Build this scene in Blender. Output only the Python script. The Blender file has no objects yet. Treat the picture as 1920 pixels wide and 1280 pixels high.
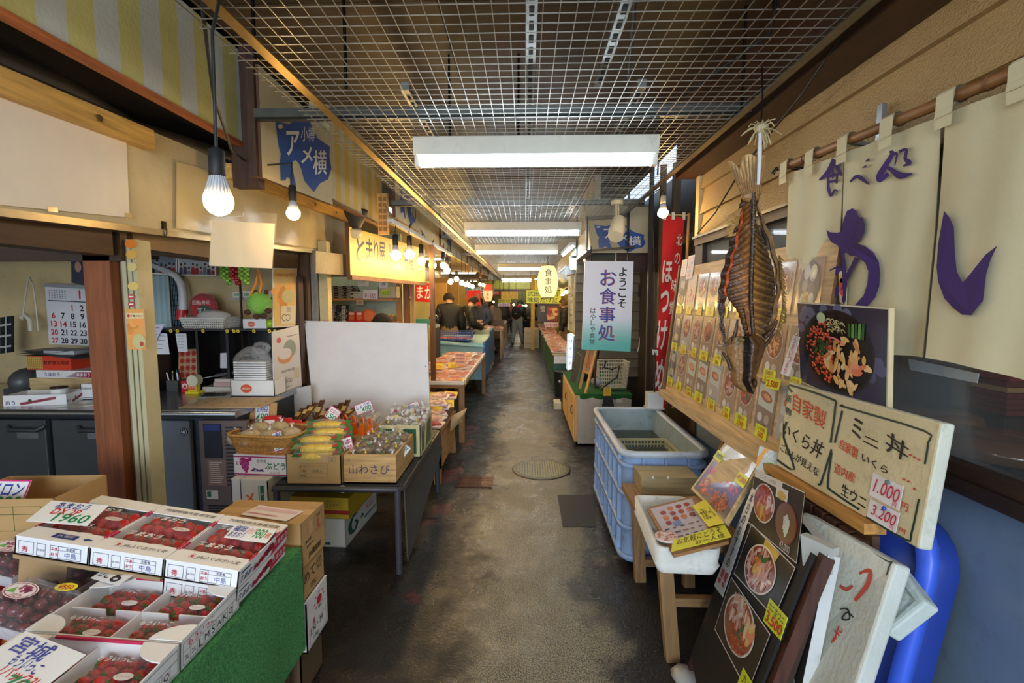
import bpy,math,random
from mathutils import Vector,Matrix,noise
random.seed(7)
SC=bpy.context.scene
COL=SC.collection
V=Vector
# ---------------------------------------------------------------- camera, world, exposure
F=906.667;H=1.6
PITCH=math.atan(78/F);YAW=math.atan(25/F*math.cos(PITCH))
cam=bpy.data.cameras.new('camera');cam.lens=17.0;cam.sensor_width=36.0;cam.clip_start=0.05;cam.clip_end=200
co=bpy.data.objects.new('camera',cam);COL.objects.link(co)
co.location=(0,0,H);co.rotation_euler=(math.pi/2-PITCH,0,YAW)
SC.camera=co
SC.view_settings.view_transform='Standard';SC.view_settings.look='None'
SC.view_settings.gamma=1.0;SC.view_settings.use_curve_mapping=False
SC.view_settings.exposure=1.55
FLUO=9.0;BULB=62.0
w=bpy.data.worlds.new('world');SC.world=w;w.use_nodes=True
w.node_tree.nodes['Background'].inputs[0].default_value=(0.62,0.78,1.0,1)
w.node_tree.nodes['Background'].inputs[1].default_value=0.55
SC.cycles.max_bounces=8;SC.cycles.transparent_max_bounces=24
def area(name,loc,rot,sx,sy,power,colr):
    l=bpy.data.lights.new(name,'AREA');l.shape='RECTANGLE';l.size=sx;l.size_y=sy;l.energy=power;l.color=colr
    o=bpy.data.objects.new(name,l);COL.objects.link(o);o.location=loc;o.rotation_euler=rot
    return o
# daylight from the open market entrance behind the photographer
area('entrance_daylight',(0.2,-4.5,1.7),(math.radians(80),0,0),3.0,2.4,95,(0.80,0.90,1.0))
# ---------------------------------------------------------------- pixel -> point on a real plane
_c,_s=math.cos(YAW),math.sin(YAW);_cp,_sp=math.cos(PITCH),math.sin(PITCH)
def ray(px,py):
    x=(px-960)/F;y=-(py-640)/F
    cy,cz=_cp+y*_sp,-_sp+y*_cp
    return V((x*_c-cy*_s,x*_s+cy*_c,cz))
E0=V((0,0,H))
def PY(px,py,Y):r=ray(px,py);return E0+r*(Y/r.y)
def PX(px,py,X):r=ray(px,py);return E0+r*(X/r.x)
def PZ(px,py,Z):r=ray(px,py);return E0+r*((Z-H)/r.z)
def PL(px,py,O,n):r=ray(px,py);return E0+r*((V(O)-E0).dot(V(n))/r.dot(V(n)))
# ---------------------------------------------------------------- materials (colour comes from each face)
def lin(c):return tuple((x/255/12.92)if x/255<=0.04045 else ((x/255+0.055)/1.055)**2.4 for x in c[:3])
MATS={}
def mk(name,rough=0.6,metal=0.0,nscale=8.0,nvar=0.12,bump=0.0,bscale=60.0,stretch=None,spec=0.5,coat=0.0,trans=None,sss=0.0,emit=0.0,dirt=0.0):
    m=bpy.data.materials.new(name);m.use_nodes=True;nt=m.node_tree;N,L=nt.nodes,nt.links
    b=N['Principled BSDF'];out=N['Material Output']
    at=N.new('ShaderNodeAttribute');at.attribute_name='Col'
    tc=N.new('ShaderNodeTexCoord');mp=N.new('ShaderNodeMapping');L.new(tc.outputs['Object'],mp.inputs[0])
    if stretch:mp.inputs['Scale'].default_value=stretch
    nz=N.new('ShaderNodeTexNoise');nz.inputs['Scale'].default_value=nscale;nz.inputs['Detail'].default_value=5
    L.new(mp.outputs[0],nz.inputs['Vector'])
    mr=N.new('ShaderNodeMapRange');mr.inputs[1].default_value=0.3;mr.inputs[2].default_value=0.7
    mr.inputs[3].default_value=1-nvar;mr.inputs[4].default_value=1+nvar*0.6
    L.new(nz.outputs[0],mr.inputs[0])
    mx=N.new('ShaderNodeVectorMath');mx.operation='SCALE'
    L.new(at.outputs['Color'],mx.inputs[0]);L.new(mr.outputs[0],mx.inputs['Scale'])
    src=mx.outputs[0]
    if dirt:
        n2=N.new('ShaderNodeTexNoise');n2.inputs['Scale'].default_value=14;n2.inputs['Detail'].default_value=8;n2.inputs['Roughness'].default_value=0.75
        L.new(tc.outputs['Object'],n2.inputs['Vector'])
        m2=N.new('ShaderNodeMapRange');m2.inputs[1].default_value=0.55;m2.inputs[2].default_value=0.72;m2.inputs[3].default_value=0;m2.inputs[4].default_value=dirt
        L.new(n2.outputs[0],m2.inputs[0])
        mi=N.new('ShaderNodeMix');mi.data_type='RGBA';mi.inputs[7].default_value=(0.05,0.045,0.035,1)
        L.new(m2.outputs[0],mi.inputs[0]);L.new(src,mi.inputs[6]);src=mi.outputs[2]
    L.new(src,b.inputs['Base Color'])
    b.inputs['Roughness'].default_value=rough;b.inputs['Metallic'].default_value=metal
    b.inputs['Specular IOR Level'].default_value=spec
    if coat:b.inputs['Coat Weight'].default_value=coat;b.inputs['Coat Roughness'].default_value=0.08
    if sss:b.inputs['Subsurface Weight'].default_value=sss;b.inputs['Subsurface Scale'].default_value=0.01
    if emit:
        L.new(at.outputs['Color'],b.inputs['Emission Color']);b.inputs['Emission Strength'].default_value=emit
    if bump:
        nb=N.new('ShaderNodeTexNoise');nb.inputs['Scale'].default_value=bscale;nb.inputs['Detail'].default_value=3
        L.new(mp.outputs[0],nb.inputs['Vector'])
        bp=N.new('ShaderNodeBump');bp.inputs['Strength'].default_value=bump;bp.inputs['Distance'].default_value=0.01
        L.new(nb.outputs[0],bp.inputs['Height']);L.new(bp.outputs[0],b.inputs['Normal'])
    if trans is not None:
        t=N.new('ShaderNodeBsdfTransparent');ms=N.new('ShaderNodeMixShader')
        if trans<0:                                        # clear film or glass: fresnel decides how much shines
            lw=N.new('ShaderNodeLayerWeight');lw.inputs[0].default_value=0.5 if bump else 0.25
            pw=N.new('ShaderNodeMath');pw.operation='MULTIPLY_ADD';pw.inputs[1].default_value=0.3;pw.inputs[2].default_value=-trans
            L.new(lw.outputs['Fresnel'],pw.inputs[0]);L.new(pw.outputs[0],ms.inputs[0])
            if bump:L.new(bp.outputs[0],lw.inputs['Normal'])
        else:ms.inputs[0].default_value=trans
        L.new(t.outputs[0],ms.inputs[1]);L.new(b.outputs[0],ms.inputs[2]);L.new(ms.outputs[0],out.inputs['Surface'])
    MATS[name]=m
    return m
mk('matte',0.75,nvar=0.14,nscale=5);mk('paper',0.55,nvar=0.04);mk('print',0.35,nvar=0.02);mk('glossprint',0.2,nvar=0.02,coat=0.3)
mk('plastic',0.38,nvar=0.08);mk('gloss',0.15,nvar=0.06,coat=0.4);mk('rubber',0.6,nvar=0.1)
mk('metal',0.38,metal=0.9,nvar=0.15,nscale=20);mk('steel',0.27,metal=0.95,nvar=0.12,nscale=6,stretch=(1,30,30))
mk('painted',0.45,nvar=0.16,nscale=3,dirt=0.25,bump=0.05,bscale=20)
mk('grimy',0.6,nvar=0.25,nscale=4,dirt=0.55,bump=0.1,bscale=30)
mk('tub',0.5,nvar=0.18,nscale=6,dirt=0.5,bump=0.1,bscale=40)
mk('foam',0.7,nvar=0.12,nscale=5,dirt=0.28,bump=0.25,bscale=90)
mk('wood_x',0.55,nvar=0.32,nscale=3,stretch=(1.5,22,22),bump=0.12,bscale=4)
mk('wood_y',0.55,nvar=0.32,nscale=3,stretch=(22,1.5,22),bump=0.12,bscale=4)
mk('wood_z',0.55,nvar=0.32,nscale=3,stretch=(22,22,1.5),bump=0.12,bscale=4)
mk('card',0.8,nvar=0.10,nscale=7,bump=0.06,bscale=30)
mk('cloth',0.9,nvar=0.10,nscale=3,bump=0.15,bscale=420)
mk('canvas',0.95,nvar=0.13,nscale=1.7,bump=0.12,bscale=500)
mk('jacket',0.6,nvar=0.2,nscale=9,bump=0.5,bscale=22)
mk('turf',0.95,nvar=0.55,nscale=170,bump=1.0,bscale=260)
mk('leather',0.4,nvar=0.4,nscale=25,bump=0.5,bscale=70,sss=0.0)
mk('berry',0.28,nvar=0.35,nscale=30,bump=0.55,bscale=160,coat=0.25)
mk('grape',0.25,nvar=0.35,nscale=22,coat=0.25)
mk('food',0.4,nvar=0.3,nscale=40,bump=0.4,bscale=90)
mk('skin',0.55,nvar=0.06,sss=0.05);mk('hair',0.8,nvar=0.3,nscale=60,bump=0.6,bscale=200)
mk('wicker',0.6,nvar=0.35,nscale=60,bump=0.5,bscale=120)
mk('film',0.08,nvar=0.0,trans=-0.035,bump=1.0,bscale=34);mk('glass',0.03,nvar=0.0,trans=-0.02)
mk('haze',0.25,nvar=0.05,trans=0.55,bump=0.6,bscale=30);mk('water',0.05,nvar=0.3,trans=0.55,bump=0.15,bscale=18)
mk('plastic_sheet',0.22,nvar=0.12,nscale=3,trans=0.72,bump=0.35,bscale=8)
mk('fluo',emit=FLUO);mk('bulb',emit=BULB);mk('lantern',0.8,emit=0.55,nvar=0.05);mk('bulb_far',emit=30);mk('ltbox',0.5,emit=0.06,nvar=0.03);mk('litbox',0.5,emit=0.45)
# ---------------------------------------------------------------- mesh builder
_tcache={}
def glyphs(body,bold=0.0):
    k=(body,bold)
    if k not in _tcache:
        c=bpy.data.curves.new('glyphs','FONT');c.body=body;c.offset=bold;c.resolution_u=3
        o=bpy.data.objects.new('glyphs',c);COL.objects.link(o);bpy.context.view_layer.update()
        m=bpy.data.meshes.new_from_object(o.evaluated_get(bpy.context.evaluated_depsgraph_get()))
        vs=[(p.co.x,p.co.y)for p in m.vertices];fs=[tuple(p.vertices)for p in m.polygons]
        bpy.data.objects.remove(o);bpy.data.curves.remove(c);bpy.data.meshes.remove(m)
        if not vs:vs=[(0,0),(1,0),(1,1)];fs=[]
        x0=min(a for a,b in vs);x1=max(a for a,b in vs);y0=min(b for a,b in vs);y1=max(b for a,b in vs)
        _tcache[k]=([((a-x0)/max(x1-x0,1e-6),(b-y0)/max(y1-y0,1e-6))for a,b in vs],fs,(x1-x0)/max(y1-y0,1e-6))
    return _tcache[k]
class Fr:                                                    # a flat area given by its four corners; art is placed in 0..1 x 0..1 (v up)
    def __init__(s,tl,tr,br,bl):
        s.tl,s.tr,s.br,s.bl=V(tl),V(tr),V(br),V(bl)
        s.n=(s.tr-s.bl).cross(s.tl-s.br).normalized()
        s.W=((s.tr-s.tl).length+(s.br-s.bl).length)/2;s.H=((s.tl-s.bl).length+(s.tr-s.br).length)/2
    def at(s,u,v,h=0.0):
        return (s.bl*(1-u)+s.br*u)*(1-v)+(s.tl*(1-u)+s.tr*u)*v+s.n*h
    def sub(s,u0,v0,u1,v1,h=0.0):
        return Fr(s.at(u0,v1,h),s.at(u1,v1,h),s.at(u1,v0,h),s.at(u0,v0,h))
def Fx(X,a,b,c,d):return Fr(PX(*a,X),PX(*b,X),PX(*c,X),PX(*d,X))
def Fy(Y,a,b,c,d):return Fr(PY(*a,Y),PY(*b,Y),PY(*c,Y),PY(*d,Y))
class MB:
    def __init__(s):s.v=[];s.f=[];s.c=[];s.m=[];s.s=[]
    def add(s,vs,fs,col,mat='matte',smooth=False):
        k=len(s.v);s.v+=[V(p)for p in vs]
        multi=isinstance(col,list)
        for i,f in enumerate(fs):
            s.f.append(tuple(k+j for j in f));s.c.append(col[i]if multi else col);s.m.append(mat);s.s.append(smooth)
        return s
    def hexa(s,p,col,mat='matte'):                        # p: 4 bottom (ccw from above), 4 top
        return s.add(p,[(3,2,1,0),(4,5,6,7),(0,1,5,4),(1,2,6,5),(2,3,7,6),(3,0,4,7)],col,mat)
    def box(s,x0,y0,z0,x1,y1,z1,col,mat='matte'):
        x0,x1=sorted((x0,x1));y0,y1=sorted((y0,y1));z0,z1=sorted((z0,z1))
        return s.hexa([(x0,y0,z0),(x1,y0,z0),(x1,y1,z0),(x0,y1,z0),(x0,y0,z1),(x1,y0,z1),(x1,y1,z1),(x0,y1,z1)],col,mat)
    def obox(s,M,x0,y0,z0,x1,y1,z1,col,mat='matte'):
        return s.hexa([M@V(p)for p in ((x0,y0,z0),(x1,y0,z0),(x1,y1,z0),(x0,y1,z0),(x0,y0,z1),(x1,y0,z1),(x1,y1,z1),(x0,y1,z1))],col,mat)
    def bar(s,a,b,wx,wy,col,mat='matte',up=(0,0,1)):  # square bar from a to b
        a,b=V(a),V(b);d=(b-a).normalized();u=V(up)
        if abs(d.dot(u))>0.95:u=V((0,1,0))
        x=d.cross(u).normalized()*wx/2;y=x.cross(d).normalized()*wy/2
        return s.hexa([a-x-y,a+x-y,a+x+y,a-x+y,b-x-y,b+x-y,b+x+y,b-x+y],col,mat)
    def slab(s,fr,t,col,mat='matte',edge=None):         # panel behind a frame, thickness t backwards
        n=fr.n*t;f=[fr.bl,fr.br,fr.tr,fr.tl];b=[p-n for p in f]
        e=edge or col
        return s.add(f+b,[(0,1,2,3),(7,6,5,4),(1,0,4,5),(2,1,5,6),(3,2,6,7),(0,3,7,4)],[col,e,e,e,e,e],mat)
    def cyl(s,a,b,r0,r1=None,col=(200,200,200),mat='matte',n=12,caps=True,smooth=True):
        r1=r0 if r1 is None else r1;a,b=V(a),V(b);d=(b-a).normalized()
        u=d.orthogonal().normalized();w_=d.cross(u);vs=[]
        for p,r in ((a,r0),(b,r1)):
            for i in range(n):
                t=2*math.pi*i/n;vs.append(p+(u*math.cos(t)+w_*math.sin(t))*r)
        s.add(vs,[(i,(i+1)%n,n+(i+1)%n,n+i)for i in range(n)],col,mat,smooth)
        if caps:s.add(vs,[tuple(range(n))[::-1],tuple(range(n,2*n))],col,mat)
        return s
    def tube(s,pts,r,col,mat='matte',n=6):
        pts=[V(p)for p in pts];vs=[];u=None
        for i,p in enumerate(pts):
            d=(pts[min(i+1,len(pts)-1)]-pts[max(i-1,0)]).normalized()
            u=d.orthogonal().normalized()if u is None else (u-d*u.dot(d)).normalized()
            w_=d.cross(u);rr=r[i]if isinstance(r,(list,tuple))else r
            vs+=[p+(u*math.cos(2*math.pi*k/n)+w_*math.sin(2*math.pi*k/n))*rr for k in range(n)]
        fs=[(i*n+k,i*n+(k+1)%n,(i+1)*n+(k+1)%n,(i+1)*n+k)for i in range(len(pts)-1)for k in range(n)]
        s.add(vs,fs,col,mat,True)
        return s.add(vs,[tuple(range(n))[::-1],tuple(range(len(vs)-n,len(vs)))],col,mat)
    def lathe(s,prof,c,col,mat='matte',n=20,M=None):   # prof [(r,z)], col one colour or a list per ring
        c=V(c);vs=[];M=M or Matrix.Identity(3)
        for r,z in prof:
            for i in range(n):
                t=2*math.pi*i/n;vs.append(c+M@V((r*math.cos(t),r*math.sin(t),z)))
        fs=[];cs=[]
        for j in range(len(prof)-1):
            for i in range(n):
                fs.append((j*n+i,j*n+(i+1)%n,(j+1)*n+(i+1)%n,(j+1)*n+i));cs.append(col[j]if isinstance(col,list)else col)
        fs.append(tuple(range(n))[::-1]);cs.append(cs[0]);fs.append(tuple(range(len(vs)-n,len(vs))));cs.append(cs[-2])
        return s.add(vs,fs,cs,mat,True)
    def ell(s,c,r,col,mat='matte',n=10,m=6,M=None,jit=0.0,egg=0.0):
        c=V(c);r=r if isinstance(r,(tuple,list))else (r,r,r);vs=[];M=M or Matrix.Identity(3)
        for j in range(m+1):
            p=math.pi*j/m-math.pi/2;cz,sz=math.cos(p),math.sin(p);k=1+egg*sz
            for i in range(n):
                t=2*math.pi*i/n;q=V((r[0]*cz*k*math.cos(t),r[1]*cz*k*math.sin(t),r[2]*sz))
                if jit:q*=1+random.uniform(-jit,jit)
                vs.append(c+M@q)
        fs=[(j*n+i,j*n+(i+1)%n,(j+1)*n+(i+1)%n,(j+1)*n+i)for j in range(m)for i in range(n)]
        return s.add(vs,fs,col,mat,True)
    def grid(s,fn,nu,nv,col,mat='matte',smooth=True):  # fn(u,v)->point ; col colour or fn(u,v)
        vs=[fn(i/nu,j/nv)for j in range(nv+1)for i in range(nu+1)];fs=[];cs=[]
        for j in range(nv):
            for i in range(nu):
                k=j*(nu+1)+i;fs.append((k,k+1,k+nu+2,k+nu+1));cs.append(col((i+.5)/nu,(j+.5)/nv)if callable(col)else col)
        return s.add(vs,fs,cs,mat,smooth)
    # -- flat art on a frame
    def rect(s,fr,u0,v0,u1,v1,col,mat='print',h=0.001):
        return s.add([fr.at(u0,v0,h),fr.at(u1,v0,h),fr.at(u1,v1,h),fr.at(u0,v1,h)],[(0,1,2,3)],col,mat)
    def poly(s,fr,pts,col,mat='print',h=0.001):
        return s.add([fr.at(u,v,h)for u,v in pts],[tuple(range(len(pts)))],col,mat)
    def disc(s,fr,u,v,ru,rv,col,mat='print',h=0.001,n=20,ang=0.0):
        ca,sa=math.cos(ang),math.sin(ang);pts=[]
        for i in range(n):
            t=2*math.pi*i/n;a,b=ru*fr.W*math.cos(t),rv*fr.H*math.sin(t)
            pts.append((u+(a*ca-b*sa)/fr.W,v+(a*sa+b*ca)/fr.H))
        return s.poly(fr,pts,col,mat,h)
    def border(s,fr,u0,v0,u1,v1,t,col,mat='print',h=0.001):  # outline, t in metres
        a,b=t/fr.W,t/fr.H
        for r in ((u0,v0,u1,v0+b),(u0,v1-b,u1,v1),(u0,v0+b,u0+a,v1-b),(u1-a,v0+b,u1,v1-b)):s.rect(fr,*r,col,mat,h)
        return s
    def text(s,fr,body,u0,v0,u1,v1,col,mat='print',h=0.0014,bold=0.0,keep=True,align=0.5,vert=False,slant=0.0):
        bold=min(bold,0.011 if any(ord(ch)>0x3400 for ch in body)else 0.022)
        if vert:
            n=len(body)
            for i,ch in enumerate(body):
                if ch==' ':continue
                a=v1-(v1-v0)*(i+0.93)/n;b=v1-(v1-v0)*(i+0.07)/n
                s.text(fr,ch,u0,a,u1,b,col,mat,h,bold,keep,slant=slant)
            return s
        fat=bold if any(ord(ch)>0x3400 for ch in body)else 0;bold=0.0 if fat else bold
        vs,fs,asp=glyphs(body,bold);w_,hh=(u1-u0)*fr.W,(v1-v0)*fr.H
        if keep:
            k=min(w_/asp,hh);nw,nh=k*asp/fr.W,k/fr.H
            u0=u0+(u1-u0-nw)*align;v0=v0+(v1-v0-nh)*0.5;u1,v1=u0+nw,v0+nh
        offs=[(fat*a,fat*b)for a,b in ((-1,-.6),(1,-.6),(-1,.6),(1,.6))]if fat>.005 else [(0,0)]   # thick kanji: laid over itself, same colour
        for q,(ox,oy)in enumerate(offs):s.add([fr.at(u0+(u1-u0)*(a+ox/max(asp,1))+slant*(b-.5)*(v1-v0),v0+(v1-v0)*(b+oy),h+q*1.3e-4)for a,b in vs],fs,col,mat)
        return s
    def brush(s,fn,pts,col,mat='print',sub=6):          # pts [(x,y,width)] -> ribbon through fn(x,y)
        P=[]
        for i in range(len(pts)-1):
            p0=pts[max(i-1,0)];p1,p2=pts[i],pts[i+1];p3=pts[min(i+2,len(pts)-1)]
            for k in range(sub):
                t=k/sub
                P.append(tuple(0.5*(2*p1[j]+(p2[j]-p0[j])*t+(2*p0[j]-5*p1[j]+4*p2[j]-p3[j])*t*t+(3*p1[j]-p0[j]-3*p2[j]+p3[j])*t**3)for j in range(3)))
        P.append(pts[-1]);vs=[]
        for i,p in enumerate(P):
            a,b=P[max(i-1,0)],P[min(i+1,len(P)-1)];dx,dy=b[0]-a[0],b[1]-a[1];l=math.hypot(dx,dy)or 1
            nx,ny=-dy/l*p[2]/2,dx/l*p[2]/2
            vs+=[fn(p[0]+nx,p[1]+ny),fn(p[0]-nx,p[1]-ny)]
        return s.add(vs,[(2*i,2*i+1,2*i+3,2*i+2)for i in range(len(P)-1)],col,mat)
    def merge(s,o,M=None):
        k=len(s.v);s.v+=[(M@p if M else p)for p in o.v];s.f+=[tuple(k+j for j in f)for f in o.f];s.c+=o.c;s.m+=o.m;s.s+=o.s
        return s
    def build(s,name,parent=None,loc=None,bev=0.0,label=None):
        org=V(loc)if loc is not None else (V(ORG[parent.name])if parent else V((0,0,0)))
        me=bpy.data.meshes.new(name);me.from_pydata([p-org for p in s.v],[],s.f)
        slots=[]
        for x in s.m:
            if x not in slots:slots.append(x)
        for x in slots:me.materials.append(MATS[x])
        idx={x:i for i,x in enumerate(slots)}
        me.polygons.foreach_set('material_index',[idx[x]for x in s.m]);me.polygons.foreach_set('use_smooth',s.s)
        ca=me.color_attributes.new('Col','FLOAT_COLOR','CORNER');d=[];cc={}
        for p,c in zip(me.polygons,s.c):
            if c not in cc:cc[c]=lin(c)+(1.0,)
            d+=cc[c]*p.loop_total
        ca.data.foreach_set('color',d)
        me.update()
        o=bpy.data.objects.new(name,me);COL.objects.link(o);ORG[o.name]=tuple(org)
        if parent:o.parent=parent
        else:o.location=org
        if label:o['label']=label
        if bev:
            md=o.modifiers.new('bevel','BEVEL');md.width=bev;md.segments=2;md.limit_method='ANGLE';md.angle_limit=math.radians(50)
        return o
ORG={}
def base_of(mb):
    xs=[p.x for p in mb.v];ys=[p.y for p in mb.v];zs=[p.z for p in mb.v]
    return ((min(xs)+max(xs))/2,(min(ys)+max(ys))/2,min(zs))
def tag(o,label,cat,group=None,kind=None):
    o['label']=label;o['category']=cat
    if group:o['group']=group
    if kind:o['kind']=kind
    return o
def thing(name,label,cat,loc,group=None):
    o=bpy.data.objects.new(name,None);COL.objects.link(o);o.location=loc;o.empty_display_size=0.1
    ORG[o.name]=tuple(loc);return tag(o,label,cat,group)
def solo(name,label,cat,mb,group=None,bev=0.0,kind=None):
    return tag(mb.build(name,None,base_of(mb),bev),label,cat,group,kind)
def struct(name,mb,parent=None,bev=0.0):
    o=mb.build(name,parent,None if parent else (0,0,0),bev)
    if not parent:o['kind']='structure'
    return o
def dup(root,loc,rot=(0,0,0),label=None,group=None,scale=None):
    r=root.copy();COL.objects.link(r);r.location=loc;r.rotation_euler=rot;ORG[r.name]=tuple(loc)
    if scale:r.scale=scale if isinstance(scale,tuple)else (scale,)*3
    if label:r['label']=label
    if group:r['group']=group
    for ch in list(root.children):
        c=ch.copy();COL.objects.link(c);c.parent=r
        for g in list(ch.children):
            d=g.copy();COL.objects.link(d);d.parent=c
    return r
def jit(c,k=12):
    d=random.uniform(-k,k);return tuple(max(0,min(255,round(x+d+random.uniform(-k/3,k/3))))for x in c)
def RZ(a):return Matrix.Rotation(math.radians(a),4,'Z')
def RX(a):return Matrix.Rotation(math.radians(a),4,'X')
def RY(a):return Matrix.Rotation(math.radians(a),4,'Y')
def T(x,y,z):return Matrix.Translation((x,y,z))
WHITE=(236,234,230);CARD=(190,152,98);BLACK=(22,20,20);DKWOOD=(72,44,28);GREEN=(28,92,46);NAVY=(36,48,120);RED=(196,30,34)
# ================================================================ SETTING
def floor_material():
    m=bpy.data.materials.new('wet_asphalt');m.use_nodes=True;nt=m.node_tree;N,L=nt.nodes,nt.links;b=N['Principled BSDF']
    tc=N.new('ShaderNodeTexCoord');sep=N.new('ShaderNodeSeparateXYZ');L.new(tc.outputs['Object'],sep.inputs[0])
    def noise_(sc,det=5,rough=0.6):
        n=N.new('ShaderNodeTexNoise');n.inputs['Scale'].default_value=sc;n.inputs['Detail'].default_value=det;n.inputs['Roughness'].default_value=rough
        L.new(tc.outputs['Object'],n.inputs['Vector']);return n.outputs[0]
    def mth(op,a,b_,c=None):
        n=N.new('ShaderNodeMath');n.operation=op
        for i,x in enumerate((a,b_,c)):
            if x is None:continue
            if isinstance(x,(int,float)):n.inputs[i].default_value=x
            else:L.new(x,n.inputs[i])
        return n.outputs[0]
    def rng(x,a,b_,c,d):
        n=N.new('ShaderNodeMapRange');n.interpolation_type='SMOOTHSTEP'
        for i,k in enumerate((a,b_,c,d)):n.inputs[i+1].default_value=k
        L.new(x,n.inputs[0]);return n.outputs[0]
    def mix(f,a,c):
        n=N.new('ShaderNodeMix');n.data_type='RGBA';L.new(f,n.inputs[0])
        for i,x in ((6,a),(7,c)):
            if isinstance(x,tuple):n.inputs[i].default_value=lin(x)+(1,)
            else:L.new(x,n.inputs[i])
        return n.outputs[2]
    big=noise_(1.1,6,0.65);med=noise_(4.5,6,0.7);fine=noise_(170,2,0.5)
    dx=mth('ABSOLUTE',mth('ADD',mth('SUBTRACT',sep.outputs[0],0.04),mth('MULTIPLY',mth('SUBTRACT',big,0.5),1.1)),0)
    worn=rng(mth('ADD',dx,mth('MULTIPLY',mth('SUBTRACT',med,0.5),0.7)),0.22,0.42,1,0)   # the trodden strip down the middle
    base=mix(rng(med,0.35,0.65,0,1),(20,18,17),(44,39,34))
    c=mix(worn,base,mix(rng(fine,0.40,0.58,0,1),(58,55,47),(150,143,120)))
    paint=mth('MULTIPLY',rng(mth('ABSOLUTE',mth('ADD',sep.outputs[0],0.66),0),0.06,0.12,1,0),rng(noise_(2.3,4),0.54,0.62,0,0.75))
    c=mix(paint,c,(112,52,42))
    L.new(c,b.inputs['Base Color'])
    wet=rng(mth('ADD',med,mth('MULTIPLY',big,0.6)),0.66,0.95,0.55,0.17)
    L.new(wet,b.inputs['Roughness'])
    bp=N.new('ShaderNodeBump');bp.inputs['Strength'].default_value=0.75;bp.inputs['Distance'].default_value=0.006
    L.new(mth('ADD',mth('MULTIPLY',noise_(75,3,0.6),1.0),mth('MULTIPLY',med,0.7)),bp.inputs['Height']);L.new(bp.outputs[0],b.inputs['Normal'])
    MATS['floor']=m
floor_material()
mb=MB();mb.box(-5.2,-6,-0.1,3.6,36,0,(60,55,50),'floor');struct('floor',mb)
# plywood ceiling above the wire mesh, board by board
mb=MB()
for i in range(40):
    y=-6+i*0.92
    for x0,x1 in ((-1.95,-0.4),(-0.392,1.3)):
        mb.box(x0,y,2.93+random.uniform(0,.006),x1,y+0.912,2.96,jit((80,62,42),8),'wood_x')
mb.box(-1.95,-6,2.965,1.3,31,3.0,(40,32,24));struct('ceiling',mb)
# galvanised struts that carry the mesh
mb=MB()
for i,y in enumerate((2.36,4.5,6.9,9.5,12.5,16)):
    mb.box(-1.3,y,2.47,1.08,y+.05,2.51,(112,116,112),'metal');mb.box(-1.3,y+.008,2.462,1.08,y+.042,2.472,(60,62,62),'metal')
for x,y0,y1 in ((0.02,-1,18),(-0.58,2.4,3.2),(0.55,2.4,3.2),(0.34,0.8,2.4),(-0.55,5,5.8),(0.5,5,5.8)):
    mb.box(x-.02,y0,2.60,x+.02,y1,2.64,(150,154,150),'metal')
    y=y0+.05
    while y<min(y1,9)-.06:mb.box(x-.009,y,2.597,x+.009,y+.05,2.60,(30,30,30));y+=0.09
struct('trim_struts',mb)
mb=MB()
for x,y in ((-.72,2.0),(-.42,2.75),(-.04,2.75),(1.0,2.35),(.72,1.5),(-.95,1.75),(0.02,4.0)):
    mb.cyl((x,y,2.44),(x,y,2.93),.007,col=(40,38,36),mat='metal',n=6)
struct('trim_hangers',mb)
mb=MB();mb.box(-.90,0,2.432,-.865,17,2.437,(150,122,62),'metal');mb.box(-.905,0,2.432,-.90,17,2.47,(150,122,62),'metal')
mb.box(.955,0,2.432,.985,17,2.437,(140,138,120),'metal');mb.box(.985,0,2.432,.99,17,2.47,(120,112,90),'metal');struct('trim_angle_bars',mb)
mb=MB();mb.box(1.05,-2,2.44,1.2,3.5,2.93,(74,46,26),'wood_y');struct('trim_beam_right',mb)
# wire mesh panels
ORD=['nearest','second nearest','third','fourth','fifth','sixth','seventh','eighth','ninth','tenth','eleventh','twelfth','thirteenth','fourteenth']
ys=[-1.2,0.6,2.33,4.3,6.3,8.4,10.5,12.6,14.7,16.8,19,21.2,23.4,25.6,27.8]
for k in range(len(ys)-1):
    mb=MB();y0,y1=ys[k],ys[k+1]+0.07;r=0.0013;z=2.444+(k%2)*.006;c=(176,174,164)
    for i in range(40):x=-1.0+i*0.05;mb.bar((x,y0,z),(x,y1,z),r*2,r*2,c,'metal')
    n=int((y1-y0)/0.05)
    for i in range(n+1):y=y0+(y1-y0)*i/n;mb.bar((-1.03,y,z+.003),(.98,y,z+.003),r*2,r*2,c,'metal')
    if k:solo('wire_mesh_panel','galvanised wire mesh panel under the plywood ceiling, %s from the camera'%ORD[k-1],'mesh panel',mb,'wire mesh panels under the ceiling')
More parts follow.
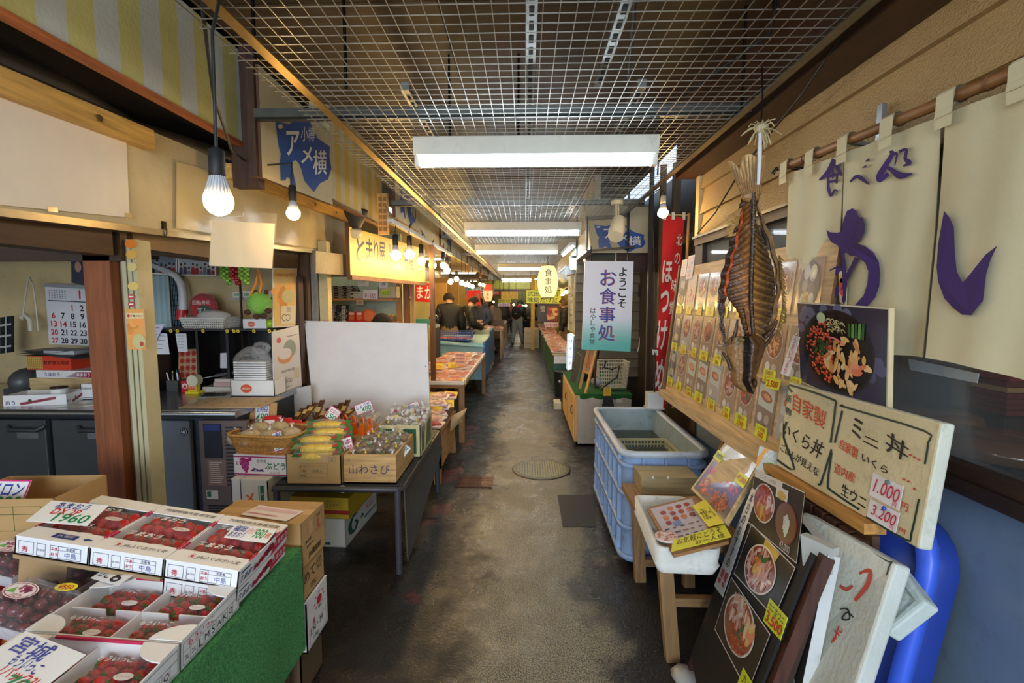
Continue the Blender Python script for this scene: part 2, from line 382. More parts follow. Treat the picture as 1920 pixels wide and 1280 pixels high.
# fluorescent fixtures
fy=[(-2.6,0),(0.0,0),(2.62,.05),(5.38,-.03),(7.52,-.14),(11.5,-.03),(17.0,-.22),(19.2,-.3),(23,-.1),(27,0)]
for k,(y,x)in enumerate(fy):
    o=thing('fluorescent_fixture','x','light fixture',(x,y,2.30),'fluorescent fixtures under the mesh')
    o['label']=('fluorescent batten fixture overhead, outside the picture' if k<2 else 'white fluorescent batten with lit tube crossing the aisle, %s from the camera'%ORD[k-2])
    b=MB();w_=.635
    b.hexa([(x-w_,y-.035,2.355),(x+w_,y-.035,2.355),(x+w_,y+.035,2.355),(x-w_,y+.035,2.355),(x-w_,y-.055,2.44),(x+w_,y-.055,2.44),(x+w_,y+.055,2.44),(x-w_,y+.055,2.44)],(226,224,210),'painted')
    b.box(x-.62,y-.05,2.352,x+.62,y+.05,2.357,(240,240,232),'plastic')
    b.build('housing',o)
    for s in (-1,1):
        e=MB();e.box(x+s*.635,y-.022,2.298,x+s*.605,y+.022,2.36,(225,225,215),'plastic');e.build('lamp_holder',o,bev=.004)
    t=MB();t.cyl((x-.605,y,2.322),(x+.605,y,2.322),.022,col=(236,246,255),mat='fluo',n=14);t.build('tube',o)
# ---------------------------------------------------------------- right wall
WX=1.2
mb=MB();z=2.93;i=0
SIDE=(172,142,92)
while z>2.02:                                               # horizontal embossed siding, each board tipped out over the next
    z1=max(z-0.083,2.0)
    a=.0 if i%2==0 else .012
    mb.hexa([(WX-.012+a,-2.5,z1),(WX+.05,-2.5,z1),(WX+.05,3.42,z1),(WX-.012+a,3.42,z1),(WX+a,-2.5,z),(WX+.05,-2.5,z),(WX+.05,3.42,z),(WX+a,3.42,z)],SIDE,'siding');z=z1;i+=1
mk('siding',0.5,nvar=0.10,nscale=2.5,bump=0.7,bscale=130);struct('wall_right_siding',mb)
mb=MB();mb.box(WX,-2.5,0,WX+.06,3.42,1.10,(126,144,160),'painted');struct('wall_right_lower',mb)
mb=MB();mb.box(WX-.01,3.36,0,WX+.06,3.47,2.03,(60,44,30),'wood_z');mb.box(WX-.02,3.40,2.0,WX+.06,3.46,2.8,(196,172,122),'painted');struct('wall_right_end',mb)
mb=MB()
mb.box(WX-.045,-2.5,1.085,WX+.05,3.40,1.125,(50,34,24),'wood_y');mb.box(WX-.03,-2.5,1.125,WX+.04,3.40,1.16,(62,42,28),'wood_y')
mb.box(WX-.035,-2.5,1.97,WX+.05,3.42,2.02,(78,60,44),'wood_y');mb.box(WX-.05,-2.5,2.015,WX+.05,3.42,2.03,(120,110,92),'metal')
for y in (-1.0,.4,1.62,2.5,3.3):mb.box(WX-.02,y,1.16,WX+.04,y+.05,1.97,(56,38,26),'wood_z')
struct('window_1',mb)
g=MB();g.box(WX+.006,-2.4,1.16,WX+.012,3.38,1.97,(200,210,215),'glass');go=struct('window_2',g)
# restaurant room behind the window
mb=MB();mb.box(3.3,-3,0,3.4,4.5,2.6,(92,76,60),'wood_z');mb.box(1.26,3.5,0,3.4,3.6,2.6,(120,104,82),'painted');mb.box(1.26,-3,0,3.4,-2.9,2.6,(80,70,58));struct('wall_restaurant',mb)
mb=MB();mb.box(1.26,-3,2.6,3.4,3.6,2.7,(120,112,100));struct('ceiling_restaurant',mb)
# alcove past the right wall
mb=MB()
mb.box(1.26,3.44,0,1.9,3.5,2.93,(70,58,44),'painted');mb.box(1.62,3.5,0,1.7,7,2.93,(64,52,40),'painted')
z=0.5
while z<2.2:mb.hexa([(.72,6.93,z),(1.7,6.93,z),(1.7,7.0,z),(.72,7.0,z),(.72,6.955,z+.13),(1.7,6.955,z+.13),(1.7,7.0,z+.13),(.72,7.0,z+.13)],jit((118,108,90),6),'painted');z+=.134
mb.box(.72,6.96,0,1.7,7.02,2.93,(48,40,32),'painted');struct('wall_alcove',mb)
mb=MB()
for x,y,w_,c in ((1.34,4.92,.05,(110,88,58)),(1.44,4.85,.07,(92,74,50)),(1.25,4.98,.035,(56,44,34))):mb.box(x,y,0,x+w_,y+.06,2.93,c,'wood_z')
mb.box(.98,5.3,1.9,1.55,5.36,2.16,(62,36,26),'wood_x')
struct('trim_pillars_right',mb)
mb=MB();mb.cyl((1.235,3.52,0),(1.235,3.52,2.93),.022,col=(30,62,46),mat='painted',n=10);mb.cyl((1.29,3.56,0),(1.29,3.56,2.93),.03,col=(26,52,40),mat='painted',n=10);struct('trim_drain_pipes',mb)
# right side shops beyond: upper fascia, side walls
mb=MB();mb.box(.74,5.3,2.2,.80,30,2.93,(196,184,146),'grimy');mb.box(.72,5.3,2.16,.82,30,2.20,(130,124,110),'metal');struct('wall_right_fascia',mb)
mb=MB();mb.box(2.1,7,0,2.2,34,2.93,(206,190,140),'painted');struct('wall_right_shops',mb)
mb=MB();mb.box(.8,7,2.6,2.2,34,2.65,(150,140,110));struct('ceiling_right_shops',mb)
# ---------------------------------------------------------------- left shop fronts
YEL,GRY=(196,186,112),(190,192,180)
def striped(mb,X,y0,y1,z0,z1,t=.03,sw=.105,yr=0.0,a=YEL,b=GRY):
    y=y0;i=0
    while y<y1-.001:
        e=min(y+sw,y1);mb.box(X-t,y,z0,X,e,z1,(a if i%2 else b),'grimy_light');y=e;i+=1
mk('grimy_light',0.7,nvar=0.16,nscale=3,dirt=0.18,bump=0.15,bscale=60)
mb=MB();striped(mb,-1.5,-1.0,2.62,2.43,2.93);struct('wall_left_fascia',mb)
mb=MB();mb.box(-1.53,-1.0,2.41,-1.49,2.62,2.43,(176,98,48),'wood_y');mb.box(-1.56,2.60,2.2,-1.42,2.66,2.93,(60,38,26),'wood_z');struct('trim_fascia_edge',mb)
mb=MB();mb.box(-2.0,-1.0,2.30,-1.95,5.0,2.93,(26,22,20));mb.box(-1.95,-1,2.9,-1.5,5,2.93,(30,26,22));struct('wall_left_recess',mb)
mb=MB();striped(mb,-1.35,3.40,4.62,2.30,2.93,sw=.09,a=(206,178,84),b=(204,190,150))
pr=[(-1.35,3.40,2.30),(-1.40,3.37,2.30),(-1.46,3.36,2.30)]
mb.hexa([(-1.46,3.34,2.32),(-1.35,3.40,2.30),(-1.38,3.42,2.30),(-1.46,3.42,2.30),(-1.46,3.34,2.93),(-1.35,3.40,2.93),(-1.38,3.42,2.93),(-1.46,3.42,2.93)],(200,186,140),'grimy_light')
mb.box(-1.39,3.40,2.285,-1.34,4.62,2.30,(120,80,44),'wood_y');struct('wall_left_fascia_striped',mb)
mb=MB();y=5.1
for i in range(9):
    e=y+2.6;striped(mb,-1.22+.0*i,y,e,2.34,2.93,sw=.13,a=(200,184,120),b=(190,184,160));mb.box(-1.26,e,2.2,-1.19,e+.12,2.93,(120,84,52),'wood_z');y=e+.12
struct('wall_left_fascia_far',mb)
# valance band of stall one
mb=MB()
mb.hexa([(-1.84,.4,1.86),(-1.80,.4,1.86),(-1.80,4.85,2.05),(-1.84,4.85,2.05),(-1.84,.4,2.36),(-1.80,.4,2.36),(-1.80,4.85,2.47),(-1.84,4.85,2.47)],(196,184,150),'grimy_light')
mb.hexa([(-1.92,.4,1.83),(-1.79,.4,1.83),(-1.79,4.85,2.025),(-1.92,4.85,2.025),(-1.92,.4,1.86),(-1.79,.4,1.86),(-1.79,4.85,2.05),(-1.92,4.85,2.05)],(150,140,118),'metal')
struct('trim_valance',mb)
mb=MB()
for y0,y1 in ((0.4,2.30),(2.9,4.8)):
    za,zb=2.345+(y0-.4)*.025,2.345+(y1-.4)*.025
    mb.hexa([(-1.80,y0,za-.09),(-1.745,y0,za-.09),(-1.745,y1,zb-.09),(-1.80,y1,zb-.09),(-1.80,y0,za),(-1.745,y0,za),(-1.745,y1,zb),(-1.80,y1,zb)],(206,164,88),'wood_y')
    n=int((y1-y0)/.45)
    for i in range(n):y=y0+.25+i*.45;z=za+(y-y0)*.025-.045;mb.cyl((-1.745,y,z),(-1.738,y,z),.014,col=(150,130,96),mat='metal',n=10)
struct('trim_curtain_rail',mb)
mb=MB();mb.tube([(-1.87,.4,2.40),(-1.84,1.4,2.41),(-1.82,1.9,2.43),(-1.86,2.3,2.40),(-1.83,2.9,2.46),(-1.86,4.6,2.52)],.05,(52,46,40),'grimy',8);struct('trim_duct',mb)
mb=MB();mb.box(-1.98,.4,1.80,-1.86,2.16,1.93,(66,40,22),'wood_y');mb.box(-2.1,2.3,1.85,-1.88,4.0,2.0,(122,92,52),'grimy')
mb.box(-5,2.2,1.78,-1.86,2.24,1.93,(60,38,22),'wood_x');struct('trim_lintel',mb)
# posts
mb=MB();a=PY(176,770,2.2);b=PY(225,770,2.2);mb.box(a.x,2.2,0,b.x,2.33,1.84,(136,76,38),'wood_z');mb.box(a.x-.02,2.19,0,b.x+.004,2.33,.40,(96,60,32),'wood_z');struct('trim_wood_post',mb)
mb=MB();x0=PY(238,600,2.24).x;x1=PY(258,600,2.24).x
mb.box(b.x+.004,2.26,0,x0,2.36,1.86,(48,34,24),'wood_z');mb.box(b.x+.022,2.252,0,b.x+.032,2.26,1.86,(206,190,40),'plastic');mb.box(b.x+.006,2.25,0,b.x+.018,2.26,1.86,(190,186,168),'metal')
mb.box(x0,2.23,0,x1+.022,2.32,1.88,(186,178,140),'painted');mb.box(x0+.024,2.226,0,x0+.028,2.23,1.88,(110,104,80));mb.box(x0+.05,2.226,0,x0+.053,2.23,1.88,(120,112,86))
struct('trim_shutter_post',mb);POSTX0,POSTX1=x0,x1+.022
mb=MB();mb.box(-1.98,4.06,0,-1.84,4.2,2.1,(92,66,42),'wood_z');mb.box(-1.835,4.12,0,-1.78,4.2,2.1,(176,172,160),'metal');mb.box(-1.775,4.14,0,-1.70,4.22,2.1,(206,190,140),'painted');struct('trim_partition_post',mb)
# stall one interior
mb=MB();mb.box(-5.2,4.0,0,-1.98,4.08,2.5,(206,184,136),'painted');struct('wall_stall_back',mb)
mb=MB();mb.box(-5.2,-1,0,-5.1,4,2.5,(160,140,104),'painted');struct('wall_stall_side',mb)
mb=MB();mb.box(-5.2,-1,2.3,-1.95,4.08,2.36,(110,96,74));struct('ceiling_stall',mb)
# stall two interior
mb=MB();mb.box(-3.2,6.3,0,-1.62,6.38,2.5,(190,212,190),'painted');struct('wall_second_stall',mb)
mb=MB();mb.box(-3.3,4.0,0,-3.2,6.4,2.5,(190,186,160),'painted');mb.box(-2.7,6.4,0,-2.6,34,2.93,(202,186,136),'painted');struct('wall_left_shops',mb)
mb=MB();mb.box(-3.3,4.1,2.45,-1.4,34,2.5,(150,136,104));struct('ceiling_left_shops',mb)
mb=MB()
for x,y,w_,c in ((-1.66,6.2,.06,(170,120,70)),(-1.58,6.25,.07,(128,82,48)),(-1.50,6.3,.05,(168,142,92)),(-1.06,5.35,.05,(112,74,42))):mb.box(x,y,0,x+w_,y+.06,2.2,c,'wood_z')
struct('trim_second_stall_posts',mb)
mb=MB();mb.box(-2.7,33,0,2.2,33.1,3,(190,166,90),'painted');struct('wall_far_end',mb)
# interior lamps of the shops (bare tubes under their ceilings)
def tube_lamp(x,y,z,ln=1.1,along='x',vis=True):
    o=thing('ceiling_tube_lamp','x','light fixture',(x,y,z-.06),'tube lamps inside the shops')
    d=V((1,0,0))if along=='x' else V((0,1,0));b=MB();c=V((x,y,z))
    b.bar(c-d*ln/2,c+d*ln/2,.07,.04,(220,220,210),'plastic');b.build('housing',o)
    t=MB();t.cyl(c-d*ln*.47-V((0,0,.04)),c+d*ln*.47-V((0,0,.04)),.016,col=(255,240,214),mat='fluo',n=10);t.build('tube',o);return o
for a,l in (((-3.0,2.0,2.28,1.1,'y'),'bare tube lamp under the ceiling of the fruit stall'),((-2.75,5.3,2.43,.9,'x'),'bare tube lamp under the ceiling of the second stall'),((2.2,.9,2.57,1.1,'y'),'tube lamp on the restaurant ceiling behind the window'),
             ((-2.0,9.5,2.43,1.1,'x'),'tube lamp over the left stalls behind the black jacket'),((-2.0,14.5,2.43,1.1,'x'),'tube lamp over the far left stalls'),((1.5,9.0,2.58,1.1,'x'),'tube lamp inside the first right shop'),((1.5,14,2.58,1.1,'x'),'tube lamp inside the far right shop'),
             ((-2.0,21,2.43,1.1,'x'),'tube lamp near the far end on the left'),((1.5,21,2.58,1.1,'x'),'tube lamp near the far end on the right')):
    tube_lamp(*a)['label']=l
# manhole, grate, patched slab
o=thing('manhole_cover','round cast iron manhole cover with square tread in the aisle floor','manhole cover',(0.155,4.47,0))
b=MB();c0=V((0.155,4.47,0));b.lathe([(.275,0),(.275,.004),(.262,.006),(.255,.006)],c0,(96,92,78),'metal',40);b.build('frame',o)
b=MB();b.cyl(c0,c0+V((0,0,.005)),.25,col=(88,84,70),mat='metal',n=40)
for i in range(-10,11):
    for j in range(-10,11):
        if math.hypot(i,j)<9.8:x,y=.155+i*.024,4.47+j*.024;b.box(x-.008,y-.008,.005,x+.008,y+.008,.009,(150,142,112),'metal')
b.build('lid',o)
o=thing('drain_grate','small rusty rectangular drain cover set in the floor left of the manhole','drain cover',(-.45,4.13,0))
b=MB();b.box(-.60,4.0,0,-.28,4.26,.006,(66,42,36),'metal');b.build('frame',o)
b=MB()
for i in range(9):
    for j in range(7):b.box(-.585+i*.034,4.012+j*.035,.006,-.563+i*.034,4.037+j*.035,.010,(98,66,56),'metal')
b.build('tread',o)
mb=MB();f=[PZ(1045,928,0),PZ(1115,928,0),PZ(1118,988,0),PZ(1055,988,0)];
mb.hexa([V((p.x,p.y,.0))for p in (f[3],f[2],f[1],f[0])]+[V((p.x,p.y,.004))for p in (f[3],f[2],f[1],f[0])],(24,22,22),'rubber');solo('rubber_mat','black rubber mat lying on the floor beside the blue tub','mat',mb)
# ================================================================ STRAWBERRY STAND (left foreground)
SX=-0.855                                                   # aisle side of the stand
st=thing('display_stand','low fruit display stand draped with bright green artificial turf on its aisle side','display stand',(-1.5,1.2,0))
b=MB();b.box(-2.3,.35,.60,SX-.012,1.74,.64,(120,92,60),'wood_y');b.build('top',st)
for x,y in ((-2.2,.45),(-.95,.45),(-2.2,1.66),(-.95,1.66)):
    b=MB();b.box(x,y,0,x+.05,y+.05,.60,(110,84,56),'wood_z');b.build('leg',st)
b=MB()
def turf_side(u,v):
    y=.4+u*1.355;z=.655-v*(.40+.02*math.sin(u*9));return V((SX+.006*math.sin(u*17+v*2)*v-.0,y,z))
b.grid(turf_side,40,12,(80,158,88),'turf')
b.grid(lambda u,v:turf_side(u,v)+V((-.008,0,0)),40,12,(30,100,48),'turf')
b.grid(lambda u,v:V((SX-.30+v*.30,.4+u*1.355,.648+.007*v)),20,4,(80,158,88),'turf')
b.grid(lambda u,v:V((SX-.5+u*.5,1.755,.655-v*.42)),12,8,(74,150,82),'turf');b.build('turf_cover',st)
# ---- berries
def berry_proto(loc):
    o=thing('strawberry','x','strawberry',loc);b=MB()
    b.lathe([(.001,-.026),(.007,-.022),(.0125,-.012),(.0165,0),(.0165,.008),(.012,.015),(.004,.017)],loc,(204,30,26),'berry',10);b.build('body',o)
    c=MB()
    for i in range(6):
        t=i*math.pi/3;L_=V(loc);d=V((math.cos(t),math.sin(t),0));n=V((-d.y,d.x,0))
        c.add([L_+V((0,0,.0185)),L_+d*.008+n*.004+V((0,0,.0185)),L_+d*.016+V((0,0,.012)),L_+d*.008-n*.004+V((0,0,.0185))],[(0,1,2,3)],(70,116,48),'matte')
    c.build('calyx',o);return o
BERRY=None
def berry(loc,rot,label,group,sc=1.0):
    global BERRY
    if BERRY is None:BERRY=berry_proto((0,0,0));o=BERRY;o.location=loc;o.rotation_euler=rot;o['label']=label;o['group']=group
    else:o=dup(BERRY,loc,rot,label,group)
    o.scale=(sc,sc,sc)
def film_dome(b,M,w_,d,h,n=12,z0=0.0,mat='film'):
    ph=random.uniform(0,9)
    def fn(u,v):
        e=min(1,4.5*min(u,1-u,v,1-v));k=e**.6
        return M@V(((u-.5)*w_,(v-.5)*d,z0+h*k*(1+.07*math.sin(17*u+ph)*math.cos(13*v+ph))))
    b.grid(fn,n,n,(245,245,245),mat)
def frame_M(M,x0,y0,x1,y1,z):                             # flat art frame on plane z of local matrix M
    return Fr(M@V((x0,y1,z)),M@V((x1,y1,z)),M@V((x1,y0,z)),M@V((x0,y0,z)))
def pack(M,w_,d,label,which,nx,ny,berries,logo,leafy):
    o=thing('strawberry_pack',label,'fruit pack',M@V((0,0,0)),'strawberry packs')
    b=MB();t=.0015
    for a in ((-w_/2,-d/2,0,w_/2,d/2,t),):b.obox(M,*a,(238,236,230),'plastic')
    for a in ((-w_/2,-d/2,0,-w_/2+t,d/2,.022),(w_/2-t,-d/2,0,w_/2,d/2,.022),(-w_/2,-d/2,0,w_/2,-d/2+t,.022),(-w_/2,d/2-t,0,w_/2,d/2,.022)):b.obox(M,*a,(238,236,230),'plastic')
    b.build('tray',o)
    b=MB();film_dome(b,M,w_*1.04,d*1.04,.030,z0=.018);b.build('film',o)
    b=MB();fr=frame_M(M,-w_/2,-d/2,w_/2,d/2,.0515)
    b.text(fr,logo,.08,.55,.62,.92,(245,240,240),'print',0,.03,slant=.1)
    b.disc(fr,.72,.22,.14,.12,(232,228,222),'print',0);b.text(fr,logo,.62,.15,.82,.29,(180,40,60),'print',.0008);b.build('film_print',o)
    q=M.to_quaternion()
    for j in range(ny):
        for i in range(nx):
            x=(i+.5)/nx*(w_-.012)-(w_-.012)/2+random.uniform(-.002,.002);y=(j+.5)/ny*(d-.012)-(d-.012)/2+random.uniform(-.002,.002)
            e=(M.to_3x3()@Matrix.Rotation(random.uniform(-.9,.9)+(0 if leafy else 3.14),3,'Z')@Matrix.Rotation(random.uniform(.9,1.35),3,'X')).to_euler()
            berry(M@V((x,y,.022+random.uniform(0,.006))),e,berries,berries.replace('ripe red strawberry','strawberries'),random.uniform(1.0,1.14)if leafy else random.uniform(1.12,1.26))
# ---- back row of boxes: propped so that the row slopes down to the aisle
R0=PX(540,985,SX);TA=8.5
def carton(name_lab,M,w_,d,h,kind,side_text=True):       # M: local frame, origin at near-left-bottom corner
    o=thing('strawberry_carton',name_lab,'fruit box',M@V((w_/2,d/2,0)),'white strawberry cartons');c=(238,238,236);t=.004
    b=MB();b.obox(M,0,0,0,w_,d,t,c,'paper');b.obox(M,0,0,0,t,d,h,c,'paper');b.obox(M,w_-t,0,0,w_,d,h,c,'paper');b.obox(M,0,0,0,w_,t,h,c,'paper');b.obox(M,0,d-t,0,w_,d,h,c,'paper')
    fr=Fr(M@V((0,0,h)),M@V((w_,0,h)),M@V((w_,0,0)),M@V((0,0,0)))       # near face
    sd=Fr(M@V((w_,0,h)),M@V((w_,d,h)),M@V((w_,d,0)),M@V((w_,0,0)))     # aisle face
    nv=(40,52,110)
    if kind=='amaou':
        for u0,u1 in ((.05,.26),(.30,.42),(.48,.90)):b.border(fr,u0,.12,u1,.82,.0012,nv)
        b.rect(fr,.48,.58,.90,.595,nv);b.rect(fr,.59,.12,.594,.82,nv)
        b.text(fr,'秀',.08,.22,.20,.55,(200,40,70),bold=.02);b.text(fr,'2L DX',.31,.2,.41,.7,nv);b.text(fr,'あま',.495,.5,.58,.76,(200,36,60),bold=.03);b.text(fr,'おう',.495,.2,.58,.46,(200,36,60),bold=.03)
        b.text(fr,'生産者',.66,.62,.86,.78,nv);b.text(fr,'中島',.66,.2,.86,.52,(110,120,190))
        b.text(sd,'あまおう',.02,.12,.30,.72,nv,bold=.03,slant=.1);b.rect(sd,.03,.76,.2,.84,nv)
        for i in range(15):b.disc(sd,.30+i*.024,.30+i*.026+.05*math.sin(i*1.7),.024+i*.0012,.12+.008*i,(186,28,64))
        b.disc(sd,.55,.55,.02,.16,(24,20,20),h=.0016);b.poly(sd,[(.62,.05),(.99,.35),(.99,.97),(.72,.95)],(200,30,70));b.text(sd,'あまおう',.68,.35,.97,.85,WHITE,h=.0018,bold=.03)
    else:
        b.border(sd,.03,.1,.97,.9,.0012,(40,40,44))
        for i in range(1,9):b.rect(sd,.03+i*.104,.1,.034+i*.104,.55,(40,40,44))
        b.rect(sd,.03,.55,.97,.565,(40,40,44));b.text(sd,'もういっこ',.10,.60,.52,.86,(206,60,90),bold=.01)
        for i,ch in enumerate('3L 2L L M S A K Q'.split()):b.text(sd,ch,.05+i*.104,.16,.12+i*.104,.48,(40,40,44))
    b.build('tray',o);return o
W1,D1,H1=.228,.298,.056
rows=[]
base_back=T(*R0)@RY(TA)@T(-W1,-D1,-H1)
posn=['nearest the aisle in the back row','in the middle of the back row','farthest from the aisle in the back row']
for k in range(3):
    for lay in (0,1):
        M=base_back@T(-k*(W1+.003),0,-lay*(H1+.002))
        if lay and k:continue
        lab=('lower white strawberry carton under the one nearest the aisle' if lay else 'white strawberry carton with two packs, '+posn[k])
        o=carton(lab,M,W1,D1,H1,'amaou')
        if lay:
            b=MB();b.obox(M,.004,.004,H1-.004,W1-.004,D1-.004,H1-.001,(232,230,226),'paper');b.build('lid',o);continue
        # folded top flaps
        b=MB();b.obox(M,.001,D1-.058,H1,W1-.001,D1,H1+.003,(242,242,240),'paper');fr=frame_M(M,0,D1-.058,W1,D1,H1+.003)
        if k<2:b.text(fr,'内閣総理大臣賞受賞',.14,.3,.92,.72,(34,32,36))
        b.build('rear_flap',o)
        b=MB();b.obox(M,.001,0,H1,W1-.001,.062,H1+.003,(242,242,240),'paper');fr=frame_M(M,0,0,W1,.062,H1+.003)
        if k<2:
            b.disc(fr,.26,.55,.02,.1,(206,40,70));
            for q in range(7):a=q*.9;b.disc(fr,.26+.035*math.cos(a),.55+.18*math.sin(a),.006,.03,(206,40,70),h=.0012)
            b.text(fr,'JAふくおか八女',.33,.3,.92,.75,(44,44,50),slant=.1)
        else:
            b.rect(fr,.40,.28,.72,.66,(44,70,140));b.text(fr,'JA 福岡',.44,.34,.68,.6,WHITE,h=.0016);b.poly(fr,[(.80,.48),(.86,.62),(.86,.54),(.92,.54),(.92,.42),(.86,.42),(.86,.34)],(44,70,140))
        b.build('front_flap',o)
        for x in (.001,W1-.005):
            for y0_,y1_ in ((D1-.085,D1-.05),(.055,.105)):b=MB();b.obox(M,x,y0_,H1-.002,x+.004,y1_,H1+.0035,(206,36,86),'paper');b.build('pink_edge',o)
        side=['nearest the aisle','in the middle carton','in the carton farthest from the aisle'][k]
        for q,(yy,nm)in enumerate(((.085,'front'),(.195,'rear'))):
            P=M@T(W1/2,yy,.006)
            bl='ripe red strawberry in the %s pack %s'%(nm,side if k else 'of the back row carton nearest the aisle')
            pack(P,.205,.098,'%s strawberry pack %s of the back row'%(nm,side if k else 'in the carton nearest the aisle'),'',5,2,bl,'あまおう',False)
# prop board under the sloping row
mb=MB();mb.obox(base_back@T(-2*W1-.01,0,-.012),0,.0,-.003,2*W1,D1,.009,(170,140,100),'card');mb.obox(base_back@T(-2*W1-.01,0,-.012),.0,.02,-.10,.15,D1-.02,-.003,(176,144,100),'card');mb.build('prop',st)
# ---- front cartons with four cells each
TB=3.2;W2,D2,H2=.405,.252,.075
R2=PX(449,1096,SX-.012)
for k in range(2):
    M=T(*R2)@RY(TB)@T(-W2,-D2-k*(D2+.004),-H2)
    lab=['open white strawberry carton with four cells in front of the stacked cartons','open white strawberry carton nearest the camera, under the 780 price card'][k]
    o=carton(lab,M,W2,D2,H2,'mou')
    b=MB();c=(240,240,238)
    b.obox(M,W2/2-.002,.004,.004,W2/2+.002,D2-.004,.058,c,'paper')
    for x0,x1 in ((.004,.10),(.13,.28),(.31,W2-.004)):b.obox(M,x0,D2/2-.002,.004,x1,D2/2+.002,.058,c,'paper')
    b.build('divider',o)
    for x,s in ((.0,1),(W2,-1)):
        b=MB()
        for yy,s2 in ((.004,1),(D2-.004,-1)):
            pts=[(0,0)]+[(.085*math.cos(t*math.pi/16),.062*math.sin(t*math.pi/16))for t in range(9)]
            vs=[M@V((x+s*p[0],yy+s2*p[1],H2+.001))for p in pts];vs2=[M@V((x+s*p[0],yy+s2*p[1],H2+.004))for p in pts];n=len(pts)
            b.add(vs+vs2,[tuple(range(n)),tuple(range(n,2*n))]+[(i,(i+1)%n,n+(i+1)%n,n+i)for i in range(n)],c,'paper')
            b.build('corner_flap',o);b=MB()
    b=MB();b.obox(M,.09,D2-.006,H2-.004,W2-.09,D2,H2+.002,(206,44,92),'paper');b.build('pink_edge',o)
    cells=[(.105,.19,'rear left'),(.30,.19,'rear right'),(.105,.065,'front left'),(.30,.065,'front right')]
    for x,y,nm in cells:
        if k and y<.1:continue
        who=['of the four-cell carton','of the nearest carton'][k]
        bl='ripe red strawberry with green cap in the %s cell %s'%(nm,who)
        pack(M@T(x,y,.006)@RZ(random.uniform(-4,4)),.16,.10,'strawberry pack in the %s cell %s'%(nm,who),'',4,3,bl,'もういっこ',True)
def card(name,label,cat,M,w_,h,t,lines,bg=(240,240,236),border=None,group='price cards',mat='paper',plate=None):
    mb=MB();mb.obox(M,-w_/2,-h/2,0,w_/2,h/2,t,bg,mat);fr=frame_M(M,-w_/2,-h/2,w_/2,h/2,t)
    if border:mb.border(fr,0.0,0,1,1,min(w_,h)*.05,border,'print',.0004)
    for ln in lines:mb.text(fr,ln[0],*ln[1:5],ln[5],'print',.0008,ln[6]if len(ln)>6 else .015,keep=False,slant=ln[7]if len(ln)>7 else .05)
    return solo(name,label,cat,mb,group)
BLU,RD,GRN=(44,64,160),(206,40,50),(30,140,84)
card('price_card','white handwritten price card reading 1960 on the left carton of the back row','price card',base_back@T(-2*W1+.045,.118,.082)@RZ(8)@RX(14),.175,.098,.002,
     [('あまおう',.18,.66,.74,.95,BLU),('DX 2P',.22,.38,.68,.66,RD),('1960',.36,.06,.92,.46,GRN)])
card('price_card','white handwritten price card reading 980 on the carton nearest the aisle','price card',base_back@T(.16,.175,.076)@RZ(2)@RX(10),.14,.068,.002,
     [('福岡',.06,.5,.34,.92,BLU),('あまおう',.04,.08,.40,.46,BLU),('1パック',.38,.42,.58,.9,RD),('980',.58,.2,.84,.9,GRN),('税',.86,.3,.97,.7,(220,120,60))])
M=T(*R2)@RY(TB)@T(-W2,-D2-(D2+.004),-H2)
card('price_card','large white handwritten price card reading 780 on the nearest carton','price card',M@T(.125,.14,.088)@RZ(-16)@RX(12),.215,.12,.002,
     [('宮城',.10,.60,.62,.95,BLU),('もういっこ',.30,.40,.74,.62,BLU),('1パック3L',.34,.20,.92,.42,RD),('780',.52,-.0,.99,.32,GRN)])
card('price_card','small white tag reading 6 standing on the back of the four-cell carton','price card',T(*R2)@RY(TB)@T(-W2+.03,-.02,.012)@RZ(-14)@RX(10),.11,.05,.002,[('りこ',.1,.2,.45,.8,BLACK),('6',.55,.1,.85,.9,BLACK)])
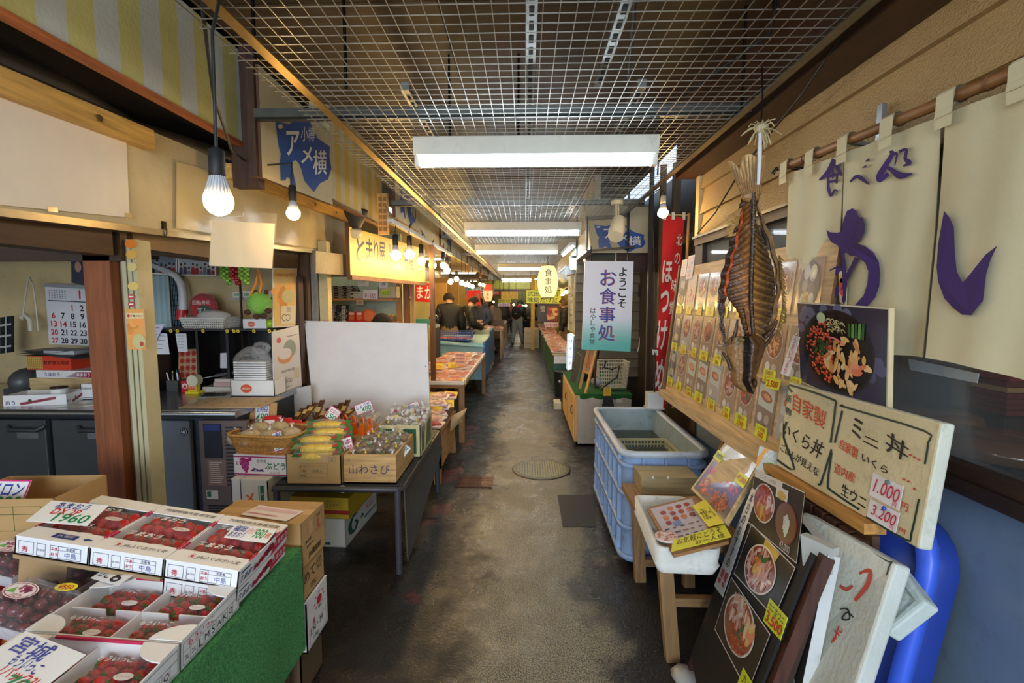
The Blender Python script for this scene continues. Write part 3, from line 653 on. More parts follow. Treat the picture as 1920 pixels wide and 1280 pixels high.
# ---- grape packs
GB=MB();GB.ell((0,0,0),(.0155,.0155,.018),(110,30,36),'grape',12,8);GRAPE=None
def grape_pack(px,py,z,w_,d,rz,label,tilt=4):
    global GRAPE
    c=PZ(px,py,z);M=T(*c)@RZ(rz)@RX(tilt)@RY(6)
    o=thing('grape_pack',label,'fruit pack',c,'film wrapped packs of dark grapes')
    b=MB();b.obox(M,-w_/2,-d/2,-.005,w_/2,d/2,0,(226,226,228),'haze')
    for a in ((-w_/2,-d/2,0,-w_/2+.002,d/2,.03),(w_/2-.002,-d/2,0,w_/2,d/2,.03),(-w_/2,-d/2,0,w_/2,-d/2+.002,.03),(-w_/2,d/2-.002,0,w_/2,d/2,.03)):b.obox(M,*a,(226,226,228),'haze')
    b.build('tray',o)
    b=MB();film_dome(b,M,w_*1.05,d*1.05,.043,22,.028);b.build('film',o)
    fr=frame_M(M@RX(4),-.05,-.028,.05,.028,.080);b=MB();b.disc(fr,.5,.5,.5,.5,(236,230,226));b.disc(fr,.5,.5,.46,.46,(170,40,80),h=.0011,n=24);b.disc(fr,.5,.5,.43,.42,(236,230,226),h=.0012)
    for i in range(14):b.disc(fr,.5+random.uniform(-.22,.3),.55+random.uniform(-.2,.22),.05,.09,jit((160,40,90),14),h=.0014)
    b.poly(fr,[(.12,.25),(.3,.62),(.42,.3)],(110,180,70),h=.0014);b.text(fr,'ぶどう',.35,.1,.8,.3,(170,30,70),h=.0018,bold=.03);b.build('sticker',o)
    fr=frame_M(M@T(w_*.34,d*.40,.058)@RZ(16)@RX(12),-.03,-.014,.03,.014,0);b=MB();b.disc(fr,.5,.5,.5,.5,(240,220,40),n=24);b.text(fr,'¥550',.16,.22,.84,.78,(200,30,30),h=.0016,bold=.02);b.build('price_sticker',o)
    nx,ny=max(4,int(w_/.034)),max(3,int(d/.034))
    for lay in range(2):
        for j in range(ny-lay):
            for i in range(nx-lay):
                x=((i+.5+lay*.5)/nx-.5)*(w_-.01)+random.uniform(-.003,.003);y=((j+.5+lay*.5)/ny-.5)*(d-.01)+random.uniform(-.003,.003)
                p=M@V((x,y,.019+lay*.026));gl='dark red grape in the '+label
                if GRAPE is None:GRAPE=tag(GB.build('grape',None,(0,0,0)),gl,'grape','grapes of the '+label);g=GRAPE
                else:g=GRAPE.copy();COL.objects.link(g);g['label']=gl;g['group']='grapes of the '+label
                g.location=p;g.rotation_euler=(random.uniform(0,1.5),random.uniform(0,1.5),0);g.scale=(random.uniform(.9,1.08),)*3
grape_pack(150,1078,.715,.20,.16,-12,'grape pack next to the white cartons')
grape_pack(48,1152,.725,.19,.15,-10,'front grape pack by the wooden tray')
grape_pack(28,1062,.72,.19,.15,-8,'rear grape pack at the picture edge')
mb=MB();mb.hexa([(-2.25,1.06,.64),(-1.28,1.06,.64),(-1.28,1.46,.64),(-2.25,1.46,.64),(-2.25,1.06,.705),(-1.28,1.06,.685),(-1.28,1.46,.685),(-2.25,1.46,.705)],(168,30,34),'painted')
mb.build('riser',st)
# wooden tray bottom left with oranges
M=T(*PZ(10,1195,.71))@RZ(-6);o=thing('wooden_tray','pale wooden tray with orange fruit at the lower left picture edge','crate',M@V((0,0,-.07)))
b=MB();wd=(214,178,120)
b.obox(M,-.34,-.12,-.07,.06,.10,-.06,wd,'wood_x');b.obox(M,-.34,-.12,-.07,.06,-.108,0,wd,'wood_x');b.obox(M,-.34,.088,-.07,.06,.10,0,wd,'wood_x');b.obox(M,.048,-.12,-.07,.06,.10,0,wd,'wood_y');b.obox(M,-.34,-.12,-.07,-.328,.10,0,wd,'wood_y');b.build('box',o)
for i,(x,y)in enumerate(((-.01,.03),(-.075,.03),(-.01,-.045),(-.075,-.045))):
    b=MB();b.ell(M@V((x,y,-.032)),(.03,.03,.027),(232,120,30),'berry',14,10);q=M@V((x,y,-.006));b.cyl(q,q+V((0,0,.004)),.003,col=(90,110,50),n=6)
    solo('mandarin','orange mandarin in the pale wooden tray, %s'%('rear one nearest the edge','rear one farther in','front one nearest the edge','front one farther in')[i],'mandarin',b,'mandarins in the wooden tray')
# cardboard box at left
def cardbox(name,label,M,w_,d,h,col=CARD,open_=False,art=None,art_r=None,cat='box',group=None,mat='card',tape=True,art_t=None,parent=None):
    """M: origin at centre of base; near face is -y, right face +x"""
    o=thing(name,label,cat,M@V((0,0,0)),group);x,y,t=w_/2,d/2,.005;b=MB()
    b.obox(M,-x,-y,0,x,y,t,col,mat);b.obox(M,-x,-y,0,x,-y+t,h,col,mat);b.obox(M,-x,y-t,0,x,y,h,col,mat);b.obox(M,-x,-y,0,-x+t,y,h,col,mat);b.obox(M,x-t,-y,0,x,y,h,col,mat)
    if art:art(b,Fr(M@V((-x,-y,h)),M@V((x,-y,h)),M@V((x,-y,0)),M@V((-x,-y,0))))
    if art_r:art_r(b,Fr(M@V((x,-y,h)),M@V((x,y,h)),M@V((x,y,0)),M@V((x,-y,0))))
    b.build('body',o)
    if not open_:
        b=MB();b.obox(M,-x,-y,h,x,-.002,h+.004,col,mat);b.obox(M,-x,.002,h,x,y,h+.004,col,mat)
        if tape:b.obox(M,-x,-.025,h+.004,x,.025,h+.0046,tuple(min(255,c+14)for c in col),'plastic')
        if art_t:art_t(b,frame_M(M,-x,-y,x,y,h+.005))
        b.build('lid',o)
    return o
def art_left(b,fr):
    g=(70,100,50);b.border(fr,.42,.38,.88,.86,.0015,g);b.rect(fr,.42,.70,.88,.71,g);b.rect(fr,.62,.38,.624,.86,g);b.disc(fr,.40,.30,.05,.10,BLACK);b.disc(fr,.40,.30,.043,.086,CARD,h=.0012);b.text(fr,'検',.37,.24,.43,.36,BLACK,h=.0016,bold=.02)
    b.text(fr,'本',.50,.04,.62,.20,BLACK,bold=.02);b.rect(fr,.02,.12,.22,.42,(228,228,224))
    for i in range(14):b.rect(fr,.04+i*.012,.2,.045+i*.012+(i%3)*.002,.38,BLACK,h=.0016)
    for i in range(6):a=i*1.05;b.disc(fr,.86+.03*math.cos(a),.26+.06*math.sin(a),.03,.06,BLACK);b.disc(fr,.86+.03*math.cos(a),.26+.06*math.sin(a),.026,.05,CARD,h=.0012)
    b.text(fr,'本部',.83,.2,.89,.32,BLACK,h=.0016)
q=PY(94,985,1.62);cardbox('cardboard_box','brown open cardboard box at the left edge behind the grape packs',T(q.x-.19,1.74,.70)@RZ(4),.38,.24,.19,open_=True,art=art_left)
card('price_card','pink edged price card inside the open brown box at the left edge','price card',T(q.x-.27,1.72,.86)@RX(62),.16,.12,.002,[('メロン',.1,.5,.9,.9,BLU),('980',.3,.05,.95,.5,GRN)],border=(220,40,120))
mb=MB();mb.box(-2.28,1.60,.64,-1.36,1.72,.70,(120,92,60),'wood_x');mb.build('shelf',st)
# boxes standing behind the stand
def art_L(b,fr):
    b.border(fr,.55,.55,.88,.93,.0015,(90,60,30));b.text(fr,'L',.60,.60,.84,.80,(190,60,50),bold=.02);b.text(fr,'規格',.60,.83,.84,.91,(60,46,30))
    b.text(fr,'●品種',.08,.48,.45,.56,(60,46,30));b.text(fr,'●重量 10kg',.08,.36,.6,.43,(60,46,30));b.text(fr,'JA幕別町',.12,.10,.92,.26,(26,24,24),bold=.02)
    b.rect(fr,.30,.62,.46,.9,(206,170,118))
def art_M(b,fr):b.text(fr,'めて切',.05,.45,.85,.85,(60,46,30));b.text(fr,'10kg',.2,.15,.7,.35,(60,46,30))
def art_N(b,fr):
    b.disc(fr,.58,.76,.12,.09,(206,40,50))
    for i in range(8):a=i*.785;b.disc(fr,.58+.22*math.cos(a),.76+.15*math.sin(a),.03,.018,(206,40,50))
    b.text(fr,'青森',.45,.58,.75,.66,GREEN);b.text(fr,'産',.1,.42,.5,.54,(206,40,50),bold=.02);b.border(fr,.1,.06,.9,.4,.0015,(60,60,60));b.text(fr,'LM・M',.15,.25,.7,.38,BLACK);b.text(fr,'10kg',.15,.08,.6,.2,BLACK)
cardbox('cardboard_box','plain brown box marked L standing behind the turf stand',T(-1.052,1.885,.55)@RZ(-2),.38,.20,.185,art_r=art_L)
cardbox('cardboard_box','brown box in the middle of the stack behind the turf stand',T(-1.04,1.885,.41),.34,.20,.135,art_r=art_M)
cardbox('fruit_box','white box with red apple mark low in the stack behind the turf stand',T(-1.045,1.885,.20),.37,.20,.205,(228,226,222),art_r=art_N,mat='paper')
cardbox('cardboard_box','dark brown box on the floor under the white apple box',T(-1.06,1.885,0),.34,.2,.195,(96,74,48))
mb=MB();f=T(-1.02,1.86,.742)@RZ(-14)@RX(-2);mb.obox(f,-.11,-.05,0,.11,.05,.0015,(238,232,230),'paper');fr=frame_M(f,-.11,-.05,.11,.05,.0015)
mb.rect(fr,.05,.6,.95,.85,(232,190,200));mb.rect(fr,.05,.2,.7,.3,(206,140,160));solo('paper_slip','pink and white paper slip lying on the brown box marked L','paper',mb)
# ================================================================ GOODS TABLE (left, by the big white board)
TZ=.523
tb=thing('goods_table','low black goods table with mesh hung along its aisle side','table',(-1.08,3.3,0))
b=MB();b.box(-1.47,2.72,TZ-.03,-.72,3.93,TZ,(44,42,42),'rubber');b.build('tabletop',tb)
b=MB();b.tube([(-1.47,2.70,TZ-.02),(-.74,2.70,TZ-.02),(-.715,2.72,TZ-.02),(-.715,3.92,TZ-.02)],.018,(62,60,62),'plastic',10);b.build('rail',tb)
for x,y in ((-.738,2.70),(-1.45,2.70),(-.73,3.9),(-1.45,3.9)):
    b=MB();b.cyl((x,y,0),(x,y,TZ-.02),.019,col=(64,64,72),mat='plastic',n=12);b.build('leg',tb)
b=MB()                                                     # black non-slip mesh draped over the side
for i in range(62):
    y=2.72+i*.0195;b.bar((-.705,y,TZ+.002),(-.69,y+.0,.06+.3*i/62),.007,.003,(74,66,54),'rubber')
for j in range(24):
    z0=TZ-j*.0195;y1=3.92
    if z0<.07:continue
    ymax=2.72+1.2*min(1,max(.02,(z0-.06)/.001*1));
    yend=3.92 if z0>.36 else 2.72+(z0-.06)/.3*1.2
    yend=3.92-max(0,(.36-z0))/.3*0.0
    lim=[2.72+i*.0195 for i in range(62)if .06+.3*i/62<z0]
    if lim:b.bar((-.703,2.72,z0),(-.703,max(lim),z0),.006,.003,(84,76,62),'rubber')
b.box(-.7005,2.73,.30,-.6995,3.90,TZ-.005,(58,52,44),'rubber')
b.build('side_mesh',tb)
b=MB();b.tube([(-1.06+.019*math.cos(t),2.70,TZ-.02+.021*math.sin(t))for t in [i*.5 for i in range(13)]],.003,(220,220,216),'plastic');b.build('cable_tie',tb)
# boxes under the table
def art_melon(b,fr):b.text(fr,'ロン',.12,.38,.72,.66,(222,96,40),bold=.03);b.rect(fr,.05,.08,.78,.17,(30,92,76));b.text(fr,'ポセンザー',.2,.09,.6,.16,WHITE,h=.0016)
def art_melon_r(b,fr):
    b.brush(lambda u,v:fr.at(u,v,.001),[(.34,.80,.06),(.22,.78,.08),(.13,.58,.10),(.16,.32,.10),(.27,.26,.09),(.34,.44,.07),(.28,.58,.05)],(34,96,92))
    b.poly(fr,[(.30,.92),(.36,.84),(.44,.80),(.38,.95)],(226,110,50));b.text(fr,'メロン',.58,.5,.95,.78,(220,120,90),bold=.02);b.rect(fr,.56,.28,.96,.34,(60,110,100));b.poly(fr,[(.44,.42),(.50,.6),(.56,.42)],(60,110,100))
cardbox('melon_box','white melon box with green swirl on the floor under the black table',T(-1.375,3.27,0)@RZ(-3),.46,.56,.19,(222,222,212),art=art_melon,art_r=art_melon_r,mat='paper')
def art_yel(b,fr):b.rect(fr,0,.22,1,.42,(176,48,30));b.border(fr,.60,.52,.88,.84,.0015,(90,80,20));b.text(fr,'注文住所',.63,.58,.85,.78,(90,80,20))
cardbox('snack_box','yellow box with red stripe lying on the white melon box under the table',T(-1.325,3.22,.195)@RZ(-3),.42,.48,.135,(214,176,40),art=art_yel,mat='paper')
# boxes left of the table
def art_melon2(b,fr):b.text(fr,'メロン',.12,.14,.52,.94,(222,110,50),bold=.03,vert=True);b.rect(fr,.66,.05,.69,.95,GREEN);b.rect(fr,.72,.35,.86,.95,(40,110,84));b.text(fr,'ポセンザ',.74,.4,.84,.92,WHITE,h=.0016,vert=True);b.rect(fr,.72,.05,.74,.33,GREEN);b.rect(fr,.77,.05,.79,.33,GREEN);b.rect(fr,.82,.05,.84,.33,GREEN)
cardbox('melon_box','tall white melon box beside the refrigerator grille under the grape box',T(-1.60,2.93,0),.165,.40,.535,(224,220,208),art=art_melon2,mat='paper')
def art_blue(b,fr):b.rect(fr,0,0,1,.70,(38,70,160));b.rect(fr,0,.70,1,.735,(216,90,50));b.text(fr,'LEX',.2,.3,.8,.66,(120,160,220),vert=True)
cardbox('parcel_box','narrow white and blue box squeezed between refrigerator and melon box',T(-1.72,2.92,0),.06,.34,.535,(226,226,226),art=art_blue,mat='paper',tape=False)
def art_grape(b,fr):
    m=(170,40,110);b.rect(fr,0,.90,1,.96,m);b.rect(fr,0,.04,1,.10,m)
    for r,n in enumerate((4,4,3,3,2,1)):
        for i in range(n):b.disc(fr,.22+(i-n/2)*.045+r*.006,.66-r*.095,.024,.062,m if (i+r)%2 else (190,70,140))
    b.poly(fr,[(.10,.78),(.16,.9),(.25,.82),(.33,.92),(.34,.74),(.24,.68),(.16,.70)],m);b.brush(lambda u,v:fr.at(u,v,.001),[(.08,.5,.02),(.05,.62,.02),(.09,.7,.015)],m)
    b.text(fr,'余市産',.42,.66,.62,.82,(60,120,90));b.text(fr,'ぶどう',.58,.28,.96,.74,(30,126,70),bold=.035);b.text(fr,'JAよいち',.62,.12,.90,.24,(40,40,60));b.poly(fr,[(.30,.22),(.38,.40),(.46,.30),(.54,.34),(.56,.22)],(90,60,120));b.poly(fr,[(.385,.30),(.42,.30),(.42,.24),(.385,.24)],(236,232,232),h=.0015)
cardbox('grape_box','white grape box with magenta grape print under the wicker basket',T(-1.585,2.93,.54)@RZ(-4),.345,.26,.125,(236,232,232),art=art_grape,mat='paper',tape=False)
# wicker basket
def wicker_basket(M,w_,d,h):
    o=thing('wicker_basket','light brown wicker basket holding bags on the white grape box','basket',M@V((0,0,0)));b=MB();n=72
    def ring(z,k):
        pts=[]
        for i in range(n):
            t=2*math.pi*i/n;e=5
            x=math.copysign(abs(math.cos(t))**(2/e),math.cos(t));y=math.copysign(abs(math.sin(t))**(2/e),math.sin(t));pts.append(V((x*w_/2*k,y*d/2*k,z)))
        return pts
    for j in range(15):
        z=j/14*h;pts=ring(z,.82+.18*j/14);c=jit((196,140,70),16)
        pp=[M@(p*(1+.012*(1 if (i+j)%2 else-1))-V((0,0,p.z*.012*(1 if (i+j)%2 else-1))))for i,p in enumerate(pts)]
        b.tube(pp+[pp[0]],h/26,c,'wicker',5)
    b.build('weave',o)
    b=MB();r=[M@p for p in ring(h,1.02)];b.tube(r+[r[0]],.008,(206,150,76),'wicker',6);b.build('rim',o)
    b=MB();fl=[M@p for p in ring(.004,.8)];b.add(fl,[tuple(range(n))],(150,104,54),'wicker');b.build('bottom',o)
    return o
BM=T(-1.585,2.93,.672)@RZ(-6);wicker_basket(BM,.44,.30,.115)
def sack(label,c,r,col,group,name='bag',cat='bag',film=True,knot=True,mat='food',tilt=0.0,jitv=.05,tie=None,lumps=0):
    o=thing(name,label,cat,(c[0],c[1],c[2]-r[2]),group);b=MB();M=(Matrix.Rotation(random.uniform(-.4,.4),3,'Z')@Matrix.Rotation(tilt,3,'X'))
    if lumps:
        for i in range(lumps):b.ell(V(c)+M@V((random.uniform(-.6,.6)*r[0],random.uniform(-.6,.6)*r[1],random.uniform(-.5,.5)*r[2])),tuple(q*.42 for q in r),jit(col,16),mat,8,6,jit=.08)
    else:b.ell(c,r,col,mat,14,9,M,jit=jitv*.3)
    b.build('contents',o)
    if film:
        b=MB();b.ell(c,tuple(q*1.09 for q in r),(246,246,246),'film',14,9,M,jit=jitv);b.build('film',o)
    if knot:
        b=MB();t=V(c)+M@V((random.uniform(-.2,.2)*r[0],0,r[2]*1.02));b.cyl(t,t+V((random.uniform(-.01,.01),random.uniform(-.01,.01),.016)),.008,.004,tie or (235,235,232),'plastic',7)
        for i in range(5):
            a=i*1.26+random.random();q=t+V((.02*math.cos(a),.02*math.sin(a),.026));q2=t+V((.02*math.cos(a+.7),.02*math.sin(a+.7),.024));b.add([t+V((0,0,.012)),q,q2],[(0,1,2)],(240,240,240),'haze')
        b.build('tied_end',o)
    return o
for i,(px,py,Y,s,where)in enumerate(((470,822,2.86,.062,'at the front left'),(506,822,2.86,.058,'at the front middle'),(545,818,2.92,.062,'at the front right'),(444,822,2.94,.05,'at the far left'),(486,806,3.02,.058,'behind the front two'),(525,803,3.04,.052,'at the back'))):
    sack('clear bag of peeled cream onions in the wicker basket, '+where,PY(px,py,Y),(s*1.15,s*1.05,s*.92),(214,192,144),'bags in the wicker basket','onion_bag')
def tag_card(label,px,py,Y,w_,h,lines,rot=0,tilt=70,border=(206,60,130),bg=(238,238,234),rz=0,group='handwritten price cards on the goods table'):
    c=PY(px,py,Y);return card('price_card',label,'price card',T(*c)@RZ(rz)@RX(tilt)@RZ(rot),w_,h,.0015,lines,bg,border,group)
tag_card('price card reading 200 stuck upright in the wicker basket',521,827,2.80,.062,.115,[('小樽産',.1,.7,.9,.95,BLU),('にんにく',.1,.42,.9,.68,BLU),('1コ',.1,.3,.9,.42,RD),('200',.1,.06,.92,.30,GRN)],rot=18)
# corn box with corn packs
def art_corn(b,fr):
    c=(70,84,40);b.border(fr,.22,.22,.76,.70,.0012,c);b.rect(fr,.22,.53,.76,.535,c);b.rect(fr,.22,.37,.76,.375,c);b.rect(fr,.38,.22,.384,.70,c)
    b.text(fr,'品名',.24,.56,.36,.67,c);b.text(fr,'スイートコーン',.40,.56,.74,.67,c);b.text(fr,'入数',.24,.40,.36,.51,c);b.text(fr,'30本入',.46,.40,.68,.51,c);b.text(fr,'等級',.24,.25,.36,.34,c)
    b.border(fr,.78,.72,.90,.93,.0012,c);b.text(fr,'2L',.80,.76,.88,.89,c)
CX=-1.235
cb_=cardbox('corn_box','open brown box marked 2L full of corn packs at the front of the table',T(CX,2.90,TZ),.325,.36,.178,CARD,True,art_corn)
mb=MB();mb.box(CX-.15,2.73,TZ+.006,CX+.15,3.07,TZ+.12,(196,160,104),'card');mb.build('insert',cb_)
CORN=None
for i in range(8):
    y=2.745+(i%4)*.085;z=TZ+.162+(i //4)*.044+(i%4)*.024;x=CX+(-.02 if i%2 else .02)
    M=T(x,y,z)@RZ(8+random.uniform(-8,8))@RX(10)
    where=['front','second','third','rear'][i%4]+(' pack of the upper layer' if i>3 else ' pack of the lower layer')
    o=thing('corn_pack','yellow corn cob in green and red printed film, '+where,'corn pack',M@V((0,0,0)),'corn packs in the box marked 2L');b=MB()
    b.lathe([(.004,-.10),(.020,-.095),(.028,-.05),(.030,0),(.028,.05),(.017,.095),(.004,.102)],M@V((0,0,0)),(238,200,50),'food',12,(M.to_3x3()@Matrix.Rotation(math.pi/2,3,'Y')));b.build('cob',o)
    b=MB();film_dome(b,M@T(0,0,-.012),.27,.085,.048,10);b.build('film',o)
    b=MB();fr=frame_M(M,-.14,-.042,.14,.042,.018)
    b.poly(fr,[(0,.05),(.20,0),(.16,.5),(.22,1),(.02,.95)],(40,130,70),'gloss',.002);b.poly(fr,[(.80,0),(1,.1),(.98,.9),(.84,1)],(60,150,70),'gloss',.002);b.disc(fr,.86,.45,.06,.28,(206,40,44),'gloss',.003);b.text(fr,'とうきび',.02,.25,.2,.75,WHITE,h=.003);b.disc(fr,.15,.25,.03,.14,(210,40,44),'gloss',.0034);b.build('film_print',o)
tag_card('pink edged price card standing in the corn packs',652,835,2.86,.065,.10,[('1本',.1,.55,.9,.92,(190,50,110)),('200',.1,.1,.9,.5,(190,50,110))],rot=18)
# mountain wasabi crate
o=thing('wooden_crate','pale wooden crate with hand lettered side holding small bags of roots','crate',(-.91,2.95,TZ));wd=(206,164,104);b=MB()
x0,x1,y0,y1,h=-1.062,-.755,2.735,3.19,.175
b.box(x0,y0,TZ,x1,y1,TZ+.01,wd,'wood_y');b.build('bottom',o)
for nm,a in (('front_board',(x0,y0,TZ,x1,y0+.012,TZ+h)),('rear_board',(x0,y1-.012,TZ,x1,y1,TZ+h)),('side_board',(x0,y0+.012,TZ,x0+.012,y1-.012,TZ+h)),('side_board',(x1-.012,y0+.012,TZ,x1,y1-.012,TZ+h))):
    b=MB();b.box(*a,wd,'wood_x' if 'side' not in nm else 'wood_y')
    if nm=='front_board':
        fr=Fr((x0,y0,TZ+h),(x1,y0,TZ+h),(x1,y0,TZ),(x0,y0,TZ));b.text(fr,'山わさび',.10,.28,.88,.72,(60,66,110),bold=.0);b.rect(fr,0,.10,1,.112,(150,112,66));b.text(fr,'15',.84,.04,.9,.09,BLACK)
    b.build(nm,o)
mb=MB();mb.box(x0+.02,y0+.02,TZ+.01,x1-.02,y1-.02,TZ+.10,(180,140,90),'card');mb.build('insert',o)
k=0
for j in range(5):
    for i in range(4):
        p=(x0+.045+i*.072+random.uniform(-.008,.008),y0+.05+j*.085+random.uniform(-.01,.01),TZ+.135+.01*j+random.uniform(-.008,.012))
        sack('clear bag of brown roots in the wooden crate, %s from front, %s'%(['first row','second row','third row','fourth row','fifth row'][j],['leftmost','second from left','second from right','rightmost'][i]),p,(.042,.046,.032),(150,124,82),'root bags in the wooden crate','root_bag',lumps=6,jitv=.12,tie=[(235,235,232),(230,200,40),(60,150,90)][k%3]);k+=1
tag_card('white card with teal writing leaning on the wooden crate side',752,846,2.95,.085,.105,[('天然',.15,.6,.85,.92,(30,110,130)),('山わさび',.1,.12,.9,.55,(30,110,130))],rot=-32,border=(150,150,150),rz=0,tilt=55)
# green printed box
gx0,gx1,gy0,gy1=-1.0,-.715,3.22,3.62;gh=.225
def art_grn(b,fr):b.rect(fr,.1,.12,.9,.88,(44,96,62));b.poly(fr,[(.35,.88),(.55,.88),(.42,.12),(.25,.12)],(216,206,160),h=.0015)
pb_=cardbox('produce_box','cream box with green print full of shiny white bags at the table corner',T((gx0+gx1)/2,(gy0+gy1)/2,TZ),gx1-gx0,gy1-gy0,gh,(206,194,146),True,art_grn,art_grn,mat='card')
mb=MB();mb.box(gx0+.01,gy0+.01,TZ+.01,gx1-.01,gy1-.01,TZ+.13,(190,160,110),'card');mb.build('insert',pb_)
k=0
for j in range(3):
    for i in range(4):
        p=(gx0+.04+i*.070,gy0+.06+j*.12,TZ+.185+j*.028+random.uniform(-.01,.01))
        o=sack('shiny white bag with red mark in the green print box, %s row, %s'%(['front','middle','rear'][j],['leftmost','second from left','second from right','rightmost'][i]),p,(.05,.056,.046),(226,222,216),'shiny bags in the green print box','snack_bag',lumps=5,jitv=.12,tie=(226,206,60)if k%3==0 else (235,235,235))
        b=MB();b.ell((p[0]+.006,p[1]-.042,p[2]+.016),(.013,.006,.009),(196,36,36),'gloss',8,6);b.ell((p[0]-.018,p[1]-.04,p[2]+.006),(.008,.005,.006),(50,56,120),'gloss',8,6);b.build('printed_mark',o);k+=1
o=thing('noodle_tray','clear domed tray of pale slices on top of the shiny bags','food tray',PY(747,790,3.45));c=PY(747,783,3.45);b=MB()
for i in range(14):b.ell(c+V((random.uniform(-.06,.06),random.uniform(-.05,.05),random.uniform(-.008,.012))),(.02,.018,.008),jit((214,196,140),14),'food',8,5)
b.build('slices',o);b=MB();b.ell(c,(.105,.09,.034),(246,246,246),'film',18,8,jit=.03);b.build('dome',o);b=MB();fr=Fr(c+V((-.03,-.06,.04)),c+V((.05,-.06,.035)),c+V((.045,-.082,.006)),c+V((-.025,-.082,.01)));b.poly(fr,[(0,.2),(.5,1),(1,.3),(.6,0)],(236,216,50),'print');b.build('label',o)
tag_card('pink edged price card reading 648 above the shiny bags',772,766,3.62,.13,.085,[('海鮮せん',.1,.5,.9,.9,BLU),('648',.35,.1,.92,.5,GRN)],rot=22)
# orange handled packs
OR=None
for i in range(6):
    c=PY(617+i*15.5,800+i*2.2,3.22-.01*i);
    if OR is None:
        OR=thing('juice_pouch','x','pouch',(0,0,0),'orange pouches on the goods table');b=MB()
        b.hexa([(-.028,-.02,-.07),(.028,-.02,-.07),(.028,.02,-.07),(-.028,.02,-.07),(-.014,-.004,.03),(.014,-.004,.03),(.014,.004,.03),(-.014,.004,.03)],(226,104,30),'gloss');b.build('body',OR)
        b=MB();b.tube([(-.014,0,.03),(-.013,0,.055),(0,0,.066),(.013,0,.055),(.014,0,.03)],.006,(226,104,30),'gloss',6);b.build('handle',OR);o=OR
    else:o=dup(OR,(0,0,0))
    o.location=c+V((0,0,.012));o.scale=(1.15,1.15,1.3);o.rotation_euler=(0,0,random.uniform(-.4,.4));o['label']='orange handled pouch standing in the row behind the corn, %s from the left'%['first','second','third','fourth','fifth','last'][i]
mb=MB();q0=PY(600,812,3.2);q1=PY(700,825,3.15);mb.box(q0.x,3.12,TZ,q1.x+.02,3.34,q0.z-.0,(178,140,84),'card');solo('cardboard_tray','low brown cardboard tray under the row of orange pouches','tray',mb)
tag_card('pink edged diamond price card reading 150 above the orange pouches',624,776,3.10,.085,.085,[('セロリ',.15,.55,.85,.85,(190,50,110)),('150',.1,.1,.95,.5,GRN)],rot=-32)
tag_card('pink edged price card reading 480 above the clear bags',682,764,3.35,.125,.075,[('しょうが',.1,.5,.9,.9,BLU),('480',.35,.08,.92,.55,GRN)],rot=22)
for i,(px,py)in enumerate(((650,778),(672,786),(700,784),(660,796))):
    sack('crumpled clear bag of pale sweets behind the orange pouches, %s'%['leftmost','second','rightmost','lowest'][i],PY(px,py,3.42),(.055,.05,.045),(206,190,170),'clear bags behind the orange pouches','sweet_bag',lumps=7,jitv=.14)
mb=MB();q0=PY(640,800,3.36);mb.box(q0.x-.02,3.36,TZ,q0.x+.34,3.55,q0.z-.02,(178,140,84),'card');solo('cardboard_tray','brown cardboard tray under the crumpled clear bags','tray',mb)
# dark dried bundles with straw ties
for i in range(9):
    a=PY(544+i*12+(i%2)*6,800-(i%3)*6,3.28);e=PY(568+i*12,766-(i%4)*5,3.42)
    o=thing('dried_bundle','dark brown dried kelp stick with straw band, %s from the left'%['first','second','third','fourth','fifth','sixth','seventh','eighth','last'][i],'dried food',a,'dried kelp sticks on the goods table')
    b=MB();b.bar(a,e,.026,.018,jit((84,44,26),14),'leather');b.bar(a+V((.012,-.004,.012)),e+V((.016,0,.004)),.012,.010,jit((110,66,36),14),'leather');b.build('stick',o);b=MB();p=a.lerp(e,.62);d=(e-a).normalized()*.02;b.bar(p-d,p+d,.032,.026,(206,176,104),'wood_x');b.build('straw_band',o)
q0=PY(545,806,3.27);mb=MB();mb.box(q0.x,3.30,TZ,q0.x+.26,3.50,q0.z+.012,(170,130,78),'card');solo('cardboard_tray','brown cardboard tray under the dark dried kelp sticks','tray',mb)
# red and white boxes leaning
for i in range(4):
    c=PY(512+i*19,790+i*4,3.10);M=T(*c)@RZ(20)@RX(-30)
    mb=MB();mb.obox(M,-.05,-.014,-.09,.05,.014,.035,(232,226,222),'paper');fr=Fr(M@V((-.05,-.014,.035)),M@V((.05,-.014,.035)),M@V((.05,-.014,-.09)),M@V((-.05,-.014,-.09)))
    mb.rect(fr,0,.78,1,1,RED);mb.text(fr,'りんご',.1,.4,.9,.7,RED,bold=.03);mb.disc(fr,.5,.2,.12,.1,RED);mb.rect(frame_M(M,-.05,-.014,.05,.014,.035),.2,0,.7,1,RED)
    solo('sweet_box','red and white sweet box leaning in the row behind the onions, %s from the left'%['first','second','third','last'][i],'box',mb,'red and white sweet boxes')
q0=PY(500,812,3.05);mb=MB();mb.box(q0.x-.03,3.02,TZ,q0.x+.26,3.16,q0.z-.07,(178,140,84),'card');solo('cardboard_tray','brown cardboard tray under the red and white sweet boxes','tray',mb)
c=PY(489,779,3.14);M=T(c.x,c.y,c.z)@RZ(8)@RX(-14);o=thing('cardboard_display','upright brown cardboard lid behind the wicker basket','box lid',c-V((0,0,.12)));b=MB();b.obox(M,-.10,0,-.13,.10,.005,.085,CARD,'card');b.obox(M,-.10,-.03,-.025,.10,0,-.02,(176,138,86),'card');b.build('panel',o)
c2=M@V((0,-.003,.02));card('price_card','pink edged price card reading 480 on the upright brown lid','price card',M@T(.01,-.004,.01)@RX(90),.095,.12,.0015,[('金時',.1,.62,.6,.92,BLU),('豆',.6,.62,.92,.92,BLU),('480',.1,.1,.92,.55,GRN)],border=(206,60,130),group='handwritten price cards on the goods table')
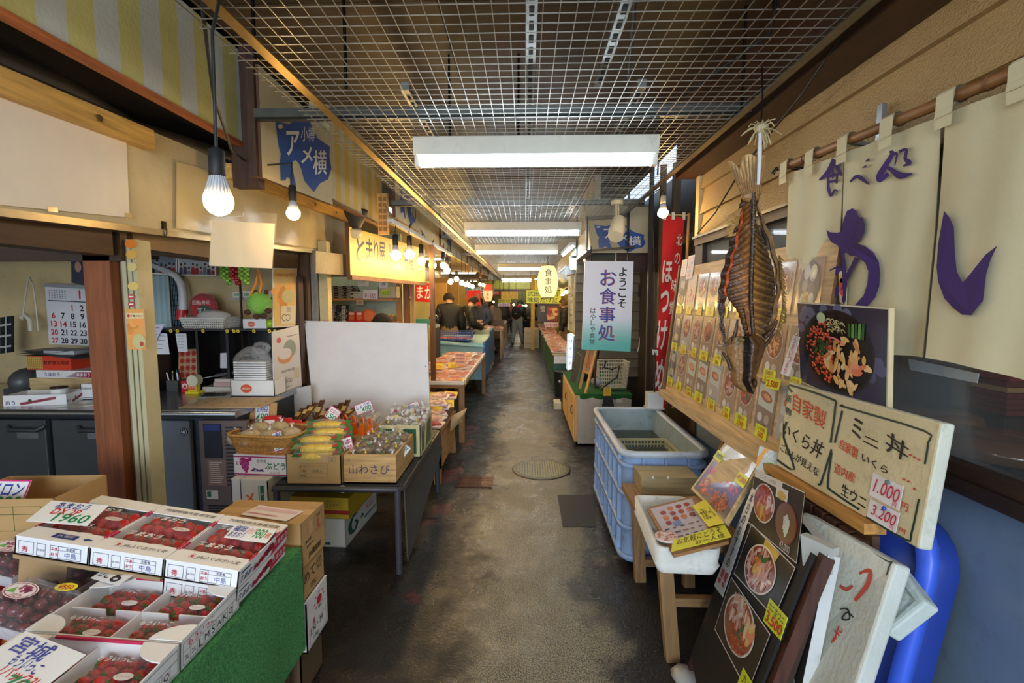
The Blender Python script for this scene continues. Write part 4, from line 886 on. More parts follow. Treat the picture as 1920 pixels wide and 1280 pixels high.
mb=MB();f=Fy(3.75,(538,732),(582,722),(585,790),(545,800));mb.slab(f,.012,(206,206,204),'painted');solo('white_board','small white board standing left of the big blank board','board',mb)
# the big blank board
tl,tr,br,bl=PY(570,601,4.03),PY(801,606,4.03),PY(808,820,3.885),PY(592,812,3.885)
o=thing('sign_board','big blank white board leaning behind the goods on the black table','sign board',(bl+br)/2);f=Fr(tl,tr,br,bl);b=MB();b.slab(f,.018,(232,228,226),'paper',(150,130,100));b.build('panel',o,bev=.002)
b=MB()
for u,v in ((.015,.985),(.985,.02),(.975,.62),(.005,.985)):b.ell(f.at(u,v,.001),.005,(120,116,110),'metal',8,5)
b.tube([f.at(.012,.98,.004),f.at(.0,1.01,.004),f.at(-.01,1.02,-.01)],.0015,(60,58,56),'metal');b.build('screws',o)
# ================================================================ FRUIT STALL (left) : counter, wall, sheets, bulbs, signs
FY0=2.96
o=thing('counter_refrigerator','stainless counter refrigerator with dark doors and brown grille unit behind the posts','refrigerator',(-3.4,3.4,0))
b=MB();b.box(-5.0,FY0+.03,.06,-1.84,3.82,.85,(70,74,80),'metal');b.build('cabinet',o)
b=MB();b.box(-5.0,FY0-.01,.862,-1.815,3.84,.905,(176,178,180),'steel');b.cyl((-5,FY0-.005,.88),(-1.82,FY0-.005,.88),.023,col=(186,188,190),mat='steel',n=14);b.build('worktop',o)
def dx(px):return (px-985)/F*FY0
for i,(a,c,colr)in enumerate(((-4.2,dx(48),(60,61,62)),(dx(57),dx(262),(60,61,62)),(dx(268),dx(336),(104,112,122)))):
    d=MB();d.box(a,FY0-.005,.10,c-.012,FY0+.03,.835,colr,'plastic');dd=d.build('door',o,bev=.006)
    if i<2:
        h=MB();x=c-.13 if i==0 else dx(150);h.tube([(x-.12,FY0-.012,.795),(x-.09,FY0-.035,.775),(x+.09,FY0-.035,.775),(x+.12,FY0-.012,.795)],.014,(50,52,54),'plastic',8);h.box(x-.07,FY0-.009,.715,x+.07,FY0-.005,.765,(150,154,158),'metal');h.build('handle',dd)
    else:
        h=MB();c3=V((dx(322),FY0-.006,.765));h.cyl(c3,c3-V((0,.003,0)),.026,col=(24,38,60),mat='gloss',n=20);f=Fr(c3+V((-.02,-.0035,.02)),c3+V((.02,-.0035,.02)),c3+V((.02,-.0035,-.02)),c3+V((-.02,-.0035,-.02)));h.disc(f,.5,.5,.5,.5,(220,226,230),n=20,h=.0004);h.disc(f,.5,.5,.44,.44,(24,38,60),h=.0008);h.poly(f,[(.25,.3),(.4,.75),(.5,.55),(.6,.7),(.75,.3)],(220,226,230),h=.0012);h.build('badge',dd)
b=MB();x0,x1=dx(352),dx(446);b.box(x0,FY0-.012,.04,x1,FY0+.03,.84,(108,94,90),'plastic')
f=Fr((x0,FY0-.012,.84),(x1,FY0-.012,.84),(x1,FY0-.012,.04),(x0,FY0-.012,.04))
for i in range(17):b.rect(f,.55,.94-i*.029,.92,.953-i*.029,(40,36,36),h=.0015)
for i in range(12):b.rect(f,.12,.30-i*.022,.94,.312-i*.022,(30,28,28),h=.0015)
b.build('grille_unit',o,bev=.004)
b=MB();b.box(dx(362),FY0-.016,.60,dx(397),FY0-.010,.82,(26,24,34),'gloss');b.box(dx(364),FY0-.018,.775,dx(395),FY0-.016,.815,(40,52,120),'gloss');b.build('display',o)
b=MB();f=Fr((dx(366),FY0-.0125,.585),(dx(402),FY0-.0125,.585),(dx(402),FY0-.0125,.42),(dx(366),FY0-.0125,.42));b.rect(f,0,0,1,1,(140,112,100),h=.001)
for i in range(11):b.rect(f,.1,.9-i*.08,.1+random.uniform(.5,.85),.925-i*.08,(214,200,190),h=.0015)
f2=Fr((dx(361),FY0-.0125,.40),(dx(384),FY0-.0125,.40),(dx(384),FY0-.0125,.33),(dx(361),FY0-.0125,.33));b.rect(f2,0,0,1,.8,(220,214,206),h=.001);b.rect(f2,.05,.2,.4,.7,(40,110,80),h=.0015);b.build('sticker',o)
CZ=.905
def onY(px,Y):return (px-985)/F*Y
# things on the counter -----------------------------------------------------------------
def oval_logo(b,f,u=.5,v=.5,ru=.16,rv=.3):b.disc(f,u,v,ru,rv,(222,96,44));b.text(f,'産地直送',u-ru*.7,v-rv*.3,u+ru*.7,v+rv*.3,WHITE,h=.0018,bold=.02)
cardbox('gift_box','white gift box with orange oval on the steel counter',T((onY(418,3.40)+onY(503,3.40))/2,3.48,CZ),.32,.17,.115,(236,236,234),True,lambda b,f:oval_logo(b,f,.36,.5,.13,.27),mat='paper')
o=thing('tray_stack','stack of white trays wrapped in clear plastic standing in the white gift box','wrapped trays',(-2.0,3.48,CZ+.09));b=MB()
for i in range(9):b.box(-2.115,3.42,CZ+.10+i*.017,-1.875,3.54,CZ+.112+i*.017,(236,236,236),'plastic')
b.build('trays',o);b=MB();b.ell((-2.0,3.48,CZ+.22),(.145,.08,.135),(246,246,246),'film',16,10,jit=.06);b.ell((-1.94,3.49,CZ+.34),(.07,.05,.05),(246,246,246),'film',12,8,jit=.1);b.build('plastic_wrap',o)
mb=MB();M=T(onY(420,3.15),3.17,CZ+.002)@RZ(3);mb.obox(M,-.27,-.16,0,.25,.16,.004,(196,172,138),'card')
for i in range(5):
    for j in range(3):mb.obox(M,-.2+i*.1,-.1+j*.1,.004,-.185+i*.1,-.09+j*.1,.0045,(60,48,36))
solo('cardboard_sheet','flat perforated cardboard sheet lying at the right end of the steel counter','cardboard',mb)
o=thing('calculator','grey desk calculator lying on the steel counter','calculator',(onY(386,3.36),3.36,CZ));M=T(onY(386,3.36),3.38,CZ+.004)@RZ(14)@RX(6);b=MB();b.obox(M,-.10,-.06,0,.10,.06,.014,(140,144,148),'plastic');b.build('body',o,bev=.003)
b=MB()
for i in range(6):
    for j in range(4):b.obox(M,-.085+i*.026,-.05+j*.02,.014,-.065+i*.026,-.036+j*.02,.019,(50,52,56),'plastic')
b.build('keys',o);b=MB();b.obox(M,-.085,.032,.014,.085,.055,.017,(150,160,140),'gloss');b.build('screen',o)
# black shelf unit
o=thing('shelf_unit','black desk shelf unit with pigeonholes standing on the steel counter','shelf',(-2.3,3.7,CZ));SZ=1.385
for px in (284,366,424,506):
    b=MB();x=onY(px,3.62);b.box(x-.009,3.56,CZ,x+.009,3.84,SZ-.016,(28,27,28),'plastic');b.build('upright',o)
b=MB();b.box(onY(284,3.62)-.012,3.55,SZ-.016,onY(506,3.62)+.012,3.85,SZ,(30,29,30),'plastic');b.build('top_board',o)
b=MB();b.box(onY(284,3.62),3.825,CZ,onY(506,3.62),3.84,SZ-.016,(22,21,22),'plastic');b.build('back_board',o)
b=MB()
for px in (305,318,368,415,428,436,467,497,508):x=onY(px,3.54);f=Fr((x-.015,3.545,SZ+.005),(x+.015,3.545,SZ+.005),(x+.015,3.545,SZ-.04),(x-.015,3.545,SZ-.04));b.disc(f,.5,.5,.42,.3,(236,206,40),ang=.9+random.uniform(-.3,.3));b.disc(f,.5,.5,.2,.12,(60,50,20),h=.0014,ang=.9)
b.build('stickers',o)
# on top of shelf
def plastic_basket(name,label,M,w_,d,h,col,nx=14,nz=4,taper=.9,cat='basket'):
    o=thing(name,label,cat,M@V((0,0,0)));b=MB()
    for s in (-1,1):
        for ax in (0,1):
            L_=w_ if ax==0 else d;n=max(3,int(nx*L_/w_))
            def pt(u,v):
                k=taper+(1-taper)*v;a=(u-.5)*L_*k;q=s*(d if ax==0 else w_)/2*k
                return M@(V((a,q,v*h))if ax==0 else V((q,a,v*h)))
            for i in range(n+1):b.bar(pt(i/n,0),pt(i/n,1),.006,.004,col,'plastic',up=(0,1,0.1))
            for j in range(nz+1):b.bar(pt(0,j/nz),pt(1,j/nz),.004,.008,col,'plastic')
    b.build('lattice',o)
    b=MB();r=[M@V((sx*w_/2,sy*d/2,h))for sx,sy in ((-1,-1),(1,-1),(1,1),(-1,1))]
    for i in range(4):b.bar(r[i],r[(i+1)%4],.014,.014,col,'plastic')
    b.build('rim',o);b=MB();b.obox(M,-w_/2*taper,-d/2*taper,0,w_/2*taper,d/2*taper,.003,col,'plastic');b.build('bottom',o)
    return o
plastic_basket('plastic_basket','flat white lattice basket with bags on the black shelf unit',T(onY(380,3.66),3.70,SZ)@RZ(-3),.36,.20,.075,(210,212,206),20,4)
mb=MB();mb.ell((onY(392,3.7),3.70,SZ+.075),(.13,.08,.06),(240,240,240),'haze',14,8,jit=.12);mb.ell((onY(375,3.7),3.70,SZ+.05),(.13,.07,.03),(190,186,180),'paper',12,6,jit=.15);solo('plastic_bags','crumpled white bags lying in the flat lattice basket','bag',mb)
o=thing('tissue_box','white tissue box with orange oval on the black shelf unit','tissue box',(onY(471,3.62),3.66,SZ));b=MB();x=onY(471,3.62);b.box(x-.09,3.61,SZ,x+.09,3.71,SZ+.07,(234,234,234),'paper');f=Fr((x-.09,3.61,SZ+.07),(x+.09,3.61,SZ+.07),(x+.09,3.61,SZ),(x-.09,3.61,SZ));oval_logo(b,f,.36,.45,.16,.3);b.build('carton',o);b=MB();b.ell((x-.01,3.66,SZ+.08),(.03,.02,.022),(240,240,240),'paper',8,6,jit=.2);b.build('tissue',o)
mb=MB();c=V((onY(498,3.6),3.62,SZ+.036));mb.ell(c,.035,(166,200,50),'gloss',16,10);mb.cyl(c+V((0,0,.033)),c+V((.004,0,.045)),.003,col=(90,70,40),n=6);solo('green_apple','yellow green apple on the shelf unit beside the tissue box','apple',mb)
# items inside the pigeonholes
o=thing('tape_dispenser','bright yellow tape dispenser on the steel counter below the shelf','tape dispenser',(onY(347,3.5),3.5,CZ));x=onY(347,3.5);b=MB();b.box(x-.05,3.46,CZ,x+.05,3.53,CZ+.02,(230,214,40),'plastic');b.box(x-.035,3.47,CZ+.02,x+.03,3.52,CZ+.085,(230,214,40),'plastic');b.build('stand',o,bev=.004);b=MB();b.cyl((x+.005,3.465,CZ+.10),(x+.005,3.525,CZ+.10),.042,col=(220,216,190),mat='plastic',n=20);b.build('tape_roll',o);b=MB();f=Fr((x-.03,3.4695,CZ+.08),(x+.025,3.4695,CZ+.08),(x+.025,3.4695,CZ+.03),(x-.03,3.4695,CZ+.03));b.rect(f,0,0,1,1,(226,110,50));b.text(f,'セロ',.1,.2,.9,.8,WHITE,h=.0016);b.build('label',o)
mb=MB();x=onY(329,3.55);mb.box(x-.03,3.54,CZ,x+.03,3.6,CZ+.085,(196,30,36),'plastic');f=Fr((x-.03,3.54,CZ+.085),(x+.03,3.54,CZ+.085),(x+.03,3.54,CZ),(x-.03,3.54,CZ));mb.disc(f,.5,.55,.34,.25,WHITE);mb.disc(f,.5,.5,.2,.15,(196,30,36),h=.0014);solo('red_tin','small red box with white ring mark beside the yellow tape dispenser','box',mb)
mb=MB();x=onY(307,3.6);mb.box(x-.05,3.58,CZ,x+.04,3.66,CZ+.08,(70,70,72),'plastic')
for i in range(7):p=V((x-.04+i*.012,3.60+.02*(i%3),CZ+.07));mb.cyl(p,p+V((random.uniform(-.02,.02),0,.07+.01*(i%3))),.005,col=random.choice([(220,220,220),(60,80,160),(30,30,30),(210,206,60)]),mat='plastic',n=6)
solo('pen_holder','grey pen holder full of pens at the left of the shelf','pen holder',mb)
mb=MB();x=onY(331,3.70);f=Fr((x-.085,3.75,CZ+.30),(x+.07,3.75,CZ+.31),(x+.07,3.72,CZ+.01),(x-.085,3.72,CZ+.01));mb.slab(f,.003,(188,150,110),'paper')
for i in range(3):
    for j in range(5):mb.disc(f,.2+i*.3,.12+j*.19,.12,.075,(180,50,36));mb.rect(f,.14+i*.3,.11+j*.19,.26+i*.3,.13+j*.19,(90,20,16),h=.0014)
solo('sticker_sheet','sheet of red round stickers leaning at the back of the shelf','sticker sheet',mb)
mb=MB();x=onY(404,3.55);mb.box(x-.16,3.54,CZ,x+.08,3.68,CZ+.04,(222,220,214),'plastic');mb.box(x-.08,3.55,CZ+.042,x+.08,3.66,CZ+.075,(206,176,172),'paper');mb.box(x-.07,3.55,CZ+.077,x+.07,3.66,CZ+.10,(222,214,208),'paper');solo('receipt_pads','pile of pink and white pads on the counter beside the white gift box','paper',mb)
o=thing('kitchen_knives','black handled knives lying on top of the pads','knife',(onY(400,3.56),3.58,CZ+.10));b=MB();x=onY(404,3.56);b.bar((x-.06,3.56,CZ+.125),(x+.10,3.62,CZ+.15),.03,.02,(26,24,24),'plastic');b.build('handle',o);b=MB();b.bar((x-.14,3.54,CZ+.11),(x-.05,3.565,CZ+.125),.03,.004,(150,150,150),'metal');b.build('blade',o)
def note(label,a,b_,c,d,Y,lines=5,colr=(216,216,222),ink=(80,80,120)):
    f=Fy(Y,a,b_,c,d);mb=MB();mb.slab(f,.001,colr,'paper')
    for i in range(lines):mb.rect(f,.12,.86-i*.8/lines,random.uniform(.5,.88),.88-i*.8/lines,ink)
    return solo('paper_note',label,'note',mb,'notes hanging in the fruit stall')
note('tilted lilac note hanging from the left end of the shelf unit',(283,609),(309,607),(280,663),(272,655),3.52,7,(206,200,222))
note('white note hanging beside the lilac note',(297,624),(313,625),(318,664),(287,664),3.54,4)
note('small white note hanging from the middle of the shelf unit',(329,625),(349,625),(352,660),(334,659),3.54,5)
note('white note with red seal marks hanging inside the shelf',(413,662),(427,661),(428,690),(413,690),3.6,0)
# back wall: curtain, photos, fan disc, arm, calendar
o=thing('curtain','pale blue curtain hanging at the small window in the stall back wall','curtain',(onY(296,3.96),3.95,1.25));b=MB()
x0,x1=onY(262,3.95),onY(312,3.95)
b.grid(lambda u,v:V((x0+(x1-x0)*u,3.95+.014*math.sin(u*30)-.01,1.24+.56*v)),40,4,(156,178,182),'cloth');b.build('cloth',o);b=MB();b.cyl((x0-.02,3.95,1.81),(onY(332,3.95),3.95,1.81),.008,col=(200,200,196),mat='metal',n=8);b.build('rod',o)
mb=MB();
for i in range(7):x=onY(314+i*2.8,3.97);mb.box(x-.002,3.968,1.3,x+.002,3.974,1.8,(30,32,36),'metal')
for i in range(12):mb.box(onY(313,3.97),3.966,1.3+i*.042,onY(332,3.97),3.972,1.304+i*.042,(30,32,36),'metal')
mb.box(onY(312,3.98),3.975,1.28,onY(333,3.98),3.985,1.82,(150,180,196),'gloss');solo('window_screen','small dark lattice window beside the pale blue curtain','window screen',mb)
def photo(label,fr,bg,seed):
    random.seed(seed);mb=MB();mb.slab(fr,.002,(226,224,222),'glossprint');mb.rect(fr,.03,.05,.97,.95,bg,'glossprint')
    for i in range(9):
        u=.08+i*.105;v=.25+random.uniform(-.06,.2);c=random.choice([(30,30,40),(150,40,46),(60,70,96),(110,112,116),(70,60,80)])
        mb.poly(fr,[(u-.05,.06),(u+.05,.06),(u+.045,v),(u,v+.1),(u-.045,v)],c,'glossprint',.0014);mb.disc(fr,u,v+.15,.025,.10,(206,170,150),'glossprint',.0016,12);mb.disc(fr,u,v+.2,.026,.07,(30,24,24),'glossprint',.0018,12)
    return solo('group_photo',label,'photo',mb,'photo strips on the stall wall')
photo('photo print of people in dark coats at the left of the wall strip',Fy(3.93,(258,470),(332,476),(332,517),(258,511)),(120,130,140),3)
photo('photo print with red and blue coats at the right of the wall strip',Fy(3.93,(334,479),(405,483),(405,517),(334,516)),(170,176,180),5);random.seed(11)
mb=MB();mb.slab(Fy(3.9,(256,487),(268,487),(330,510),(318,517)),.02,(176,178,180),'painted');solo('wall_bracket','pale grey sloping shelf bracket in front of the photo prints','bracket',mb)
mb=MB();c=PY(381,578,3.85);mb.cyl(c+V((0,.012,0)),c,.12,col=(176,34,36),mat='gloss',n=32);f=Fr(c+V((-.12,-.001,.12)),c+V((.12,-.001,.12)),c+V((.12,-.001,-.12)),c+V((-.12,-.001,-.12)));mb.disc(f,.5,.5,.46,.46,(60,70,64),h=.0008,n=28);mb.disc(f,.5,.5,.43,.43,(176,34,36),h=.0012,n=28);mb.disc(f,.55,.42,.25,.18,(50,80,66),h=.0018);mb.text(f,'回転寿司',.15,.6,.75,.8,WHITE,h=.002);mb.text(f,'すし',.3,.3,.7,.55,WHITE,h=.0024);solo('round_fan','red round paper fan with white lettering on the stall back wall','fan',mb)
mb=MB();mb.tube([PY(*p,3.88)for p in ((318,512),(330,517),(339,530),(343,548),(344,575),(342,598))],[.02,.026,.03,.032,.032,.04],(206,206,208),'plastic',10);mb.cyl(PY(342,580,3.88),PY(341,600,3.88),.042,col=(180,34,36),mat='plastic');solo('desk_lamp_arm','white curved lamp arm with red base behind the lattice basket','lamp',mb)
o=thing('calendar','white wall calendar with a big number grid left of the wooden post','calendar',PY(140,640,3.93));b=MB();CF=Fy(3.93,(84,533),(216,540),(222,650),(92,645));b.slab(CF,.004,(222,222,224),'paper');b.build('sheets',o)
b=MB();b.rect(CF,0,.96,1,1.02,(150,154,160),h=.002);b.rect(CF,.03,.73,.97,.745,(40,40,44));b.border(CF,.36,.76,.62,.95,.001,(120,120,124));b.text(CF,'1',.45,.78,.53,.93,(206,40,44),bold=.04)
for k,u in ((0,.05),(1,.66)):
    for r in range(5):
        for q in range(7):b.rect(CF,u+q*.037,.78+r*.03,u+q*.037+.016,.792+r*.03,(206,40,44)if q==0 else (70,70,74))
d=-1
for r in range(5):
    for q in range(7):
        d+=1;n=d-1
        if n<1 or n>31:continue
        u=.03+q*.138;v=.58-r*.14;red=q==0 or n in (1,14);b.text(CF,str(n),u+.015,v,u+.115,v+.10,(206,40,44)if red else (34,34,38),bold=.03)
b.build('print',o)
mb=MB();mb.slab(Fy(3.9,(133,480),(158,483),(160,535),(134,530)),.004,(60,64,86),'glossprint');c=PY(146,500,3.893);mb.ell(c,(.03,.002,.045),(190,150,130),'print');solo('portrait_poster','small dark poster above the calendar behind the wooden post','poster',mb)
# shelf high at left with stuff
mb=MB();mb.box(-4.6,3.70,1.93,-3.0,3.95,1.955,(76,56,40),'wood_x');solo('wall_shelf','dark wooden wall shelf high on the stall back wall','shelf',mb)
x=-4.45;i=0
while x<-3.35:
    w_=random.uniform(.06,.22);h=random.uniform(.10,.17);mb=MB();mb.box(x,3.74,1.956,x+w_,3.92,1.956+h,random.choice([(110,70,50),(150,110,60),(60,56,60),(130,40,40),(176,170,150)]),'card');mb.box(x+.01,3.737,1.98,x+w_-.01,3.74,1.956+h*.6,random.choice([(170,140,90),(120,50,40),(90,90,96)]),'print')
    solo('shelf_box','small box standing on the dark wall shelf, %s from the left'%['first','second','third','fourth','fifth','sixth','seventh','eighth','ninth','tenth','eleventh','twelfth','thirteenth'][i],'box',mb,'boxes on the dark wall shelf');x+=w_+.02;i+=1
# left pile on the counter behind the post
wd=(198,168,118)
o=thing('wooden_box','pale wooden box on the steel counter left of the wooden post','crate',(onY(100,3.45),3.45,CZ));b=MB();x0,x1=onY(30,3.4),onY(168,3.4);
for nm,a in (('front_board',(x0,3.36,CZ,x1,3.372,CZ+.125)),('rear_board',(x0,3.6,CZ,x1,3.612,CZ+.125)),('side_board',(x0,3.372,CZ,x0+.012,3.6,CZ+.125)),('side_board',(x1-.012,3.372,CZ,x1,3.6,CZ+.125)),('lid_board',(x0,3.36,CZ+.125,x1,3.612,CZ+.132))):
    b=MB();b.box(*a,wd,'wood_x');b.build(nm,o)
def art_red(b,f):b.rect(f,0,0,1,1,(226,222,220));b.text(f,'あまおう',.05,.2,.5,.8,(40,50,110),bold=.03);b.poly(f,[(.5,.1),(1,.1),(1,.9),(.7,.9)],(190,30,60));b.text(f,'あまおう',.66,.25,.97,.75,WHITE,h=.0018,bold=.02)
cardbox('carton_tray','flat white and red strawberry carton lying on the pale wooden box',T(onY(118,3.45),3.48,CZ+.135)@RZ(-4),.46,.25,.05,(222,220,218),art=art_red,mat='paper',tape=False)
o=thing('snack_box','orange red snack box with gold pattern on the pile in the stall','box',(onY(72,3.45),3.48,CZ+.19));mb=MB();x0,x1=onY(28,3.42),onY(115,3.42);mb.box(x0,3.38,CZ+.19,x1,3.56,CZ+.29,(206,60,30),'paper');f=Fr((x0,3.38,CZ+.29),(x1,3.38,CZ+.29),(x1,3.38,CZ+.19),(x0,3.38,CZ+.19));mb.rect(f,0,.05,.36,.95,(206,170,90))
for i in range(8):
    for j in range(6):mb.disc(f,.03+i*.043,.12+j*.15,.014,.05,(150,104,40),h=.0014,n=8)
mb.text(f,'おかき',.38,.25,.66,.8,(40,16,10),bold=.05);mb.text(f,'北海道',.68,.35,.95,.7,(90,20,10),bold=.02);mb.build('carton',o)
mb=MB();
for i in range(5):M=T(onY(95,3.45),3.46,CZ+.295+i*.009)@RZ(random.uniform(-12,12));mb.grid(lambda u,v:M@V(((u-.5)*.5,(v-.5)*.26,.02*math.sin(u*5+i)*u)),10,4,jit((150,146,140),14),'paper')
mb.box(onY(60,3.4),3.37,CZ+.30,onY(120,3.4),3.5,CZ+.33,(190,190,190),'paper');solo('newspapers','loose pile of newspapers on top of the orange red snack box','newspaper',mb)
o=thing('paper_cup','white ribbed canister with brown cap on the steel counter','canister',(onY(77,3.15),3.15,CZ));c=V((onY(77,3.15),3.15,CZ));b=MB();b.lathe([(.045,0),(.047,.01)]+[(.047+.002*(i%2),.01+i*.006)for i in range(1,15)]+[(.046,.10)],c,(224,222,218),'paper',22);b.build('body',o);b=MB();b.lathe([(.048,.10),(.048,.112),(.03,.114)],c,(90,70,60),'metal',22);b.build('cap',o)
def art_bottom(b,f):b.rect(f,0,0,1,1,(228,226,224));[b.disc(f,.3+i*.04,.2+i*.035,.05,.13,(190,30,60))for i in range(14)];b.disc(f,.88,.62,.05,.16,WHITE,h=.0014);b.disc(f,.42,.5,.03,.12,(30,70,40),h=.0016);b.text(f,'おう',.02,.1,.2,.5,(40,50,110),bold=.03)
cardbox('carton_tray','white and red strawberry carton on the counter at the left picture edge',T(onY(20,3.06),3.16,CZ)@RZ(12),.36,.2,.07,(226,224,222),True,art_bottom,art_bottom,mat='paper')
def art_wh(b,f):b.text(f,'宮城県産',.06,.6,.5,.85,(60,110,90));b.rect(f,.08,.1,.9,.16,(150,150,156));b.poly(f,[(.5,.35),(.7,.2),(.8,.3),(.65,.45)],BLACK)
cardbox('paper_carton','white carton with green lettering behind the wooden post',T(onY(160,3.32),3.3,CZ),.16,.1,.11,(228,228,228),True,art_wh,mat='paper')
def art_wh2(b,f):b.text(f,'もういっこ',.05,.6,.9,.9,(50,60,140),bold=.02);b.rect(f,.1,.2,.9,.26,(150,150,156))
cardbox('paper_carton','taller white carton with blue lettering behind the wooden post',T(onY(172,3.46),3.435,CZ),.16,.12,.165,(230,230,230),True,art_wh2,mat='paper')
o=thing('counter_leaflet','laminated green and orange leaflet lying on the steel counter','leaflet',(onY(150,3.1),3.1,CZ));b=MB();M=T(onY(150,3.1),3.1,CZ+.001);b.obox(M,-.19,-.09,0,.19,.12,.001,(206,210,190),'glossprint');f=frame_M(M,-.19,-.09,.19,.12,.0012);b.poly(f,[(.2,.9),(.9,.8),(.95,.4),(.6,.5),(.3,.3)],(150,180,90),h=.0006);b.disc(f,.62,.14,.1,.1,(214,90,50),h=.0008);b.build('sheet',o)
mb=MB();mb.tube([PY(*p,3.8)for p in ((42,600),(47,560),(52,525),(56,520),(62,535),(68,580),(72,620))],.006,(206,200,180),'plastic');mb.tube([PY(*p,3.8)for p in ((40,596),(47,590),(56,600),(58,620))],.018,(206,200,180),'plastic');solo('white_cable','cream cable hanging in a loop on the stall back wall','cable',mb)
mb=MB();f=Fy(3.75,(0,595),(22,592),(22,660),(0,663));mb.slab(f,.02,(60,70,76),'metal')
for i in range(3):mb.rect(f,0,.15+i*.3,1,.2+i*.3,(180,184,186),h=.004)
mb.rect(f,.5,0,.6,1,(180,184,186),h=.005);solo('wire_rack','grey wire rack at the left picture edge behind the counter','rack',mb)
mb=MB();c=V((onY(10,3.4),3.42,CZ+.10));mb.ell(c,(.09,.12,.10),(70,72,74),'plastic',14,8);mb.box(c.x-.08,3.32,CZ,c.x+.08,3.52,CZ+.06,(60,62,64),'plastic');solo('scale','dark rounded weighing machine at the left edge of the counter','weighing machine',mb)
# right end posters
def poster(name,label,f,art,col=(226,222,214),t=.004,cat='poster',group=None,mat='print',edge=None):
    mb=MB();mb.slab(f,t,col,mat,edge);art(mb,f);return solo(name,label,cat,mb,group)
def art_p1(b,f):
    b.rect(f,.03,.02,.97,.98,(226,190,110));
    for i in range(10):b.disc(f,random.uniform(.1,.7),random.uniform(.4,.8),.18,.07,jit((226,160,70),18),h=.0012+i*.0002,ang=random.random()*3)
    b.text(f,'melon for YOU',.1,.84,.92,.94,(206,110,60),h=.004);b.disc(f,.62,.52,.28,.12,(196,190,140),h=.0036);b.rect(f,.3,.06,.95,.36,(222,214,190),h=.0036)
    for u in (.45,.62):b.disc(f,u,.16,.11,.06,(60,70,60),h=.004);b.disc(f,u,.16,.09,.048,(222,214,190),h=.0044)
    b.text(f,'直送',.5,.26,.8,.34,(110,110,90),h=.0042)
poster('melon_poster','orange melon poster fixed at the right end of the counter, upper one',Fx(-1.86,(511,502),(557,503),(554,612),(512,614)),art_p1)
def art_p2(b,f):
    b.rect(f,.04,.03,.96,.97,(224,220,214),h=.0005);b.disc(f,.60,.66,.24,.15,(150,160,140));b.disc(f,.42,.56,.27,.12,(222,150,90),h=.0012);b.disc(f,.42,.60,.24,.09,(224,220,214),h=.0015);b.disc(f,.22,.84,.08,.045,(206,90,80));b.rect(f,.5,.86,.9,.87,(60,60,60))
    b.text(f,'夕張メロン',.15,.12,.72,.20,(50,46,46),bold=.02);b.text(f,'北海道の産地直送便',.1,.30,.9,.345,(90,90,90));b.rect(f,.1,.05,.6,.06,(120,120,120));b.rect(f,.72,.15,.92,.32,(214,200,160))
poster('melon_poster','white melon poster in a clear frame at the counter end, lower one',Fx(-1.84,(510,622),(560,610),(566,722),(514,740)),art_p2)
# artificial grapes
for (px,colr,nm)in ((424,(120,170,60),'green artificial grape bunch hanging under the blank card, left one'),(441,(150,24,34),'dark red artificial grape bunch hanging under the blank card'),(457,(130,178,66),'green artificial grape bunch hanging under the blank card, right one')):
    b=MB();o=thing('grape_bunch',nm,'artificial fruit',PY(px,530,3.3),'artificial grapes in the stall');rows_=9
    for r in range(rows_):
        for i in range(4 if r<6 else 2):a=i*1.57+r*.8;b.ell(PY(px,497+r*4.2,3.3)+V((.026*math.cos(a),.026*math.sin(a),0)),.0135,jit(colr,16),'grape',8,6)
    b.build('berries',o);b=MB();b.tube([PY(px,497,3.3),PY(px,478,3.3)],.003,(80,90,50));b.build('stem',o)
o=thing('melon_pouch','round green melon shaped pouch on an orange strap beside the tissue box','pouch',PY(488,600,3.35));c=PY(487,569,3.35);b=MB();b.ell(c,(.082,.07,.082),(120,176,70),'cloth',20,14)
for i in range(26):
    a,p=random.uniform(0,6.28),random.uniform(-1.2,1.2);q=[]
    for k in range(6):p+=random.uniform(-.1,.2);a+=random.uniform(.02,.16);q.append(c+V((.083*math.cos(p)*math.cos(a),.071*math.cos(p)*math.sin(a),.083*math.sin(p))))
    b.tube(q,.0018,(176,206,120),'cloth',4)
b.build('body',o);b=MB()
for dx_,dz in ((-.07,-.06),(.04,-.085),(.075,-.05),(-.01,-.09)):b.ell(c+V((dx_,-.03,dz)),(.026,.02,.02),(74,46,32),'cloth',10,6)
for dx_ in (-.03,.05):b.ell(c+V((dx_,0,.08)),.018,(74,46,32),'cloth',8,6)
b.build('brown_paws',o);b=MB();b.tube([c+V((-.05,-.03,.05)),PY(480,530,3.35),PY(484,503,3.35),PY(490,530,3.35),c+V((.02,-.03,.07))],.008,(224,140,40),'cloth',6);b.build('strap',o)
# small shelves right of the shelf unit with white things
mb=MB();mb.box(onY(431,3.8),3.72,1.60,onY(512,3.8),3.95,1.615,(150,146,140),'metal');solo('wall_shelf','grey metal shelf behind the hanging melon pouch','shelf',mb)
for i in range(4):x=onY(436+i*19,3.8);mb=MB();mb.box(x,3.76,1.616,x+.07,3.9,1.66+.01*(i%2),(214,216,210),'plastic');mb.box(x+.01,3.758,1.63,x+.05,3.76,1.65,(120,170,130),'print');solo('plastic_pack','white packet on the grey metal shelf, %s from the left'%['first','second','third','last'][i],'packet',mb,'packets on the grey metal shelf')
mb=MB();mb.box(onY(450,3.75),3.70,CZ,onY(452,3.75),3.72,1.79,(60,40,28),'wood_z');mb.box(-2.05,3.9,CZ,-1.84,3.98,1.79,(70,44,28),'wood_z');solo('corner_panel','dark wooden corner panel behind the counter end','panel',mb)
